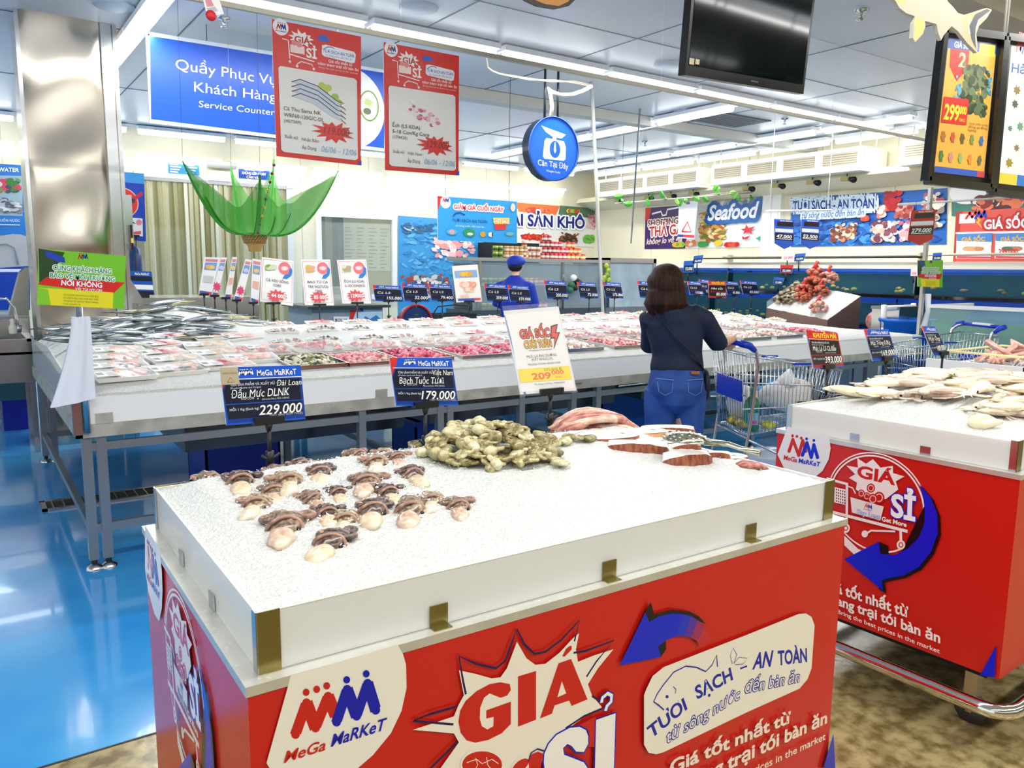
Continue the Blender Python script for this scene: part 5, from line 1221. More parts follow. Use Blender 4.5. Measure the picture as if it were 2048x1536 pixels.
a4([(524, 514), (587, 522), (586, 612), (520, 603)], 'white glossy price sheet 44.000 leaning left of the white post', ['CÁ KÈO SỐNG', 'CORE'], '44 000', (548, 642), fishc=['#8ab04a', '#d8e0c0', '#e8ecd8'])
t = thing('price_sheet', 'white sheet with orange breaded fish pictures left of the worker', 'price card', tuple(at_y(938, 640, 6.75)), 0, 'white price sheets on the far edge')
a, fin = board('sheet', '', '', 6.75, [(904, 532), (955, 529), (964, 603), (913, 605)], '#f4efe8', pname='sheet'); a.R(.06, .05, .94, .14, '#f2f2f6'); a.R(.06, .14, .94, .34, '#8ab4e0')
for u0, v0, u1, v1, cs_ in ((.2, .3, .8, .18, ['#e8a83a', '#f0c060']), (.15, .6, .9, .45, ['#f2c0a4', '#eaa88a', '#f6d8c4']), (.3, .72, .8, .6, ['#f0b890', '#f8dcc8'])):
    p0, p1 = a.uv(a.S(u0, v0)), a.uv(a.S(u1, v1)); P = a.px; a.px = None; a.blobs(p0[0], p0[1], p1[0], p1[1], cs_, 14, .06, 3, .5); a.px = P
a.T('GIÁ SỐC', .15, .5, .86, .06, '#e8a07a', .02); a.R(.06, .9, .94, .96, '#3a5ab0'); a.R(.7, .9, .94, .96, '#d84a5a'); fin(t); ft = at_y(938, 640, 6.75); stand(t, (ft.x, 6.75, at_y(938, 604, 6.75).z), tuple(ft), w_=.12)
# sheets seen nearly edge-on at the left
for i, (q, f, c, wh) in enumerate((([(409, 514), (440, 515), (423, 592), (397, 588)], (410, 632), 0, 'leftmost, with orange dish picture'), ([(441, 515), (454, 515), (434, 594), (424, 592)], (431, 632), 1, 'second from the left, thin'), ([(465, 514), (474, 514), (462, 598), (449, 597)], (453, 632), 0, 'third, narrow with orange picture'), ([(491, 518), (504, 520), (484, 604), (467, 600)], (475, 640), 1, 'fourth, slanting with pink burst'), ([(505, 517), (523, 520), (517, 610), (501, 604)], (508, 645), 0, 'fifth, with pink shrimp picture'))):
    y = 6.7; ft = at_y(f[0], f[1], y); t = thing('price_sheet', 'price sheet turned sideways behind the fish heap, '+wh, 'price card', tuple(ft), 0, 'price sheets turned sideways')
    a, fin = board('sheet', '', '', y, q, '#f0eef2', pname='sheet'); S = a.S
    a.R(.1, .05, .9, .12, '#d88a94'); a.R(.1, .14, .9, .34, '#7aa4d8'); p0, p1 = a.uv(S(.2, .33)), a.uv(S(.8, .2)); P = a.px; a.px = None; a.blobs(min(p0[0], p1[0]), p0[1], max(p0[0], p1[0]), p1[1], ['#e8b45a', '#f0c880'] if c == 0 else ['#9ab0e0', '#c8d0f0'], 9, .05, 3, .6); a.px = P
    if c: 
        p = a.uv(S(.5, .75)); P = a.px; a.px = None; a.burst(p[0], p[1], .035, .045, '#e24a7a', 9, .6, i); a.px = P
    else: a.R(.15, .5, .85, .66, '#c8ccd0' if i == 0 else '#e8b0a0')
    a.R(.05, .9, .6, .97, '#4a6ab8'); a.R(.6, .9, .95, .97, '#d84a5a'); fin(t)
    b = edge_clip(q); tp = at_y(b[0], b[1], y); stand(t, (ft.x, y, tp.z), tuple(ft), w_=.07)

# ---- red hanging posters on the glass baffle rail
def red_poster(q, lab, lines, code, org, price, pic):
    a, fin = board('hanging_poster', lab, 'poster', 4.272, q, '#dc2c22', .003); S = a.S; P = a.px
    def circ(u, v, r, h, k=1): p = P(*S(u, v)); a.px = None; a.ell(p[0], p[1], r, r*k, h); a.px = P
    circ(.1, .045, .042, '#f6f4f2'); p = P(*S(.045, .065)); a.px = None; a.logo(p[0]+.0, p[1]-.012, .055, True, cols=('#d42a22', '#1a3cae')); a.px = P
    p = P(*S(.33, .105)); a.px = None; a.burst(p[0], p[1], .075, .045, '#f8eeea', 11, .6, 8); a.px = P
    a.T('GIÁ', .25, .43, .135, .045, '#b8241c', .03); a.T('SỈ', .38, .5, .235, .07, '#fbeeea', .03)
    a.poly([S(.51, .07), S(.56, .045), S(.62, .05), S(.655, .085), S(.6, .09), S(.53, .095)], '#2a62c8')
    a.poly([S(.56, .125), S(.6, .115), S(.92, .13), S(.94, .15), S(.93, .21), S(.9, .22), S(.58, .205), S(.555, .19)], '#eef0f6')
    a.T('TƯƠI SẠCH AN TOÀN', .57, .92, .175, .024, '#2a50a4', .02); a.T('từ sông nước đến bàn ăn', .6, .9, .2, .018, '#7a90c0'); a.line([S(.58, .15), S(.62, .13), S(.67, .125), S(.7, .135)], .004, '#2a50a4')
    a.T('Giá tốt nhất từ', .63, .9, .245, .022, '#fbe4e0', .02); a.T('nông trang trại tới bàn ăn', .51, .97, .275, .022, '#fbe4e0', .02); a.T('Bring the best prices in the market', .52, .96, .3, .013, '#f6cac4')
    for l, w_ in (([S(.11, .13), S(.18, .135), S(.19, .27)], .006), ([S(.19, .235), S(.47, .26)], .006), ([S(.27, .3), S(.32, .275), S(.44, .285), S(.45, .3)], .005)): a.line(l, w_, '#fbe4e0')
    a.R(.2, .16, .36, .22, '#f6dcd6'); circ(.24, .145, .014, '#e88a80'); circ(.3, .15, .016, '#e88a80')
    for u in (.19, .27, .46): circ(u, .315 if u > .2 else .29, .007, '#fbe4e0')
    a.poly([S(.08, .335), S(.92, .335), S(.95, .35), S(.96, .95), S(.93, .965), S(.09, .965), S(.055, .95), S(.055, .35)], '#e9e7e1')
    pic(a, S, circ)
    for i, s in enumerate(lines): a.T(s, .1, .1+.031*len(s), .655+.048*i, .028, '#4a4648', .005)
    a.T(code, .1, .3, .745, .024, '#6a6668'); a.T('Xuất xứ:', .1, .26, .86 if len(org) < 9 else .85, .024, '#4a4648'); a.T(org, .3, .5, .865 if len(org) < 9 else .857, .024, '#7a7678'); a.T('Áp Dụng', .3, .47, .925, .026, '#5a5658')
    p = P(*S(.68, .77)); a.px = None; a.burst(p[0], p[1], .125, .06, '#d8261e', 12, .6, 3); a.px = P
    a.T(price, .56, .86, .79, .055, '#5a1014', .0, .2); a.T('06/06 - 12/06', .53, .94, .93, .045, '#8ab4d0', .0, .2)
    a.poly([S(.94, 1), S(1, .96), S(1, 1)], '#1c4cc0')
    o = fin(); return o
def pic1(a, S, circ):
    for u, v in ((.55, .43), (.62, .44), (.58, .47), (.7, .5), (.74, .54), (.68, .53)): circ(u, v, .022, '#b8cc4a' if u < .65 else '#9abe3c', .8)
    for k in range(4):
        v = .42+.035*k; a.poly([S(.2, v+.02), S(.3, v-.01), S(.5, v+.02), S(.7, v+.1), S(.8, v+.16), S(.66, v+.13), S(.45, v+.055), S(.28, v+.03)], '#c4ccd8'); a.line([S(.2, v+.02), S(.3, v-.01), S(.5, v+.02), S(.72, v+.11)], .005, '#22264c'); a.line([S(.72, v+.11), S(.8, v+.12), S(.76, v+.14), S(.82, v+.17)], .004, '#22264c')
def pic2(a, S, circ):
    rd_ = random.Random(6)
    for k in range(34): u = rd_.uniform(0, 1); circ(.33+.42*u+rd_.uniform(-.05, .05), .47+.14*u+rd_.uniform(-.05, .05), .012*rd_.uniform(.7, 1.4), rd_.choice(['#e8b4bc', '#d88a98', '#f2d8d8', '#c05a70', '#f6e8e6']), .7)
red_poster([(543, 38), (722, 73), (722, 331), (553, 312)], 'red hanging price poster with long blue fish picture and 119.000', ['Cá Thu Sama NK', 'WRF60-120G/C-DL'], '(407389)', 'Nhật Bản', '119.000', pic1)
red_poster([(767, 84), (918, 112), (917, 351), (770, 340)], 'red hanging price poster with pink frog meat picture and 129.000', ['Ếch (LS KDA)', '5-10 Con/Kg Core'], '(174426)', 'Việt Nam', '129.000', pic2)
# blue service counter sign
a, fin = board('service_sign', 'large blue hanging sign reading service counter in two languages', 'sign', 7.0, [(295, 67), (771, 143), (769, 300), (301, 242)], '#1a55c8', .06); S = a.S
a.line([(295, 67), (771, 143), (769, 300), (301, 242), (295, 67)], .03, '#dfe6f0')
p = a.uv((697, 215)); P = a.px; a.px = None; a.ell(p[0], p[1], .36, .36, '#e6eaf0', 40); p = P(738, 212); a.ell(p[0], p[1], .1, .14, '#6a8a3a', 20); a.ell(p[0], p[1], .085, .125, '#dfe8d8', 20); a.burst(p[0]-.01, p[1]+.03, .06, .05, '#a8c070', 9, .5, 2); a.ell(p[0]-.02, p[1]-.05, .04, .03, '#5a6a4a'); a.px = P
a.text('Quầy Phục Vụ', (351, 138), (553, 171), (351, 117), '#eef4ff'); a.text('Khách Hàng', (388, 183), (552, 203), (388, 163), '#eef4ff'); a.text('Service Counter', (397, 214), (549, 231), (398, 201), '#dce8fb')
o = fin()
t = thing('sign_wire', 'thin wires holding the blue service sign to the ceiling', 'wire', (2, 7.03, 3.2)); m = MB()
for u in (.25, .8): p = at_y(*S(u, 0), 7.03); m.tube([tuple(p), (p.x, p.y, CEIL)], .003, DARK, 5)
m.build('wires', t, world=True)
# round scale sign
Yr = 6.3; cx_ = at_y(1107, 298, Yr); R_ = (at_y(1107, 235, Yr).z-at_y(1107, 362, Yr).z)/2
t = thing('round_sign', 'round blue illuminated sign with a white weighing scale hanging from two rods', 'sign', tuple(cx_))
m = MB(); m.tube([(0, 0, 0), (0, .11, 0)], R_, mat('#1d2a3a', .3), 48, smooth=False); m.build('sign_box', t)
m = MB(); m.lathe((0, 0, 0), [(R_, 0), (R_+.006, .0), (R_+.006, .02), (R_, .02)], mat('#3a66b8', .3, .5), 48, M=Matrix.Rotation(PI/2, 4, 'X')); m.build('rim', t)
m = MB(); a = Art(m, lambda u, v, l: (cx_.x+u, Yr-.002-l, cx_.z+v)); a.ell(0, 0, R_*.985, R_*.985, mat('#1e62e8', .25, emit=.25), 48); k = R_
W_ = '#eaf2fb'
a.poly([(-.52*k, .68*k), (.5*k, .5*k), (.32*k, .36*k), (-.05*k, .38*k), (-.33*k, .5*k)], W_); a.poly([(-.05*k, .3*k), (.1*k, .28*k), (.1*k, .4*k), (-.05*k, .42*k)], W_)
a.poly([(-.3*k, .32*k), (.42*k, .28*k), (.5*k, .1*k), (.5*k, -.28*k), (.42*k, -.34*k), (-.38*k, -.34*k), (-.44*k, -.26*k), (-.38*k, .22*k)], W_); a.ell(.05*k, -.01*k, .22*k, .27*k, '#1e62e8'); a.poly([(.03*k, .22*k), (.07*k, .22*k), (.1*k, -.05*k), (.05*k, -.14*k), (0, -.05*k)], W_)
a.text('Cân Tại Đây', (-.64*k, -.56*k), (.62*k, -.6*k), (-.64*k, -.38*k), W_, .01); a.text('Weight Scale', (-.3*k, -.74*k), (.28*k, -.76*k), (-.3*k, -.67*k), W_); m.build('sign_face', t, world=True)
m = MB()
for dx in (-.07, .09): m.tube([(dx, .06, R_*.95), (dx, .06, CEIL-cx_.z)], .012, mat('#3a3f46', .4, .6), 8)
m.box((-.14, 0, CEIL-cx_.z-.02), (.16, .12, CEIL-cx_.z), DARK); m.build('hanging_rod', t)
# blue end-of-day sign
a, fin = board('promotion_sign', 'light blue hanging sign with fish and end of day sale lettering', 'sign', 7.0, [(875, 392), (1034, 403), (1034, 487), (876, 480)], '#35a0e4', .01); S = a.S; P = a.px
a.poly([S(0, 0), S(.06, 0), S(0, .35)], '#d8302a'); p = P(*S(.1, .13)); a.px = None; a.ell(p[0], p[1], .06, .06, '#eef4f8'); a.logo(p[0]-.04, p[1]-.02, .08, False); a.px = P
a.T('GIẢM GIÁ CUỐI NGÀY', .2, .83, .27, .1, '#e8424a', .03, 0, '#f6f0f2', .012); a.T('TƯƠI SẠCH AN TOÀN', .18, .62, .56, .07, '#1a3a8c', .0); a.T('từ sông nước đến bàn ăn', .22, .58, .67, .04, '#dff0fa'); a.line([S(.19, .45), S(.22, .37), S(.28, .35), S(.34, .4)], .012, '#1a3a8c')
a.poly([S(.69, .42), S(.9, .4), S(.9, .55), S(.71, .57)], '#f2d23a'); a.T('LAST SALE', .7, .89, .53, .08, '#ffffff', .03, 0, '#d88a2a', .004); a.poly([S(.71, .57), S(.86, .55), S(.85, .68), S(.72, .7)], '#d84040')
for u, v, r_, h, k in ((.17, .8, .06, '#5ab0d8', .5), (.17, .8, .03, '#e89aa4', .7), (.39, .8, .07, '#2a9a5a', .6), (.4, .83, .035, '#dfe6dc', .4), (.56, .82, .035, '#d8a03a', .8), (.66, .82, .03, '#e8eef4', .8), (.68, .82, .008, '#22304a', 3), (.9, .78, .05, '#7ab0b0', .4), (.94, .15, .03, '#f0d8c8', 1.4)):
    p = P(*S(u, v)); a.px = None; a.ell(p[0], p[1], r_, r_*k, h); a.px = P
fin()
m = MB()
for u in (.1, .9): p = at_y(*S(u, 0), 7.005); m.tube([tuple(p), (p.x, p.y, CEIL)], .0025, DARK, 5)
tag(m.build('sign_wire'), 'thin wires holding the light blue promotion sign', 'wire')
# green no-plastic-bag signs on poles with bag rolls
def green(q, y, lab, n):
    a, fin = board('bag_sign', '', '', y, q, '#7ccc2c', .004); S = a.S; P = a.px
    a.poly([S(0, 0), S(.3, .03), S(.22, .3), S(.14, .5), S(.02, .62)], '#2a4a22'); a.poly([S(.08, .02), S(.3, .12), S(.31, .22), S(.2, .2), S(.08, .12)], '#1c44b4')
    a.poly([S(.1, .5), S(1, .5), S(.86, .74), S(0, .64)], '#e02a22'); a.R(0, .7, .87, 1, '#f2e42a'); a.poly([S(0, .7), S(.12, .72), S(.16, 1), S(0, 1)], '#8ad030')
    p = P(*S(.45, .17)); a.px = None; a.logo(p[0], p[1], abs(P(*S(1, 0))[0]-P(*S(0, 0))[0])*.12, False); a.px = P
    s_ = abs(P(*S(1, 0))[0]-P(*S(0, 0))[0])/40
    a.T('CÙNG KHÁCH HÀNG', .17, .84, .36, .09, '#1f9a5c', .02, 0, '#f6faf0', s_*.35); a.T('BẢO VỆ MÔI TRƯỜNG', .14, .88, .5, .085, '#1f9a5c', .02, 0, '#f6faf0', s_*.35); a.T('NÓI KHÔNG', .27, .74, .625, .09, '#ffffff', .03); a.T('VỚI TÚI NYLON', .43, .74, .7, .045, '#ffffff', .02)
    for i, s in enumerate(('SỬ DỤNG TÚI NYLON VỪA ĐỦ', 'LÀ GÓP PHẦN HẠN CHẾ RÁC THẢI', 'VÀ BẢO VỆ HÀNH TINH XANH', 'CỦA CHÚNG TA')): a.T(s, .3, .7 if i != 3 else .5, .81+.055*i, .03, '#8a8a3a')
    t = thing('bag_sign', lab, 'sign', (P(*S(.5, 1))[0], y, P(*S(.5, 1))[1])); fin(t); return t, a
t, a = green([(77, 497), (252, 512), (248, 618), (74, 609)], 4.2, 'green yellow sign against plastic bags above the left counter corner', 0)
x_ = at_y(160, 640, 4.22).x; m = MB(); m.tube([(x_, 4.225, .70), (x_, 4.225, 1.34)], .016, BRUSH, 12); m.build('pole', t, world=True)
t = thing('bag_roll', 'roll of white plastic bags hanging on the left sign pole', 'bag roll', (x_, 4.2, .86)); wb = mat('#eef0f6', .3, alpha=.96, bump=.4, bscale=9)
m = MB(); q = [at_y(px_, py_, 4.19) for px_, py_ in ((153, 634), (168, 634), (176, 650), (180, 798), (118, 802), (104, 790), (103, 780), (128, 720), (148, 655))]
n_ = 10
m.grid(lambda u, v: (x_-.035-.115*v**1.4*(1-u)-.0*u+.075*u, 4.19-.02*math.sin(u*PI)-.006*math.sin(u*14), 1.26-.42*v+.03*v*u), 14, 12, wb); m.grid(lambda u, v: (x_-.035-.115*v**1.4*(1-u)+.075*u, 4.215+.012*math.sin(u*9), 1.26-.42*v+.03*v*u), 10, 10, wb); m.build('bags', t, world=True)
Yg = 4.32; t, a = green([(1835, 521), (1886, 520), (1885, 575), (1835, 573)], Yg-.03, 'green yellow sign against plastic bags on the pole at the right counter end', 1)
m = MB(); p0, p1 = at_y(1833, 720, Yg), at_y(1862, 375, Yg); m.bar(p0, p1, .05, .03, mat('#c2c0b8', .25, .8)); m.build('pole', t, world=True)
m = MB(); p0, p1 = at_y(1797, 409, Yg), at_y(2070, 392, Yg); m.tube([p0, p1], .012, WHITEP, 8); m.build('cross_bar', t, world=True)
t = thing('bag_roll', 'narrow roll of white plastic bags on the right pole above the counter end', 'bag roll', tuple(at_y(1850, 655, Yg-.05)))
m = MB(); p0, p1, p2 = at_y(1856, 588, Yg-.05), at_y(1856, 622, Yg-.05), at_y(1847, 656, Yg-.05); m.tube([p0, p1, p2], [.035, .025, .04], wb, 12, flat=.4); m.build('bags', t, world=True)
for i, (q, y, red, pr, lab) in enumerate((([(1548, 438), (1589, 440), (1587, 490), (1549, 487)], 6.4, False, '47.000', 'blue hanging price flag, left one over the far tanks'), ([(1603, 438), (1640, 440), (1638, 490), (1601, 487)], 6.4, False, '52.500', 'blue hanging price flag, right one over the far tanks'), ([(1823, 421), (1872, 419), (1866, 478), (1815, 480)], 4.28, True, '279.000', 'red hanging price flag on the bar by the right pole'))):
    a, fin = board('price_flag', lab, 'price card', y, q, '#c4282a' if red else '#1c58c4', .003); S = a.S
    a.R(.15, .1, .95, .28, '#16141c'); a.R(.05, .38, .95, .52, '#e6ecf0'); a.R(.03, .56, .97, .84, '#15131a'); a.T(pr, .1, .9, .75, .13, '#eef0f0', .03, .15); a.R(.1, .78, .9, .8, '#e6ecf0'); a.T('MeGa MaRKeT', .3, .9, .08, .05, '#ffffff', .02)
    w_ = [S(0, 1), S(1, 1)]; a.poly([S(0, 1), S(1, 1), S(.5, 1.2)], '#c4282a' if red else '#1c58c4')
    for u in (.2, .8): e0 = at_y(*S(u, 0), y+.003); a.mb_.tube([tuple(e0), (e0.x, y+.012, e0.z+.09)], .002, DARK, 5)
    fin()
m = MB(); m.tube([at_y(1533, 422, 6.42), at_y(1662, 420, 6.42)], .012, WHITEP, 8)
for p in (1540, 1655): q0 = at_y(p, 421, 6.42); m.tube([tuple(q0), (q0.x, q0.y, CEIL)], .004, WHITEP, 5)
tag(m.build('flag_rail'), 'thin white rail with the blue price flags hanging over the far tanks', 'rail')
a, fin = board('warning_sign', 'white sheet with red warning triangle hung before the purple seafood poster', 'sign', 0, [(1358, 403), (1396, 402), (1388, 478), (1355, 476)], '#eef0f2', x=10.7, edge='#eeeeee'); S = a.S
a.T('VUI LÒNG', .3, .75, .27, .035, '#8a90a0'); a.T('KHÔNG TỰ ĐỘNG', .1, .9, .36, .035, '#7a8090'); a.T('Do not Ring Freezer', .15, .85, .44, .03, '#9aa0ac'); a.line([S(.25, .82), S(.53, .55), S(.78, .82), S(.25, .82)], .03, '#d8302a'); a.R(0, .9, .35, .97, '#2a3cb0'); a.R(.35, .9, 1, .97, '#d8404a'); P=a.px; p=P(*S(.42,.12)); a.px=None; a.logo(p[0]-.02,p[1],.09,False); a.px=P; fin()
m = MB(); p = at_x(1377, 403, 10.7); m.tube([tuple(p), (p.x, p.y, 2.93)], .003, DARK, 5); tag(m.build('sign_wire'), 'string holding the white warning triangle sheet', 'wire')

# ---- television
bl_, br_ = at_y(1370, 150, 3.0), at_y(1607, 188, 3.0); W_ = (br_-bl_).length; Hh = W_*.585; ti = .1
t = thing('television', 'black flat television hanging tilted from the ceiling', 'television', tuple(bl_), math.atan2(br_.y-bl_.y, br_.x-bl_.x), rot=(ti, -(br_.z-bl_.z)/W_, 0))
m = MB(); m.box((0, 0, 0), (W_, .05, Hh), mat('#0a0b0e', .25)); m.box((.15, .05, .1), (W_-.15, .1, Hh-.1), DARK); m.build('casing', t)
m = MB(); m.box((.022, -.002, .05), (W_-.022, .0, Hh-.02), mat('#010b0d', .08, spec=.25)); m.build('screen', t)
m = MB(); m.box((.02, -.004, .055), (.055, -.002, .085), mat('#cfc6a4', .5)); m.box((.065, -.004, .06), (.095, -.002, .085), mat('#cfc6a4', .5)); a = Art(m, lambda u, v, l: (u, -.001-l, v)); a.text('SAMSUNG', (W_*.52, .02), (W_*.58, .02), (W_*.52, .028), '#9aa0a4'); m.build('sticker', t)
mc = (bl_+br_)/2; m = MB(); m.tube([(mc.x, mc.y+.04, mc.z+.4), (mc.x, mc.y+.04, CEIL)], .02, DARK, 10); m.build('ceiling_pole', t, world=True)
# ---- framed signs at the upper right and fish cutout
def framed(q, y, lab, back, draw, rz=0):
    a, fin = board('framed_poster', '', '', y, q, '#15110f', .03, edge='#15110f'); S = a.S; a.R(.1, .05, .9, .94, back); a.q = q; draw(a, S)
    t = thing('framed_poster', lab, 'poster', tuple(at_y(q[3][0], q[3][1], y))); fin(t)
    to3, px = front(y-.012); m = MB(); fm_ = mat('#120e0c', .2, coat=.5)
    c = [Vector(to3(*px(*p), 0)) for p in q]
    for i in range(4): m.bar(c[i], c[(i+1) % 4], .035, .03, fm_, up=(0, 1, 0))
    m.build('frame', t, world=True)
    m = MB()
    for p in (q[0], q[1]): w_ = at_y(p[0], p[1], y); m.tube([tuple(w_), (w_.x, w_.y, CEIL)], .006, mat('#d8d4c4', .4), 6)
    m.build('chain', t, world=True)
def dr1(a, S):
    P = a.px; a.R(.1, .05, .9, .12, '#2a50a8'); a.R(.62, .06, .88, .14, '#e8d040'); a.T('GIÁ SỐC', .2, .5, .11, .04, '#ffffff', .02); a.poly([S(.14, .12), S(.46, .12), S(.46, .24), S(.3, .33), S(.16, .24)], '#d22a24'); a.T('2', .3, .42, .23, .09, '#f2dc9a', .03)
    for u0, v0, u1, v1, cs_, n, r_ in ((.35, .55, .85, .2, ['#3a4a2e', '#566a44', '#2a3a22', '#6a7a50'], 90, .05), (.28, .5, .4, .28, ['#3a8ab0', '#5aa8c8'], 10, .03), (.8, .42, .88, .22, ['#3a8ab0', '#5aa8c8'], 8, .03)):
        p0, p1 = P(*S(u0, v0)), P(*S(u1, v1)); a.px = None; a.blobs(min(p0[0], p1[0]), min(p0[1], p1[1]), max(p0[0], p1[0]), max(p0[1], p1[1]), cs_, n, r_, 8, .6); a.px = P
    a.R(.12, .44, .53, .61, '#d22a24'); a.T('299', .15, .4, .585, .1, '#f6e63a', .03); a.T('000', .4, .51, .54, .05, '#f6e63a', .03); a.T('Đ/KG', .4, .5, .59, .02, '#f6e63a')
    for i in range(3): a.T(('Cua thịt Cà Mau tươi sống', 'đồng giá Đ/kg', 'kg/kg')[i], .57, .88 if i < 2 else .7, .6+.022*i, .014, '#8a4a2a')
    for j in range(2):
        for i in range(5): p = P(*S(.18+.155*i, .7+.13*j)); a.px = None; a.burst(p[0], p[1], .024, .03, ['#b06a3a', '#c8503a', '#6a5a30', '#7a8a4a', '#3a70b0', '#4a7a44', '#c88a7a', '#8ab06a', '#e0863a', '#6a6a58'][i+5*j], 6, .7, i+5*j); a.px = P
    a.R(.1, .9, .9, .94, '#3a5ab4'); a.R(.78, .9, .9, .94, '#c84a5a')
def dr2(a, S):
    P = a.px; p = P(*S(.16, .13)); a.px = None; a.logo(p[0], p[1], .16, False); a.px = P; a.T('MeGa', .42, .75, .13, .05, '#d42a22', .03); a.T('Hải Sản', .13, .72, .22, .06, '#2a5a9a', .02)
    for (u, v, h, s_) in ((.25, .33, '#8a7444', 1.6), (.45, .35, '#8a7444', 1.2), (.24, .42, '#5a5a50', 1.4), (.2, .58, '#5a8478', 1), (.36, .56, '#6a9a7a', 1.5), (.34, .7, '#8a7a5a', 1.2), (.24, .8, '#9a8a3a', 1.6), (.6, .6, '#7a8a70', 1.6)):
        p = P(*S(u, v)); a.px = None; a.burst(p[0], p[1], .03*s_, .018*s_, h, 7, .55, int(u*100)); a.px = P
    a.R(.1, .87, .9, .94, '#3a78c4'); a.R(.1, .87, .4, .94, '#e2cc4a')
framed([(1888, 58), (2007, 74), (1978, 375), (1853, 361)], 2.0, 'black framed orange crab poster with red 299.000 tag hanging at the upper right', '#e2ab48', dr1)
framed([(2012, 74), (2140, 92), (2100, 398), (1984, 384)], 2.02, 'black framed white seafood chart poster cut off by the right picture edge', '#eceae0', dr2)
def cutout(name, lab, pts, y, h, extra, wx):
    to3, px = front(y); m = MB(); m.prism([px(*p) for p in pts], 1, y, y+.015, mat(h, .4)); a = Art(m, to3, px); extra(a)
    t = thing(name, lab, 'fish cutout', tuple(at_y(pts[0][0], pts[0][1], y))); m.build('panel', t, world=True)
    w_ = at_y(wx[0], wx[1], y); m = MB(); m.tube([tuple(w_), (w_.x, w_.y, CEIL)], .003, DARK, 5); m.build('wire', t, world=True)
def c4(*l): return [(1700+X/3.839, Y/3.839) for X, Y in l]
body = c4((200, -160), (250, -60), (345, 0), (380, 60), (430, 100), (500, 125), (490, 180), (482, 290), (500, 325), (560, 260), (580, 200), (575, 160), (665, 185), (680, 260), (700, 310), (720, 270), (780, 200), (830, 240), (900, 330), (975, 405), (980, 360), (970, 260), (990, 200), (1050, 140), (1090, 75), (1050, 60), (960, 90), (880, 115), (830, 100), (790, 50), (740, 0), (640, -120), (450, -200))
def ex1(a):
    a.poly(body, '#b5ac96'); a.poly(c4((505, 130), (495, 290), (502, 315), (552, 255), (572, 200), (568, 160)), '#d8c060'); a.poly(c4((860, 150), (900, 110), (1050, 65), (1080, 78), (1000, 130), (950, 200), (950, 260), (970, 390), (880, 280)), '#b9a978'); a.poly(c4((960, 110), (1050, 68), (1078, 80), (985, 150), (965, 210), (960, 280), (968, 380), (930, 300), (915, 200)), '#3a4048'); a.poly(c4((905, 150), (925, 140), (915, 200), (925, 260), (905, 250)), '#c8bea0')
    a.poly(c4((350, 0), (400, 0), (440, 20), (400, 30), (365, 20)), '#d8b860')
cutout('fish_cutout', 'pale carp shaped cutout board hanging before the framed posters', body, 1.75, '#c9c4b4', ex1, (1800, -10))
def ex2(a): a.poly([(1056, -30), (1070, 0), (1090, 8), (1118, 12), (1135, 4), (1146, -6), (1140, -30)], '#c98a34')
cutout('fish_cutout', 'orange brown rounded cutout board at the top edge above the round sign', [(1040, -30), (1050, 0), (1075, 12), (1112, 18), (1138, 12), (1152, -2), (1155, -30)], 3.2, '#3a2a20', ex2, (1090, -28))
m = MB(); to3, px = front(3.2); a = Art(m, to3, px); q = [(405, -6), (437, -6), (448, 28), (415, 34)]; m.prism([px(*p) for p in q], 1, 3.2, 3.204, WHITEP); a.poly([(408, -6), (420, -6), (428, 12), (414, 14)], '#d88a94'); a.poly([(412, 16), (430, 13), (436, 22), (420, 26)], '#b8bcc8')
m.ball(tuple(at_y(422, 31, 3.19)), (.02, .01, .02), mat('#d8202a', .4), 8, 6); p = at_y(420, -6, 3.2); m.tube([tuple(p), (p.x, p.y, CEIL)], .002, DARK, 5)
tag(m.build('paper_charm'), 'small white paper with a red knot hanging at the top left', 'paper')

# ---- thin poles, cables
def pole(lab, a_, b_, r, mm, name='hanging_pole'):
    m = MB(); m.tube([a_, b_], r, mm, 10); tag(m.build(name), lab, 'pole')
pole('tall thin white pole from the counter back edge up to the ceiling', tuple(at_y(1206, 636, 6.88)), tuple(at_z(1183, 164, CEIL)), .02, mat('#dddcd4', .3, .3))
pole('thin dark rod hanging behind the counter right of the white pole', tuple(at_z(1280, 217, CEIL)), tuple(at_y(1262, 486, 9.1)), .012, mat('#8a9094', .3, .7))
m = MB(); m.tube([at_y(x, y, 6.2) for x, y in ((1183, 172), (1165, 182), (1145, 189), (1122, 190), (1104, 184), (1097, 176), (1101, 190), (1104, 212), (1102, 232))], .018, mat('#e4e0c8', .4), 8); tag(m.build('hose'), 'cream coloured hose looping from the pole to the round sign', 'hose')
m = MB(); m.tube([at_y(x, y, 6.25) for x, y in ((972, 108), (976, 135), (985, 142), (1000, 148), (1050, 156), (1100, 163), (1150, 163), (1183, 170))], .008, mat('#c9c3a4', .4), 6); m.tube([at_y(x, y, 6.25) for x, y in ((1010, 150), (1060, 160), (1110, 160), (1150, 166), (1180, 172))], .006, mat('#dcd8c0', .4), 6); tag(m.build('cable'), 'pair of tan cables strung across to the white pole', 'cable')

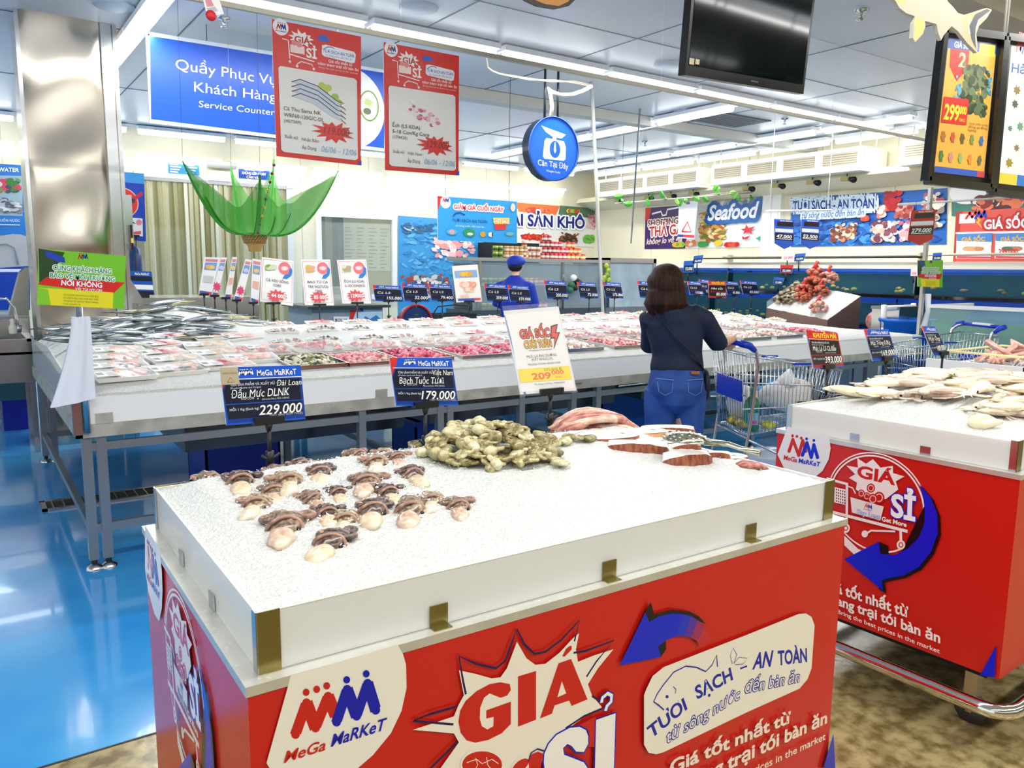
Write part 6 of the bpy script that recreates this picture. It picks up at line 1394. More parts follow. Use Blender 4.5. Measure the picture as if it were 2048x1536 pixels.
# ---- green fishing net with basket
Yn = 5.9; c = at_y(509, 468, Yn); bz = at_y(509, 503, Yn).z
t = thing('net_decoration', 'green fishing net spread open above a woven bamboo basket, hanging by strings', 'decoration', (c.x, Yn, bz))
bk = mat('#b9985c', .6, bump=.8, bscale=90); m = MB(); Hb = c.z-bz
m.lathe((0, 0, 0), [(.045, 0), (.05, Hb*.3), (.075, Hb*.5), (.095, Hb)], bk, 24)
for k in range(7): m.lathe((0, 0, Hb*(.45+.09*k)), [(.072+.0035*k+.004, 0), (.078+.0035*k, .006), (.072+.0035*k, .01)], mat('#8a6a38', .6), 24)
for k in range(24):
    a0 = 2*PI*k/24; m.tube([(.077*math.cos(a0), .077*math.sin(a0), Hb*.5), (.1*math.cos(a0+.5), .1*math.sin(a0+.5), Hb)], .003, mat('#c8a868', .6), 4)
m.build('basket', t)
corners = [at_y(365, 322, Yn-.35), at_y(462, 338, Yn+.5), at_y(548, 322, Yn+.45), at_y(677, 338, Yn+.1), at_y(520, 352, Yn-.6)]
net = mat('#35a81f', .5, alpha=.66); nets = mat('#2f9a22', .45, alpha=.93)
C0 = Vector((c.x, Yn, c.z))
angs = sorted([(math.atan2(q.y-Yn, q.x-C0.x), q) for q in corners], key=lambda e: e[0])
def ring(th):
    n_ = len(angs)
    for i in range(n_):
        a0, p0 = angs[i]; a1, p1 = angs[(i+1) % n_]
        if i == n_-1: a1 += 2*PI
        tt = th
        if tt < a0: tt += 2*PI
        if a0 <= tt <= a1:
            f = (tt-a0)/(a1-a0); s_ = math.sin(PI*f)**.6; P_ = p0.lerp(p1, f); return C0.lerp(P_, 1-.42*s_)-Vector((0, 0, .05*s_))
    return C0
def netp(u, v):
    th = -PI+2*PI*(u % 1); E_ = ring(th); st = C0+Vector((.09*math.cos(th), .09*math.sin(th), 0)); P_ = st.lerp(E_, v); sag = (E_.z-st.z)
    P_.z = st.z+sag*(v**2.1)-.03*math.sin(PI*v); P_ += Vector((0, 0, .012*math.sin(u*70)*v)); return P_-Vector((c.x, Yn, bz))
m = MB(); m.grid(netp, 90, 14, net); m.build('net', t)
m = MB()
for a0, q in angs: 
    u = (a0+PI)/(2*PI); pts = [netp(u, i/14) for i in range(15)]; m.tube(pts, [.03-.022*i/14 for i in range(15)], nets, 6, flat=.4)
for u in (.07, .33, .43, .62, .81): m.tube([netp(u, i/12*.85) for i in range(13)], [.022-.012*i/12 for i in range(13)], nets, 6, flat=.35)
m.build('gathered_folds', t); m = MB()
for a0, q in angs: m.tube([q-Vector((c.x, Yn, bz)), (q.x-c.x+.02, q.y-Yn, CEIL-bz)], .0012, mat('#5a5a40', .5), 5)
m.build('string', t); m = MB(); rd = random.Random(2)
for i in range(9): p = at_y(548-4*i, 330+17*i, Yn-.42); m.ball(tuple(p-Vector((c.x, Yn, bz))), .011, mat(rd.choice(['#8a2a1a', '#3a7a2a', '#d8b43a', '#4aa8c0']), .3), 8, 6)
m.tube([at_y(548-4*i, 330+17*i, Yn-.42)-Vector((c.x, Yn, bz)) for i in range(9)], .0015, DARK, 4); m.build('bead_string', t)
# ---- vine on a hanging rod
p0, p1 = at_y(1230, 407, 8.6), at_y(1506, 385, 8.6)
t = thing('leafy_vine', 'row of green artificial leaves on a thin hanging rod before the right wall', 'artificial plant', tuple(p0))
m = MB(); m.tube([p0, p1], .012, mat('#c8c4b4', .4), 7); m.tube([at_y(1380, 393, 8.5), at_y(1530, 378, 8.5)], .008, mat('#a8a080', .5), 6); m.build('rod', t, world=True)
lm_ = [mat(h, .35) for h in ('#58b43a', '#3f9a2c', '#8ccc58')]; rd = random.Random(8)
for px_, py_ in ((1237, 393), (1245, 402), (1257, 408), (1305, 392), (1297, 405), (1324, 388), (1333, 398), (1362, 405), (1372, 401), (1355, 402), (1393, 397), (1412, 398), (1437, 383), (1432, 376), (1472, 392), (1466, 386), (1478, 396), (1503, 395)):
    q0 = at_y(px_, py_, 8.55); m = MB(); a0 = rd.uniform(0, 6.28); s_ = .045
    M_ = Matrix.Translation(q0) @ Matrix.Rotation(a0, 4, 'Y') @ Matrix.Rotation(rd.uniform(-.7, .7), 4, 'X')
    m.grid(lambda u, v: ((u-.5)*2*s_*math.sin(PI*min(1, v*.92+.06))**.7, .012*math.cos(u*PI*2), (v-.5)*2.6*s_), 6, 8, rd.choice(lm_), M=M_); m.build('leaf', t, world=True)
m = MB()
for x_ in (1243, 1496): q0 = at_y(x_, 404 if x_ < 1300 else 386, 8.6); m.tube([tuple(q0), (q0.x, q0.y, CEIL)], .003, DARK, 5)
m.build('wire', t, world=True)
# ================================================================ people
def fuse(mb, name, parent, voxel, mat_=None, smooth=4, label=None):
    """one continuous surface from overlapping limbs"""
    o = mb.build(name)
    r = o.modifiers.new('r', 'REMESH'); r.mode = 'VOXEL'; r.voxel_size = voxel; r.use_smooth_shade = True
    if smooth: s_ = o.modifiers.new('s', 'SMOOTH'); s_.factor = .6; s_.iterations = smooth
    dg = bpy.context.evaluated_depsgraph_get(); dg.update()
    me = bpy.data.meshes.new_from_object(o.evaluated_get(dg)); old = o.data; o.modifiers.clear(); o.data = me; bpy.data.meshes.remove(old)
    me.materials.clear(); me.materials.append(mat_)
    for p in me.polygons: p.use_smooth = True
    if parent: o.parent = parent
    if label: o['label'] = label
    return o
skin_f = mat('#e3b795', .5, h2='#d9a682', vscale=6, sss=.0)
def hand(m, wrist, fwd, palmn, side_, L=.17, bend=.5):
    """palm and five bent fingers; fwd along the hand, palmn out of the palm, side_ toward the thumb"""
    w, f, n, s_ = Vector(wrist), Vector(fwd).normalized(), Vector(palmn).normalized(), Vector(side_).normalized()
    m.tube([w, w+f*L*.2, w+f*L*.48], [L*.15, L*.2, L*.22], skin_f, 10, flat=.5, up=tuple(n))
    for k, (ln, off) in enumerate(((.42, .17), (.48, .06), (.45, -.055), (.35, -.16))):
        p = w+f*L*.46+s_*L*off; pts = [p]; a = .15; d = f
        for j, q in enumerate((.45, .32, .23)):
            a += bend*(1 if j == 0 else .9); d = f*math.cos(a)+n*math.sin(a); pts.append(pts[-1]+d*L*ln*q)
        m.tube(pts, [L*.052, L*.05, L*.046, L*.036], skin_f, 8)
    p = w+f*L*.14+s_*L*.16; m.tube([p, p+(s_*.7+f*.6+n*.3).normalized()*L*.2, p+(s_*.4+f*.9+n*.8).normalized()*L*.36], [L*.07, L*.06, L*.045], skin_f, 8)
def head(m, c, r=.098):
    """skull with jaw, nose, brow, lips and ears; faces +y"""
    c = Vector(c)
    m.ball(c, (r*.78, r*.95, r*1.08), skin_f, 20, 14)
    m.ball(c+Vector((0, r*.25, -r*.6)), (r*.56, r*.6, r*.55), skin_f, 16, 10)
    m.tube([c+Vector((0, r*.9, r*.12)), c+Vector((0, r*1.12, -r*.22)), c+Vector((0, r*.95, -r*.3))], [r*.08, r*.16, r*.1], skin_f, 8)
    for s_ in (-1, 1): m.ball(c+Vector((s_*r*.8, -r*.02, -r*.1)), (r*.1, r*.2, r*.3), skin_f, 8, 6)
    m.ball(c+Vector((0, r*.8, -r*.55)), (r*.26, r*.12, r*.09), skin_f, 10, 6)
def face_parts(t, c, r):
    c = Vector(c)
    for s_ in (-1, 1):
        m = MB(); m.ball(c+Vector((s_*r*.33, r*.84, 0)), (r*.14, r*.1, r*.08), mat('#f4f2ee', .2), 10, 6); m.ball(c+Vector((s_*r*.33, r*.92, 0)), (r*.065, r*.04, r*.07), BLACK, 8, 6); m.build('eye', t)
        m = MB(); m.tube([c+Vector((s_*r*(.2+.1*i), r*(.93-.04*i*i*.3), r*(.2+.02*i))) for i in range(4)], r*.03, mat('#2a1c14', .6), 6); m.build('eyebrow', t)
    m = MB(); m.tube([c+Vector((r*.22*k, r*(.93-.05*abs(k)), -r*.55)) for k in (-1, -.4, .4, 1)], r*.045, mat('#b8564e', .4), 6); m.build('lips', t)

# --- the shopper, seen from behind
wx, wy = 3.55, 3.35
W = thing('person', 'woman in navy jumper and blue denim shorts, seen from behind, leaning on a trolley', 'person', (wx, wy, 0), -.61)
hp = [(at_z(1484, 690, 1.04)), (at_z(1417, 675, 1.04))]
def toW(p):
    d = Vector((p[0]-wx, p[1]-wy)); c, s_ = math.cos(.61), math.sin(.61); return Vector((d.x*c-d.y*s_, d.x*s_+d.y*c, p[2]))
Hnear, Hfar = toW(hp[0]), toW(hp[1]); hh = Hnear.lerp(Hfar, .28)+Vector((0, -.0, .0))
SR, SL = Vector((.15, .02, 1.235)), Vector((-.135, .03, 1.24))
ER = Vector((.285, .09, 1.06)); wristR = hh+Vector((-.02, -.09, .035))
EL = Vector((-.125, .17, 1.03)); wristL = Vector((.08, .36, 1.06))
m = MB()
m.tube([(-.0, 0, .66), (.01, .0, .78), (.015, .01, .95), (0, .02, 1.1), (-.015, .025, 1.22), (-.03, .02, 1.29)], [.14, .15, .13, .145, .15, .07], skin_f, 20, flat=[.68, .68, .64, .62, .55, .8], up=(0, 1, 0))
m.tube([(-.035, .03, 1.24), (-.05, .05, 1.36)], [.052, .05], skin_f, 12)
head(m, (-.062, .06, 1.435), .1)
for s_, S_, E_, Wr in ((1, SR, ER, wristR), (-1, SL, EL, wristL)):
    m.tube([S_-Vector((s_*.05, 0, 0)), S_, S_.lerp(E_, .5), E_, E_.lerp(Wr, .4), Wr], [.05, .052, .045, .038, .036, .025], skin_f, 12)
hand(m, wristR, (hh-wristR)+Vector((.01, .08, -.01)), (0, .1, -1), (-1, 0, 0), bend=.65); hand(m, wristL, (.9, .3, -.2), (0, 0, -1), (0, 1, 0), bend=.4)
for s_, kx, ax_ in ((1, .115, .13), (-1, -.085, -.08)):
    m.tube([(s_*.08, 0, .76), (s_*.09+.01, .0, .62), (kx, .01, .42), (kx, -.02, .3), (ax_, -.0, .09), (ax_, .0, .05)], [.1, .088, .058, .056, .036, .036], skin_f, 14)
    m.tube([(ax_, -.05, .04), (ax_, .03, .045), (ax_, .12, .03), (ax_, .17, .025)], [.03, .038, .042, .028], skin_f, 12, flat=.6, up=(0, 0, 1))
bW = fuse(m, 'body', W, .009, skin_f)
face_parts(bW, (-.062, .06, 1.435), .1)
navy = mat('#0d1c38', .75, h2='#0a1630', vscale=5, bump=.7, bscale=14, dist=.012)
m = MB()
m.tube([(.015, .0, .895), (.015, .005, .93), (.015, .012, 1.0), (.005, .015, 1.1), (-.01, .02, 1.2), (-.02, .025, 1.26), (-.035, .02, 1.305)], [.163, .163, .152, .165, .178, .13, .07], navy, 24, flat=[.75, .75, .74, .72, .62, .62, .9], up=(0, 1, 0))
m.tube([(-.03, -.055, 1.27), (-.02, -.075, 1.2), (-.0, -.07, 1.12)], [.075, .06, .02], navy, 12, flat=.4, up=(0, 1, 0))
for s_, S_, E_, Wr in ((1, SR, ER, wristR), (-1, SL, EL, wristL)):
    cu = E_.lerp(Wr, .12); m.tube([S_-Vector((s_*.1, 0, .03)), S_-Vector((s_*.03, 0, 0)), S_+Vector((s_*.02, 0, -.03)), S_.lerp(E_, .5), E_, cu], [.06, .074, .072, .066, .06, .052], navy, 14)
fuse(m, 'jumper', W, .009, navy)
jean = mat('#1d3f86', .8, h2='#2d559c', vscale=7, bump=.5, bscale=120, dist=.003)
m = MB(); m.tube([(.015, .0, .94), (.015, -.0, .9), (.01, -.02, .8), (.01, -.01, .72), (.01, 0, .66)], [.152, .158, .175, .17, .12], jean, 24, flat=[.72, .74, .78, .76, .7], up=(0, 1, 0))
for s_, kx in ((1, .112), (-1, -.085)):
    m.tube([(s_*.085+.01, -.01, .78), (s_*.09+.01, -.005, .68), (kx, .005, .55), (kx, .008, .5)], [.105, .1, .082, .08], jean, 18)
    m.ball((s_*.08+.01, -.07, .8), (.085, .07, .09), jean, 14, 9)
fuse(m, 'denim_shorts', W, .008, jean)
m = MB(); st = mat('#8aa4cc', .7)
for s_ in (-1, 1):
    m.tube([(s_*.04+.01, -.1425, .86), (s_*.14+.01, -.115, .865)], .002, st, 4); m.tube([(s_*.045+.01, -.144, .85), (s_*.05+.01, -.15, .79), (s_*.09+.01, -.153, .77), (s_*.125+.01, -.14, .79), (s_*.135+.01, -.13, .85)], .0011, st, 4)
m.build('pocket_stitching', W); m = MB(); m.box((.075, -.124, .895), (.125, -.117, .912), mat('#a5612c', .6)); m.build('leather_patch', W)
hair = mat('#3a1a0e', .55, h2='#180a06', vscale=6, stretch=(9, 9, .7), bump=.5, bscale=40, dist=.004, spec=.25)
m = MB(); hc = Vector((-.062, .045, 1.42))
def hr(v):
    d = v-hc; t_ = max(0, -d.z)/.1
    k = 1+.12*t_
    return hc+Vector((d.x*k, (d.y*k if d.y < 0 else d.y*(.55 if d.z < .03 else .9)), d.z*1.0))+Vector((.006*math.sin(d.z*60+d.x*30), 0, 0))
m.ball(hc, (.115, .122, .128), hair, 26, 18, fn=hr)
m.tube([hc+Vector((0, -.03, -.04)), hc+Vector((.0, -.035, -.1)), hc+Vector((0, -.025, -.15))], [.116, .126, .11], hair, 22, flat=.76, up=(0, 1, 0))
for k in range(12):
    a0 = PI*(k/11)+PI; m.tube([hc+Vector((.085*math.cos(a0), .06*math.sin(a0)-.02, -.04)), hc+Vector((.108*math.cos(a0), .08*math.sin(a0)-.025, -.12)), hc+Vector((.1*math.cos(a0+.1), .075*math.sin(a0)-.02, -.165-.012*(k % 3)))], [.026, .03, .012], hair, 8)
fuse(m, 'bob_hair', W, .007, hair, 3)
m = MB(); bm = mat('#0a1226', .6); m.tube([(-.14, -.06, 1.26), (-.03, -.128, 1.12), (.1, -.125, 1.0), (.18, -.04, .9), (.2, .02, .78)], .009, bm, 6, flat=.4); m.build('bag_strap', W)
m = MB(); m.ball((.2, .05, .8), (.03, .09, .11), bm, 12, 8); m.build('shoulder_bag', W)
for s_, ax_ in ((1, .13), (-1, -.08)):
    m = MB(); m.tube([(ax_, -.085, .012), (ax_, .03, .012), (ax_, .19, .012)], [.034, .045, .036], mat('#3a2c24', .7), 12, flat=.32, up=(0, 0, 1)); m.tube([(ax_-.045, .06, .02), (ax_, .08, .082), (ax_+.045, .06, .02)], .012, mat('#2a201c', .6), 6); m.build('sandal', W)

# --- worker in blue uniform
S = thing('person', 'shop worker in blue uniform and blue cap behind the long counter', 'person', (5.62, 8.0, 0), -.61-.35)
m = MB(); m.tube([(0, 0, .8), (0, 0, .95), (0, 0, 1.15), (0, 0, 1.32), (0, 0, 1.4)], [.15, .14, .15, .16, .06], skin_f, 16, flat=.6, up=(0, 1, 0)); m.tube([(0, .0, 1.36), (0, .02, 1.48)], [.05, .048], skin_f, 12); head(m, (0, .05, 1.54), .095)
for s_ in (-1, 1):
    m.tube([(s_*.12, 0, 1.33), (s_*.18, 0, 1.31), (s_*.23, .03, 1.08), (s_*.15, .22, 1.0)], [.05, .05, .038, .025], skin_f, 10); hand(m, (s_*.15, .22, 1.0), (-s_*.3, 1, -.1), (0, 0, -1), (-s_, 0, 0), .16, .4)
    m.tube([(s_*.08, 0, .85), (s_*.09, .0, .45), (s_*.09, 0, .08)], [.09, .06, .04], skin_f, 12); m.tube([(s_*.09, -.04, .035), (s_*.09, .15, .03)], [.035, .03], skin_f, 10)
face_parts(fuse(m, 'body', S, .012, skin_f), (0, .05, 1.54), .095)
blu = mat('#1436b4', .6, h2='#0f2a94', vscale=5, bump=.5, bscale=10, dist=.01)
m = MB(); m.tube([(0, 0, .72), (0, 0, .95), (0, 0, 1.15), (0, 0, 1.3), (0, 0, 1.38), (0, .01, 1.43)], [.19, .18, .185, .2, .13, .065], blu, 20, flat=.62, up=(0, 1, 0))
for s_ in (-1, 1): m.tube([(s_*.1, 0, 1.32), (s_*.19, 0, 1.3), (s_*.25, .03, 1.08), (s_*.17, .2, 1.01)], [.06, .075, .06, .045], blu, 12)
fuse(m, 'uniform_jacket', S, .012, blu)
m = MB()
for s_ in (-1, 1): m.tube([(s_*.08, 0, .85), (s_*.09, 0, .45), (s_*.09, 0, .06)], [.11, .085, .07], mat('#1a2440', .7), 12)
fuse(m, 'trousers', S, .014, mat('#1a2440', .7))
m = MB(); m.ball((0, .03, 1.6), (.115, .125, .075), blu, 20, 12, fn=lambda v: v+Vector((0, -.02 if v.z < 1.58 else 0, 0))); m.ball((0, .15, 1.575), (.075, .07, .012), blu, 14, 6); m.build('cap', S)
m = MB(); m.ball((0, .0, 1.545), (.094, .075, .075), mat('#1c1410', .5), 16, 10); m.build('hair', S)
for s_ in (-1, 1): m = MB(); m.tube([(s_*.09, -.07, .045), (s_*.09, .19, .04)], [.05, .045], DARK, 10); m.build('boot', S)

# ================================================================ shopping trolleys
wire = mat('#c9cdd0', .2, .95); bplast = mat('#1034b8', .3)
def trolley(label, loc, rz):
    t = thing('shopping_trolley', label, 'shopping trolley', loc, rz)
    L, wb_, wf = .72, .27, .19; zt0, zt1, zb0, zb1 = .97, .86, .44, .52
    def wd(x): return wb_+(wf-wb_)*x/L
    def ztp(x): return zt0+(zt1-zt0)*x/L
    def zbt(x): return zb0+(zb1-zb0)*x/L
    m = MB()
    for s_ in (-1, 1):
        for f in (0, .33, .66): m.tube([(0, s_*wb_*.98, zbt(0)+(ztp(0)-zbt(0))*(1-f)), (L, s_*wf, zbt(L)+(ztp(L)-zbt(L))*(1-f))], .005 if f else .007, wire, 6)
        m.tube([(.06, s_*wb_*.8, zb0), (L-.08, s_*wf*.9, zb1)], .006, wire, 6)
        for i in range(25): x = .01+i*(L-.02)/24; m.tube([(x, s_*wd(x), ztp(x)), (x*.9+.05, s_*wd(x)*.86, zbt(x))], .0026, wire, 4)
    m.build('basket_side', t)
    m = MB()
    for i in range(11): y = (i/10*2-1); m.tube([(L, y*wf, zt1), (L-.08, y*wf*.86, zb1)], .0026, wire, 4)
    for z_, x_ in ((zt1, L), ((zt1+zb1)/2, L-.04), (zb1, L-.08)): m.tube([(x_, -wf, z_), (x_, wf, z_)], .005, wire, 6)
    m.build('basket_front', t)
    m = MB()
    for i in range(13): y = (i/12*2-1); m.tube([(.0, y*wb_, zt0), (.05, y*wb_*.82, zb0)], .0028, wire, 4)
    for f in (0, .5, 1): m.tube([(.05*(1-f), -wb_*(.82+.18*f), zb0+(zt0-zb0)*f), (.05*(1-f), wb_*(.82+.18*f), zb0+(zt0-zb0)*f)], .005, wire, 6)
    m.build('basket_gate', t)
    m = MB()
    for i in range(13): y = (i/12*2-1)*.84; m.tube([(.05, y*wb_, zb0), (L-.08, y*wf, zb1)], .0028, wire, 4)
    for i in range(6): x = .1+i*.13; m.tube([(x, -wd(x)*.84, zbt(x)), (x, wd(x)*.84, zbt(x))], .003, wire, 4)
    m.build('basket_floor', t)
    m = MB(); m.box((.015, -.2, .66), (.03, .2, .8), bplast); m.build('child_seat_flap', t)
    m = MB(); m.box((.35, -wd(.35)-.012, ztp(.35)-.012), (.47, -wd(.41)+.01, ztp(.41)+.01), bplast); m.box((.35, wd(.35)-.012, ztp(.35)-.012), (.47, wd(.41)+.01, ztp(.41)+.01), bplast); m.build('rim_badge', t)
    m = MB()
    for s_ in (-1, 1): m.tube([(-.02, s_*.25, 1.04), (.03, s_*.265, 1.03), (.075, s_*.27, .99), (.09, s_*.27, .9), (.06, s_*.26, .5), (.02, s_*.25, .2), (.02, s_*.25, .16)], .011, wire, 8)
    for s_ in (-1, 1): m.tube([(.02, s_*.25, .18), (L-.1, s_*.17, .16)], .012, wire, 8)
    m.tube([(L-.1, -.17, .16), (L-.1, .17, .16)], .011, wire, 8); m.tube([(.05, -.25, .42), (.3, -.24, .3), (.6, -.2, .16)], .009, wire, 6); m.tube([(.05, .25, .42), (.3, .24, .3), (.6, .2, .16)], .009, wire, 6)
    for i in range(7): x = .1+i*.1; m.tube([(x, -.24+.1*x, .175), (x, .24-.1*x, .175)], .004, wire, 5)
    m.build('chassis', t)
    m = MB(); m.tube([(-.03, -.28, 1.045), (-.03, .28, 1.045)], .017, bplast, 12)
    for s_ in (-1, 1): m.tube([(-.04, s_*.27, 1.05), (.02, s_*.285, 1.035), (.06, s_*.28, 1.0)], [.024, .024, .016], bplast, 10)
    m.build('handle', t)
    m = MB(); m.box((-.05, -.12, 1.05), (-.014, .12, 1.066), WHITEP); m.build('handle_label', t)
    for x_, y_ in ((.04, .24), (.04, -.24), (L-.12, .16), (L-.12, -.16)):
        m = MB(); m.box((x_-.015, y_-.018, .05), (x_+.015, y_-.013, .17), wire); m.box((x_-.015, y_+.013, .05), (x_+.015, y_+.018, .17), wire); wf_ = m.build('wheel_fork', t); m = MB(); m.tube([(x_, y_-.012, .06), (x_, y_+.012, .06)], .06, mat('#3a3c40', .5), 18); m.build('wheel', wf_)
    return t
hv = hp[1]-hp[0]; ang = math.atan2(hv.y, hv.x)-PI/2; hm = (hp[0]+hp[1])/2; TL = (hm.x+.03*math.cos(ang), hm.y+.03*math.sin(ang), 0)
trolley('wire shopping trolley with blue handle pushed by the woman, filled with bags', TL, ang)
MT = Matrix.Translation(TL) @ Matrix.Rotation(ang, 4, 'Z')
h0, h1 = at_z(1868, 640, 1.04), at_z(1957, 628, 1.04)
trolley('empty-looking wire trolley with blue handle by the green tank at the right', (7.52, 3.42, 0), 2.62)
def inT(name, label, cat, fn):
    m = MB(); fn(m); o = m.build(name); o.data.transform(MT); return tag(o, label, cat)
bagw = mat('#f2f2f0', .3, alpha=.82, bump=.9, bscale=22, dist=.02); rd = random.Random(3)
def lump(c, r, mm, k=.22, s=9):
    def f(m): m.ball(c, r, mm, 22, 14, fn=lambda v: Vector(c)+(v-Vector(c))*(1+k*noise.noise(v*s)+.06*noise.noise(v*34)))
    return f
def bag2(m):
    lump((.45, -.0, .67), (.18, .13, .12), bagw)(m); m.tube([(.43, -.02, .76), (.42, -.03, .8), (.45, 0, .84)], [.09, .045, .015], bagw, 10)
inT('plastic_bag', 'large white plastic bag with pointed top in the front of the trolley', 'bag', bag2)
inT('plastic_bag', 'white plastic bag behind the green bottle in the trolley', 'bag', lump((.17, .1, .6), (.11, .11, .12), bagw))
inT('bread_pack', 'peach coloured wrapped pack with dark sticker at the bottom of the trolley', 'food pack', lambda m: (lump((.54, -.1, .59), (.1, .05, .06), mat('#e8b894', .25, h2='#d89a78', vscale=8, coat=.6))(m), m.box((.44, -.155, .6), (.5, -.15, .65), mat('#4a4440', .5))))
gm = mat('#2a8a5a', .12, alpha=.85, spec=.8)
def bottle(m):
    m.lathe((.13, -.13, .455), [(.001, 0), (.05, .0), (.052, .02), (.052, .17), (.045, .2), (.018, .23), (.018, .26), (.022, .262), (.022, .29), (.001, .292)], gm, 20, M=None)
    m.box((.085, -.186, .5), (.155, -.178, .58), mat('#8ac0e0', .4)); m.box((.11, -.188, .51), (.14, -.186, .53), mat('#d8489a', .4))
inT('green_bottle', 'translucent green bottle with small pink and blue label in the trolley', 'bottle', bottle)
inT('yellow_pack', 'yellow and brown snack pack lying at the near end of the trolley', 'food pack', lump((.09, -.03, .49), (.06, .14, .035), mat('#d8c23a', .3, h2='#5a4a22', vscale=20)))
inT('yellow_pack', 'bright yellow pack right of the green bottle in the trolley', 'food pack', lump((.25, -.13, .49), (.055, .03, .03), mat('#e2dc3a', .3, h2='#8a9a3a', vscale=24), .5, 25))
inT('plastic_bag', 'crumpled clear bag on the lower rack of the trolley', 'bag', lump((.35, 0, .24), (.16, .12, .06), mat('#e6eaf0', .15, alpha=.5, spec=.9), .3))
# ================================================================ the far side of the shop
# --- glass display counter with jars
t = thing('display_counter', 'long glass display counter with steel top shelf behind the worker', 'display counter', (5.6, 9, 0))
stl = mat('#b8bab4', .3, .7); xa, xb = at_y(945, 517, 9).x, 8.0
m = MB(); m.box((xa, 9, 0), (xb, 9.7, .95), mat('#5a646c', .35, .5)); m.build('base_cabinet', t, world=True)
m = MB(); m.box((xa-.1, 8.95, 1.61), (xb+.02, 9.5, 1.655), stl); m.build('top_shelf', t, world=True)
m = MB(); m.box((xa+.02, 9.02, .95), (xb, 9.03, 1.61), mat('#cfe0e4', .05, alpha=.22, spec=.8)); m.build('glass_front', t, world=True)
for x in (xa+.1, 7.15, xb-.04): m = MB(); m.box((x, 8.99, .95), (x+.035, 9.03, 1.61), BRUSH); m.build('post', t, world=True)
m = MB(); m.box((xa+.1, 9.1, 1.28), (xb-.05, 9.6, 1.3), stl); m.build('inner_shelf', t, world=True)
m = MB(); m.box((xa+.1, 9.65, .95), (xb, 9.69, 1.6), mat('#7f9098', .4)); m.build('rear_panel', t, world=True)
m = MB(); m.box((8.1, 12.3, 0), (9.2, 12.75, 2.0), mat('#15181a', .5)); tag(m.build('dark_cabinet'), 'dark cabinet against the back wall behind the jars', 'cabinet')
jar = thing('food_jar', '', 'jar'); jm = MB(); jm.lathe((0, 0, 0), [(.001, 0), (.036, 0), (.038, .01), (.038, .055), (.03, .065)], mat('#c87a3a', .3), 12); jb = jm.build('jar_body', jar)
jl = MB(); jl.lathe((0, 0, .065), [(.034, 0), (.034, .016), (.001, .017)], mat('#d8b23a', .3), 12); jl.build('lid', jar)
jl = MB(); jl.lathe((0, 0, .018), [(.0387, 0), (.0387, .03)], mat('#f0e6d0', .5), 12); jl.build('jar_label', jar)
kinds = [('#8aa83a', '#dfe86a', '#2c5a24', 'green'), ('#c8823a', '#e8c478', '#f0e0c8', 'orange brown'), ('#a8463a', '#c8504a', '#f2dcd4', 'dark red'), ('#d8323a', '#e8505a', '#f6e0dc', 'bright red'), ('#e87a3a', '#d8432a', '#f8dcb0', 'orange'), ('#dcd8c4', '#f0ece0', '#b8503a', 'cream')]
protos = {}
for k, (c1, c2, c3, nm) in enumerate(kinds):
    j = jar if k == 0 else clone(jar)
    for ch, c in zip(sorted(j.children, key=lambda o: o.name.split('.')[0]), (c1, c3, c2)):
        ch.data = ch.data.copy(); ch.data.materials[0] = mat(c, .3)
    protos[k] = [j, 0]
def jput(k, x, y, z, lab, grp):
    j, u = protos[k]
    if not u: j.location = (x, y, z); j['label'] = lab; j['group'] = grp; protos[k][1] = 1
    else: dup(j, lab, (x, y, z), group=grp)
zones = [(984, 1005, 0, 2), (1006, 1058, 1, 2), (1042, 1062, 5, 3), (1060, 1080, 5, 2), (1078, 1106, 2, 4), (1104, 1136, 3, 3), (1130, 1160, 4, 3), (1160, 1172, 4, 1)]
for zi, (p0, p1, k, st_) in enumerate(zones):
    x0, x1 = at_y(p0, 510, 9.1).x, at_y(p1, 510, 9.1).x; n_ = max(1, int((x1-x0)/.082))
    for s_ in range(st_):
        for i in range(n_ if s_ < st_-1 or st_ < 3 else n_-1):
            lab = '%s jar in the stacks on the display counter top, %s layer' % (kinds[k][3], ('bottom', 'second', 'third', 'top')[s_])
            jput(k, x0+.04+i*.082+(.04 if s_ % 2 and st_ > 2 else 0), 9.08+.0*(i % 2), 1.656+.083*s_, lab, kinds[k][3]+' jars on the display counter, layer %d' % (s_+1))
for sh, z in ((0, .955), (1, 1.302)):
    for i in range(22):
        x = xa+.35+i*.088
        if x > 7.1: break
        k = 0 if i < 7 else (1 if i < 11 else (3 if i < 17 else 2))
        jput(k, x, 9.25, z, '%s jar inside the glass display counter, %s shelf' % (kinds[k][3], ('lower', 'upper')[sh]), kinds[k][3]+' jars inside the display counter, shelf %d' % sh)
# --- glass ice box
x0, x1 = at_y(1215, 520, 8.98).x, at_y(1313, 520, 8.98).x
t = thing('glass_cabinet', 'square glass fronted ice cabinet with steel frame left of the woman head', 'cabinet', (x0, 9, 0))
m = MB(); m.box((x0, 9, 0), (x1, 9.8, .95), stl); m.box((x0+.05, 9.7, .95), (x1-.05, 9.78, 1.62), mat('#a8c4cc', .4)); m.build('cabinet_body', t, world=True)
m = MB()
for a, b in (((x0, 8.98, .95), (x0+.06, 9.8, 1.69)), ((x1-.06, 8.98, .95), (x1, 9.8, 1.69)), ((x0, 8.98, 1.62), (x1, 9.8, 1.69))): m.box(a, b, BRUSH)
m.build('steel_frame', t, world=True)
m = MB(); m.box((x0+.06, 9.0, .95), (x1-.06, 9.008, 1.62), mat('#d4e6ea', .06, alpha=.4, vary=.15, vscale=5, spec=.8)); m.build('glass', t, world=True)
m = MB(); m.grid(lambda u, v: (x0+.07+u*(x1-x0-.14), 9.05+v*.6, .96+.14*v+.03*nz(u*3, v*3, 2)), 20, 12, ICE); o = m.build('ice', t, world=True); o['kind'] = 'stuff'
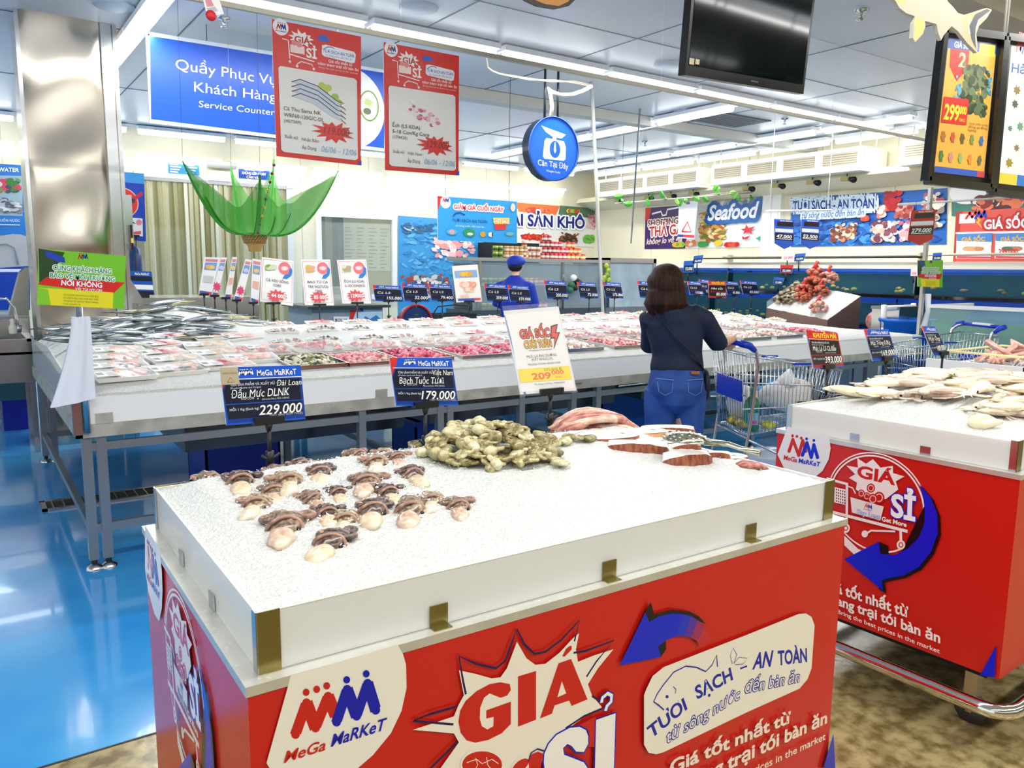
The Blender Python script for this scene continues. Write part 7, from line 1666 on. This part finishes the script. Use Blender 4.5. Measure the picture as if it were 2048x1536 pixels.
# flowers / produce by the post
m = MB(); rd = random.Random(5)
for px_, py_, h in ((1147, 556, '#e8e4d8'), (1152, 562, '#1c1814'), (1158, 566, '#3a2a1c'), (1163, 570, '#5a3a24'), (1143, 570, '#2a6a44'), (1140, 580, '#2a6a44'), (1150, 575, '#241c16')): p = at_y(px_, py_, 8.9); m.ball(tuple(p), (.06, .04, .05), mat(h, .6), 10, 7)
p = at_y(1150, 580, 8.9); m.tube([tuple(p), (p.x, 8.99, 1.2)], .01, DARK, 6); tag(m.build('hanging_cloths'), 'bundle of cream, green and dark cloths hung on the display counter post', 'cloth')
m = MB()
for px_, py_ in ((1213, 532), (1216, 541), (1214, 550), (1209, 556), (1206, 562), (1217, 560), (1211, 572)): p = at_y(px_, py_, 8.93); m.ball(tuple(p), (.045, .03, .045), mat('#b8c23a', .5, h2='#7a9a2c', vscale=12), 9, 6)
p = at_y(1214, 530, 8.95); m.tube([tuple(p), tuple(at_y(1210, 575, 8.95))], .008, mat('#5a7a2a', .5), 5); tag(m.build('hanging_garland'), 'yellow green leafy garland on the left edge of the glass cabinet', 'garland')
# second worker partly hidden behind the glass
P2 = thing('person', 'worker half hidden behind the display counter glass, only face and blue cloth showing', 'person', (7.75, 10.6, 0), PI-.5)
m = MB(); m.tube([(0, 0, .8), (0, 0, 1.1), (0, 0, 1.34), (0, 0, 1.42)], [.15, .15, .17, .06], skin_f, 14, flat=.6, up=(0, 1, 0)); m.tube([(0, 0, 1.38), (0, 0, 1.5)], .05, skin_f, 10); head(m, (0, .03, 1.56), .095)
for s_ in (-1, 1): m.tube([(s_*.12, 0, 1.33), (s_*.2, 0, 1.3), (s_*.24, .05, 1.05), (s_*.15, .22, .98)], [.05, .05, .04, .03], skin_f, 8); hand(m, (s_*.15, .22, .98), (0, 1, 0), (0, 0, -1), (-s_, 0, 0), .15); m.tube([(s_*.08, 0, .85), (s_*.08, 0, .04)], [.09, .04], skin_f, 8)
face_parts(fuse(m, 'body', P2, .014, skin_f), (0, .03, 1.56), .095)
m = MB(); m.tube([(0, 0, .7), (0, 0, 1.1), (0, 0, 1.34), (0, 0, 1.42)], [.19, .18, .2, .07], blu, 14, flat=.62, up=(0, 1, 0))
for s_ in (-1, 1): m.tube([(s_*.1, 0, 1.34), (s_*.2, 0, 1.3), (s_*.25, .05, 1.07)], [.06, .07, .06], blu, 10)
fuse(m, 'uniform_jacket', P2, .014, blu); m = MB(); m.ball((0, .0, 1.6), (.105, .11, .085), mat('#2a1c14', .5), 14, 9); m.build('hair', P2)
# --- small grey counter with posters
xA, xB = at_y(615, 615, 9).x, at_y(765, 615, 9).x
t = thing('grey_counter', 'grey service counter with dark top and blue fish poster by the office window', 'counter', (xA, 9, 0)); m = MB(); m.box((xA+.05, 9, 0), (xB, 9.8, 1.02), mat('#8d979c', .45)); m.build('cabinet', t, world=True)
m = MB(); m.box((xA-.02, 8.93, 1.02), (xB+.08, 9.85, 1.05), mat('#39423f', .25)); m.build('worktop', t, world=True)
m = MB(); a = Art(m, *front(8.996)); a.poly([(700, 620), (764, 620), (764, 645), (700, 645)], '#bfe0f0'); a.poly([(700, 620), (713, 620), (704, 645), (700, 645)], '#d8302a'); P = a.px; p = P(713, 628); a.px = None; a.logo(p[0], p[1], .09, False); a.px = P; a.poly([(724, 641), (730, 632), (740, 638), (752, 630), (764, 640), (764, 645), (724, 645)], '#3a8ac0'); a.poly([(667, 633), (698, 633), (698, 645), (667, 645)], '#f0f2f2'); a.text('BOS 68', (670, 643), (694, 643), (670, 637), '#2a2a2a', .02); m.build('poster', t, world=True)
m = MB(); m.box((xA+.2, 9.2, 1.05), (xB-.05, 9.7, 1.26), mat('#dfe8d8', .2, alpha=.6)); m.build('glass_guard', t, world=True)
# --- drum wheel and dark baskets
p = at_y(832, 640, 8.4); t = thing('hose_reel', 'blue disc with a red rim standing behind the counter under the price cards', 'reel', (p.x, 8.4, 0)); m = MB(); m.tube([(0, 0, .86), (0, .12, .86)], .2, mat('#173a6a', .35), 32, smooth=False); m.build('disc', t)
m = MB(); m.tube([(.21*math.cos(a*PI/16), -.01, .86+.21*math.sin(a*PI/16)) for a in range(33)], .016, mat('#b8202c', .35), 8, cap=False); m.build('rim', t); m = MB(); m.box((-.12, .02, 0), (-.09, .1, .86), DARK); m.box((.09, .02, 0), (.12, .1, .86), DARK); m.box((-.2, -.05, 0), (.2, .2, .03), DARK); m.build('stand', t)
x0 = at_y(878, 620, 8.3).x
bt = None
for k in range(4):
    lab = 'dark shopping basket in the stack under the white fish sheet, %s from the floor' % ORD[k]
    if bt is None:
        bt = thing('shopping_basket', lab, 'basket', (x0, 8.3, 0), 0, 'dark basket stack')
        m = MB()
        for i in range(15): x = i*.036; m.box((x, 0, .02), (x+.012, .008, .24), mat('#2c3438', .5)); m.box((x, .36, .02), (x+.012, .368, .24), mat('#2c3438', .5))
        m.box((0, 0, 0), (.52, .368, .02), mat('#2c3438', .5)); m.box((0, 0, .22), (.52, .01, .25), mat('#2c3438', .5)); m.box((0, .358, .22), (.52, .368, .25), mat('#2c3438', .5)); m.box((0, 0, 0), (.01, .368, .25), mat('#2c3438', .5)); m.box((.51, 0, 0), (.52, .368, .25), mat('#2c3438', .5)); m.build('basket_body', bt)
        m = MB(); m.tube([(0, .18, .24), (.03, .1, .34), (.26, .08, .36), (.49, .1, .34), (.52, .18, .24)], .007, BLACK, 6); m.build('handle', bt)
    else: dup(bt, lab, (x0+.004*k, 8.3, .235*k))
# --- steel work table, triangular guard, gas bottle and posters at left
t = thing('steel_bench', 'stainless steel workbench with raised back behind the fish heap', 'workbench', (1.23, 8.1, 0))
m = MB(); m.box((1.22, 8.1, 1.17), (2.5, 8.9, 1.2), BRUSH); m.box((1.22, 8.08, 1.02), (2.5, 8.1, 1.2), STEEL); m.build('bench_top', t, world=True)
m = MB(); m.box((1.22, 8.1, .2), (2.5, 8.14, 1.05), STEEL); m.build('front_panel', t, world=True)
for x in (1.24, 2.46):
    for y in (8.14, 8.86): m = MB(); m.box((x-.02, y-.02, 0), (x+.02, y+.02, 1.17), BRUSH); m.build('leg', t, world=True)
m = MB(); p = [at_y(x, y, 8.05) for x, y in ((236, 541), (250, 541), (284, 596), (284, 607), (236, 607))]; m.prism([(q.x, q.z) for q in p], 1, 8.04, 8.055, BRUSH); m.build('side_guard', t, world=True)
m = MB(); m.tube([(1.25, 8.06, 1.03), (1.5, 8.02, 1.03), (1.6, 8.03, .98)], .008, BRUSH, 6); m.build('towel_rod', t, world=True)
p = at_y(258, 500, 8.6); t = thing('gas_bottle', 'dark blue gas bottle standing on the steel bench beside the column', 'gas bottle', (p.x, 8.6, 1.2)); gb = mat('#0c3a78', .3); m = MB(); m.lathe((0, 0, 0), [(.001, 0), (.1, 0), (.11, .02), (.11, .4), (.09, .47), (.04, .51), (.001, .52)], gb, 20); m.build('bottle_body', t); m = MB(); m.lathe((0, 0, .5), [(.035, 0), (.035, .05), (.001, .055)], BRUSH, 10); m.build('valve', t)
a, fin = board('standing_poster', 'tall blue poster with red circle standing behind the steel bench', 'poster', 8.95, [(232, 343), (288, 347), (292, 483), (232, 478)], '#1442b4', .01); a.poly([(232, 343), (288, 347), (288, 368), (232, 363)], '#3a96dc'); P = a.px; q_c = P(245, 405); a.px = None; a.ell(q_c[0], q_c[1], .15, .15, '#f0b8b0', 30); a.ell(q_c[0], q_c[1], .14, .14, '#dc3a30', 30); a.px = P; a.text('MARKET', (240, 400), (262, 400), (240, 392), '#f8e8e0', .02); a.poly([(262, 397), (283, 383), (286, 390), (268, 402)], '#c82a3a'); a.ell(266, 402, 4, 5, '#3a3450'); a.k += 1; o = fin()
m = MB(); m.box((at_y(240, 480, 8.97).x, 8.962, 0), (at_y(288, 480, 8.97).x, 8.99, at_y(250, 460, 8.97).z), BRUSH); tag(m.build('poster_stand'), 'steel support behind the tall blue poster', 'stand')
t = thing('price_sheet', 'small white price sheet with black fish clipped left of the strip curtain', 'price card', tuple(at_y(270, 500, 8.3))); a, fin = board('sheet', '', '', 8.3, [(256, 435), (285, 437), (286, 473), (258, 470)], '#f0f0f4', pname='sheet'); a.poly([(261, 442), (266, 443), (272, 448), (264, 446)], '#1a1c24'); a.ell(278, 445, 6, 6, '#e8909a', 14); a.poly([(262, 464), (282, 462), (282, 468), (262, 469)], '#e8606a'); fin(t); stand(t, tuple(at_y(272, 473, 8.3)), tuple(at_y(271, 590, 8.3)), w_=.06)
t = thing('price_card', 'blue and white price card standing on the steel bench near the column', 'price card', tuple(at_y(280, 590, 8.25))); a, fin = board('card', '', '', 8.25, [(253, 541), (303, 543), (309, 590), (268, 589)], '#1b55b4', pname='card'); a.R(.05, .22, .98, .42, '#131a2e'); a.R(.05, .58, .98, .78, '#f0f2f6'); a.R(.05, .84, .98, 1, '#131a2e'); a.T('MeGa MaRKeT', .3, .9, .17, .1, '#f2f4f8', .02); fin(t); m = MB(); p = at_y(285, 590, 8.25); m.box((p.x-.06, 8.24, 1.2), (p.x+.06, 8.29, p.z+.01), clipm); m.build('foot', t, world=True)
t = thing('label_printer', 'small dark red and black device hanging beside the steel column', 'device', tuple(at_y(253, 470, 7.45))); m = MB(); p0, p1 = at_y(246, 500, 7.45), at_y(262, 450, 7.45); m.box((max(p0.x, 1.225), 7.4, p0.z), (p1.x, 7.5, p1.z), mat('#2a1418', .3)); m.box((max(p0.x, 1.225)+.02, 7.395, p0.z+.06), (p1.x-.015, 7.4, p0.z+.1), mat('#e8c83a', .4)); m.build('body', t, world=True); m = MB(); m.box((1.2, 7.46, p0.z+.05), (1.26, 7.5, p1.z+.25), BRUSH); m.build('bracket', t, world=True)
# left of the column
a, fin = board('wall_poster', 'blue water poster with crowd photo left of the steel column', 'poster', 12.7, [(-40, 325), (56, 331), (58, 472), (-40, 470)], '#1f78c4', .01); a.poly([(-40, 350), (45, 352), (45, 432), (-40, 430)], '#9ab0b8'); P = a.px; p0, p1 = P(-38, 428), P(44, 354); a.px = None; a.blobs(p0[0], (p0[1]+p1[1])/2, p1[0], p1[1], ['#3a7a3a', '#5a9a4a', '#c8d0d4', '#d83a5a', '#3a4a5a'], 40, .1, 4, .6); a.blobs(p0[0], p0[1], p1[0], (p0[1]+p1[1])/2, ['#8a8a88', '#b8bcc0', '#5a5e64', '#dcdcd8'], 40, .1, 6, .4); a.px = P; a.text('WATER', (-4, 343), (38, 344), (-4, 335), '#eef4f8', .03); a.text('NGUỒN NƯỚC', (-10, 443), (40, 444), (-10, 438), '#e8f0f6', .01); a.poly([(-10, 448), (40, 449), (40, 451), (-10, 450)], '#cfe0f0'); fin()
a, fin = board('wall_panel', 'blue wall panel behind the white machine at the left edge', 'panel', 12.74, [(-60, 480), (60, 480), (60, 620), (-60, 620)], '#123fa4', .01); a.line([(-60, 541), (60, 541)], .04, '#e8ecf0'); fin()
t = thing('ice_machine', 'white rounded machine cover on steel body at the left edge', 'machine', (.3, 9.0, 0)); m = MB(); q = [at_y(x, y, 9.0) for x, y in ((-60, 535), (-60, 500), (-30, 480), (0, 472), (25, 468), (42, 469), (54, 474), (57, 532), (-10, 536))]; m.prism([(v.x, v.z) for v in q], 1, 9.0, 9.5, mat('#eef0f4', .3)); m.build('cover', t, world=True)
m = MB(); m.tube([at_y(x, y, 8.99) for x, y in ((-40, 500), (-8, 490), (12, 487), (30, 495), (36, 530))], .01, mat('#c8ccd4', .3), 6); m.build('moulding', t, world=True)
m = MB(); q = [at_y(x, y, 9.1) for x, y in ((15, 640), (40, 545), (50, 535), (58, 535), (58, 640))]; m.prism([(v.x, v.z) for v in q], 1, 9.1, 9.4, STEEL); m.box((-.3, 9.05, 0), (.55, 9.45, 1.0), STEEL); m.build('steel_body', t, world=True)
zt_ = .92; t = thing('sink_unit', 'stainless steel sink unit with curved tap left of the column', 'sink', (.0, 7.2, 0)); m = MB(); sx = .47
m.box((-1.2, 7.25, zt_-.12), (sx, 7.3, zt_), BRUSH); m.box((-1.2, 7.25, .58), (sx-.01, 7.95, zt_-.1), STEEL); m.box((sx-.06, 7.25, zt_-.02), (sx, 8.0, zt_), BRUSH); m.box((-1.2, 7.9, zt_-.02), (sx, 8.0, zt_+.12), BRUSH); m.box((-1.2, 7.25, zt_-.02), (-.3, 8.0, zt_), BRUSH); m.build('basin', t, world=True)
m = MB(); m.tube([at_y(x, y, 7.9) for x, y in ((36, 660), (34, 640), (28, 615), (14, 598), (0, 597), (-10, 605))], .012, mat('#e0e2e6', .1, 1), 10); m.tube([at_y(36, 664, 7.9), at_y(36, 650, 7.9)], .028, mat('#d0d4da', .15, 1), 12); m.build('tap', t, world=True)
m = MB(); p = at_y(26, 662, 7.88); m.lathe((p.x, 7.88, zt_), [(.03, 0), (.032, .05), (.015, .09), (.02, .12), (.001, .13)], mat('#f4eee0', .4), 12); o = tag(m.build('soap_bottle'), 'small cream soap bottle beside the sink tap', 'bottle')
for x in (-1.1, sx-.04):
    for y in (7.3, 7.9): m = MB(); m.box((x-.02, y-.02, 0), (x+.02, y+.02, .6), BRUSH); m.build('leg', t, world=True)
t = thing('bin', 'blue plastic bin with grey steel lid on the floor under the sink', 'bin', (0, 0, 0)); q0, q1 = at_z(14, 862, 0), at_z(66, 855, 0); m = MB(); m.box((q0.x-.02, q0.y, 0), (q1.x-.02, q0.y+.4, .28), mat('#1024a8', .35)); m.build('bin_body', t); m = MB(); m.box((q0.x-.04, q0.y-.02, .28), (q1.x, q0.y+.42, .5), mat('#46707a', .35, .4)); m.build('lid', t); t.location = (0, 0, 0)

# --- live tanks stepped along the right wall
deep = mat('#052c46', .2, h2='#0a3a30', vscale=2.5, spec=.4); rimb = mat('#1f55b0', .3); seab = mat('#0c3ca4', .25)
tiers = [(9.35, .45, .80), (9.75, .83, 1.18), (10.15, 1.22, 1.56)]
nmt = ('lowest', 'middle', 'highest')
for k, (x, z0, z1) in enumerate(tiers):
    for j, (y0, y1) in enumerate(((1.0, 5.35), (5.45, 8.4), (8.5, 11.2))):
        t = thing('live_tank', 'long dark blue live seafood tank on the %s tier, %s section' % (nmt[k], ('near', 'middle', 'far')[j]), 'fish tank', (x, y0, z0), 0, 'live tanks along the right wall')
        m = MB(); m.box((0, 0, 0), (.5, y1-y0, .02), mat('#0e2c48', .4)); m.box((.46, 0, 0), (.5, y1-y0, z1-z0), seab); m.box((0, 0, .02), (.02, .02, z1-z0), BRUSH); m.build('tank_shell', t)
        m = MB(); m.box((.02, .01, .02), (.46, y1-y0-.01, z1-z0-.07), deep); m.build('water', t)
        m = MB(); m.box((0, 0, .02), (.012, y1-y0, z1-z0-.03), mat('#4f94b4', .06, alpha=.1, spec=.5)); m.build('glass_front', t)
        m = MB(); m.box((-.02, 0, z1-z0-.04), (.02, y1-y0, z1-z0), rimb if k != 1 else seab); m.build('rim', t)
        if k == 0: m = MB(); m.box((.03, .02, -z0), (.5, y1-y0-.02, 0), mat('#8a9298', .35, .6)); m.build('base', t)
        m = MB(); m.box((.021, .01, .02), (.05, y1-y0-.01, .055), mat('#8c8a34', .5, h2='#4a5a2c', vscale=5)); m.build('gravel', t)
        if k: m = MB(); m.box((.3, .1, -z0), (.35, .15, 0), BRUSH); m.box((.3, y1-y0-.15, -z0), (.35, y1-y0-.1, 0), BRUSH); m.build('support', t)
        m = MB(); rd = random.Random(k*3+j)
        for i in range(26): m.ball((.03, rd.uniform(.05, y1-y0-.05), rd.uniform(.04, .1)), (.03, rd.uniform(.03, .07), .025), mat(rd.choice(['#8a8a2a', '#b8a83a', '#5a6a2c', '#7a5a34']), .4), 8, 5)
        o = m.build('shellfish', t); o['kind'] = 'stuff'
m = MB(); m.box((10.66, 1, 1.56), (RW-.01, 11.3, 1.66), mat('#efe9d4', .4)); tag(m.build('tank_ledge'), 'cream ledge running above the live tanks along the right wall', 'ledge')
m = MB(); m.tube([(10.5, 5.5, 1.72), (10.5, 9.5, 1.72)], .014, mat('#3a3220', .5), 6); m.tube([(10.6, 3.5, 1.75), (10.6, 9.0, 1.75)], .018, mat('#e8e0c4', .4), 8)
for y in (5.6, 7.5, 8.8): m.box((10.5, y, 1.65), (10.62, y+.03, 1.78), mat('#c8c0a0', .4))
tag(m.build('air_pipe'), 'thin pipes running along the ledge above the live tanks', 'pipe')
for i, (q, f, red, lab) in enumerate((([(1388, 512), (1407, 510), (1403, 526), (1385, 527)], (1394, 545), 0, 'small pale price card standing over the far tanks behind the woman'), ([(1368, 522), (1390, 521), (1386, 545), (1366, 545)], (1376, 556), 0, 'small blue price card at the right of the woman head'), ([(1565, 505), (1592, 502), (1587, 520), (1562, 522)], (1574, 533), 2, 'small white price card above the red and dark one on the tanks'), ([(1590, 508), (1612, 506), (1607, 522), (1588, 523)], (1597, 536), 0, 'small blue price card right of the white one on the tanks'), ([(1561, 530), (1587, 530), (1583, 547), (1560, 546)], (1572, 556), 1, 'small red topped price card over the tanks'), ([(1548, 554), (1568, 556), (1564, 570), (1547, 569)], (1556, 576), 0, 'small blue price card on the middle tank tier'), ([(1866, 506), (1884, 505), (1882, 521), (1864, 521)], (1873, 536), 0, 'small blue price card behind the right pole'), ([(1822, 537), (1834, 535), (1834, 552), (1821, 552)], (1827, 560), 2, 'small white price card left of the green sign on the right pole'))):
    xx = 10.1; to3, px = side(xx); t = thing('tank_card', lab, 'price card', tuple(at_x(f[0], f[1], xx)), 0, 'price cards on the live tanks'); a, fin = board('card', '', '', 0, q, ('#2a62b8', '#c8322a', '#f0e8ea')[red], x=xx, pname='card')
    a.R(.08, .4, .95, .9, '#182038' if red < 2 else '#f4d8d8'); a.T('52.000', .2, .9, .8, .25, '#e8ecf0' if red < 2 else '#d86a70', .03); fin(t); b = edge_clip(q); m = MB(); m.tube([at_x(b[0], b[1], xx+.01), at_x(f[0], f[1]+6, xx+.01)], .01, clipm, 6); m.build('pole', t, world=True)
# --- big green glass tank at the right
t = thing('large_glass_tank', 'large glass fish tank with green water and white rim at the right', 'fish tank', (7.95, 1.0, 0)); Xt, Y0, Y1 = 7.95, .6, 4.1
gw = mat('#4f9a78', .15, h2='#2a6f5c', vscale=1.6, coat=.5)
m = MB(); m.box((Xt+.02, Y0+.02, .06), (Xt+.8, Y1-.02, 1.04), gw); m.build('water', t, world=True)
m = MB(); m.box((Xt, Y0, .05), (Xt+.012, Y1, 1.17), mat('#b8dcd8', .04, alpha=.2, spec=.9)); m.box((Xt, Y1-.012, .05), (Xt+.82, Y1, 1.17), mat('#b8dcd8', .04, alpha=.2, spec=.9)); m.build('glass', t, world=True)
m = MB(); m.box((Xt-.015, Y0, 1.165), (Xt+.03, Y1, 1.2), WHITEP); m.box((Xt, Y1-.03, 1.165), (Xt+.84, Y1+.01, 1.2), WHITEP); m.box((Xt, Y0, 0), (Xt+.82, Y1, .06), mat('#2c5a5a', .4)); m.build('rim', t, world=True)
m = MB(); m.box((Xt+.79, Y0, .06), (Xt+.82, Y1, 1.17), mat('#3a78b0', .4)); m.build('back_pane', t, world=True)
m = MB(); m.ball((Xt+.03, 3.4, .55), (.012, .42, .13), mat('#1c5c4c', .3), 16, 8); m.build('dark_fish', t, world=True)
# --- steel bins and blue tub behind the right counter end
q0, q1 = at_x(1745, 606, 8.75), at_x(1800, 606, 8.75)
t = thing('steel_bin', 'square stainless steel bin between the net cart and the right pole', 'bin', tuple((q0.x, q0.y, 0))); d_ = (q1-q0); m = MB(); M_ = Matrix.Translation((q0.x, q0.y, 0)) @ Matrix.Rotation(math.atan2(d_.y, d_.x), 4, 'Z'); m.box((0, 0, .3), (d_.length, .5, 1.1), BRUSH, M_); m.box((-.01, -.01, 1.09), (d_.length+.01, .51, 1.125), mat('#8a8e90', .3, .9), M_); m.build('bin_body', t, world=True)
m = MB()
for u in (.02, d_.length-.06):
    for v in (.02, .44): m.box((u, v, 0), (u+.04, v+.04, .3), BRUSH, M_)
m.build('leg', t, world=True)
q0 = at_z(1860, 650, .85); t = thing('blue_tub', 'bright blue plastic tub behind the second trolley', 'tub', (8.75, 4.75, 0)); m = MB(); m.lathe((0, 0, 0), [(.001, 0), (.24, 0), (.28, .95), (.3, .97), (.3, 1.0), (.27, 1.0), (.25, .9), (.001, .88)], mat('#1460c8', .3), 28); m.build('tub_body', t)
# --- sloping ice trough with red net bags
A_, B_, C_ = at_x(1655, 640, 8.36), at_x(1722, 592, 8.8), at_x(1533, 616, 8.42); D_ = C_+(B_-A_)
t = thing('ice_trough', 'angled steel trough of ice with shellfish beyond the counter', 'ice trough', (A_.x, A_.y, 0)); m = MB(); qs = [A_, B_, D_, C_]; brn = mat('#7a5f56', .35, .4)
for i in range(4): a_, b_ = qs[i], qs[(i+1) % 4]; m.add([(a_.x, a_.y, .45), (b_.x, b_.y, .45), tuple(b_), tuple(a_)], [(0, 1, 2, 3)], brn)
m.add([(q.x, q.y, .45) for q in qs], [(3, 2, 1, 0)], brn); m.build('trough_body', t, world=True)
for q in qs: m = MB(); cc_ = (A_+D_)/2; e_ = q.lerp(cc_, .08); m.box((e_.x-.02, e_.y-.02, 0), (e_.x+.02, e_.y+.02, .46), BRUSH); m.build('leg', t, world=True)
m = MB(); up_ = Vector((0, 0, .14)); e0, e1 = C_.lerp(D_, .0), D_; m.add([tuple(C_), tuple(D_), tuple(D_+up_*.6), tuple(C_+up_*.6)], [(0, 1, 2, 3)], mat('#cfe0e0', .08, alpha=.4)); m.build('glass_guard', t, world=True)
def tq(u, v, h=0): return A_.lerp(B_, u).lerp(C_.lerp(D_, u), v)+Vector((0, 0, h))
m = MB(); m.grid(lambda u, v: tq(u, v, .0+.07*min(1, 6*u, 6*(1-u), 6*v, 6*(1-v))+.01*nz(u*4, v*4, 2)), 30, 30, ICE); tag(m.build('crushed_ice'), 'white ice filling the angled steel trough', 'ice', None, 'stuff')
rd = random.Random(14); shl = [mat(h, .35) for h in ('#5a4a34', '#7a6a4a', '#3c3226', '#a89878')]
m = MB()
for i in range(160): u, v = rd.uniform(.08, .8), rd.uniform(.62, .95); p = tq(u, v, .07+rd.uniform(0, .05)); m.ball(tuple(p), (.03, .03, .02), rd.choice(shl), 7, 5)
tag(m.build('brown_shellfish'), 'heap of small dark brown shellfish along the far side of the trough', 'shellfish', None, 'stuff')
rdm = [mat('#c8583e', .4, h2='#8a5644', vscale=26), mat('#d8b09c', .4, h2='#b0604c', vscale=30)]
for i, (u, v, r_, h_, wh) in enumerate(((.1, .2, .11, .0, 'pale round one at the near tip'), (.3, .55, .1, .02, 'low left one'), (.42, .6, .12, .06, 'left of the middle'), (.6, .55, .13, .1, 'middle one'), (.75, .6, .13, .16, 'topmost with red knot'), (.88, .45, .12, .1, 'rightmost pale one'), (.55, .4, .1, .05, 'front middle one'))):
    p = tq(u, v, .08+h_); t = thing('net_bag', 'red net bag of clams in the angled trough, '+wh, 'net bag', tuple(p), 0, 'red net bags of clams'); m = MB(); mm = rdm[1 if i in (0, 5) else 0]
    for k in range(34): 
        a0, b0 = rd.uniform(0, 6.28), rd.uniform(-.6, 1.2); m.ball((r_*.8*math.cos(a0)*math.cos(b0), r_*.8*math.sin(a0)*math.cos(b0), r_*.7*math.sin(b0)), (r_*.3, r_*.24, r_*.2), mm, 8, 5)
    o = m.build('clams', t); o['kind'] = 'stuff'; m = MB(); m.tube([(0, 0, r_*.7), (0, 0, r_*1.15), (r_*.2, 0, r_*1.3)], [r_*.4, r_*.1, r_*.2], mat('#d8302a', .5), 8); m.build('net_knot', t)
# white railing near the trough
m = MB()
for q in (((1768, 610), (1768, 660)), ((1827, 607), (1827, 664)), ((1768, 617), (1827, 614))): m.tube([at_y(q[0][0], q[0][1], 4.9), at_y(q[1][0], q[1][1], 4.9)], .03, mat('#f0efe8', .35), 8)
for x_ in (1768, 1827): p = at_y(x_, 655, 4.9); m.tube([tuple(p), (p.x, p.y, 0)], .03, mat('#f0efe8', .35), 8)
tag(m.build('railing'), 'short white tube railing behind the right end of the counter', 'railing')
m = MB(); p = at_z(1765, 655, .85); m.ball((p.x+.05, p.y+.1, .92), (.12, .14, .13), mat('#c8443a', .5, h2='#e8b8a8', vscale=20), 18, 10); m.box((p.x-.12, p.y-.06, 0), (p.x+.2, p.y+.26, .8), BRUSH); tag(m.build('net_bag'), 'red and white net sack on a steel box behind the white railing', 'net bag')
# white tray and wire basket with pink squid at the far right, on a stand
p = at_z(2062, 742, .98); t = thing('wire_basket', 'yellow rimmed wire basket of pink squid over a white tray at the right edge', 'basket', (p.x+.35, p.y+.25, 0))
m = MB(); m.box((-.4, -.25, .93), (.5, .3, .96), WHITEP); m.box((-.4, -.25, .96), (.5, -.23, 1.0), WHITEP); m.box((-.4, -.25, .96), (-.38, .3, 1.0), WHITEP); m.build('white_tray', t)
m = MB(); m.tube([(-.25, -.15, 1.04), (.45, -.15, 1.04), (.45, .25, 1.04), (-.25, .25, 1.04), (-.25, -.15, 1.04)], .008, mat('#e8dca0', .3), 6)
for i in range(12): x = -.25+i*.062; m.tube([(x, -.15, 1.04), (x, -.1, .97), (x, .2, .97), (x, .25, 1.04)], .003, wire, 4)
m.build('wire_frame', t); m = MB()
for i in range(16): m.tube([(rd.uniform(-.2, .35), rd.uniform(-.1, .2), .99), (rd.uniform(-.15, .35), rd.uniform(-.1, .2), rd.uniform(1.0, 1.09)), (rd.uniform(-.2, .35), rd.uniform(-.1, .2), .99)], [.008, .02, .007], mat('#e8c0ae', .3, h2='#cf9484', vscale=14), 8)
o = m.build('pink_squid', t); o['kind'] = 'stuff'; m = MB()
for x_, y_ in ((-.35, -.2), (.45, -.2), (-.35, .25), (.45, .25)): m.tube([(x_, y_, 0), (x_, y_, .93)], .015, BRUSH, 8)
m.build('stand', t)
# bags in the second trolley
o = None; m = MB(); m.ball((7.05, 3.68, .56), (.13, .1, .07), mat('#e8d8d8', .3, h2='#c83a3a', vscale=12), 16, 9); tag(m.build('food_bag'), 'small red and white bag in the trolley by the green tank', 'bag')
# loose ice crumbs over the near cart
m = MB(); rd = random.Random(77); chip = mat('#fafbfb', .25, spec=.7)
def chips(n, fn, s0, s1):
    for i in range(n):
        x, y = fn(); s_ = rd.uniform(s0, s1); z = top1(x, y)+rd.uniform(-.001, .003)
        v = [Vector((rd.uniform(-1, 1), rd.uniform(-1, 1), rd.uniform(-.5, 1)))*s_+Vector((x, y, z)) for _ in range(4)]
        m.add(v, [(0, 1, 2), (0, 2, 3), (0, 3, 1), (1, 3, 2)], chip)
def anyw():
    p = M1 @ Vector((rd.uniform(INS+.02, CL-INS-.02), rd.uniform(INS+.02, CWD-INS-.02), 0)); return p.x, p.y
def nearc():
    px_, py_ = rd.choice(spots)[:2]; p = at_z(px_, py_, .995); return p.x+rd.gauss(0, .05), min(p.y+rd.gauss(.02, .04), 1.88)
chips(4000, anyw, .0012, .0028)
for i in range(4200):
    x, y = nearc(); s_ = rd.uniform(.0018, .004); z = top1(x, y)+rd.uniform(-.002, .009 if y < 1.8 else .002)
    v = [Vector((rd.uniform(-1, 1), rd.uniform(-1, 1), rd.uniform(-.6, 1)))*s_+Vector((x, y, z)) for _ in range(4)]; m.add(v, [(0, 1, 2), (0, 2, 3), (0, 3, 1), (1, 3, 2)], chip)
tag(m.build('ice_crumbs'), 'loose glassy ice crumbs scattered over the near cart', 'ice', None, 'stuff')
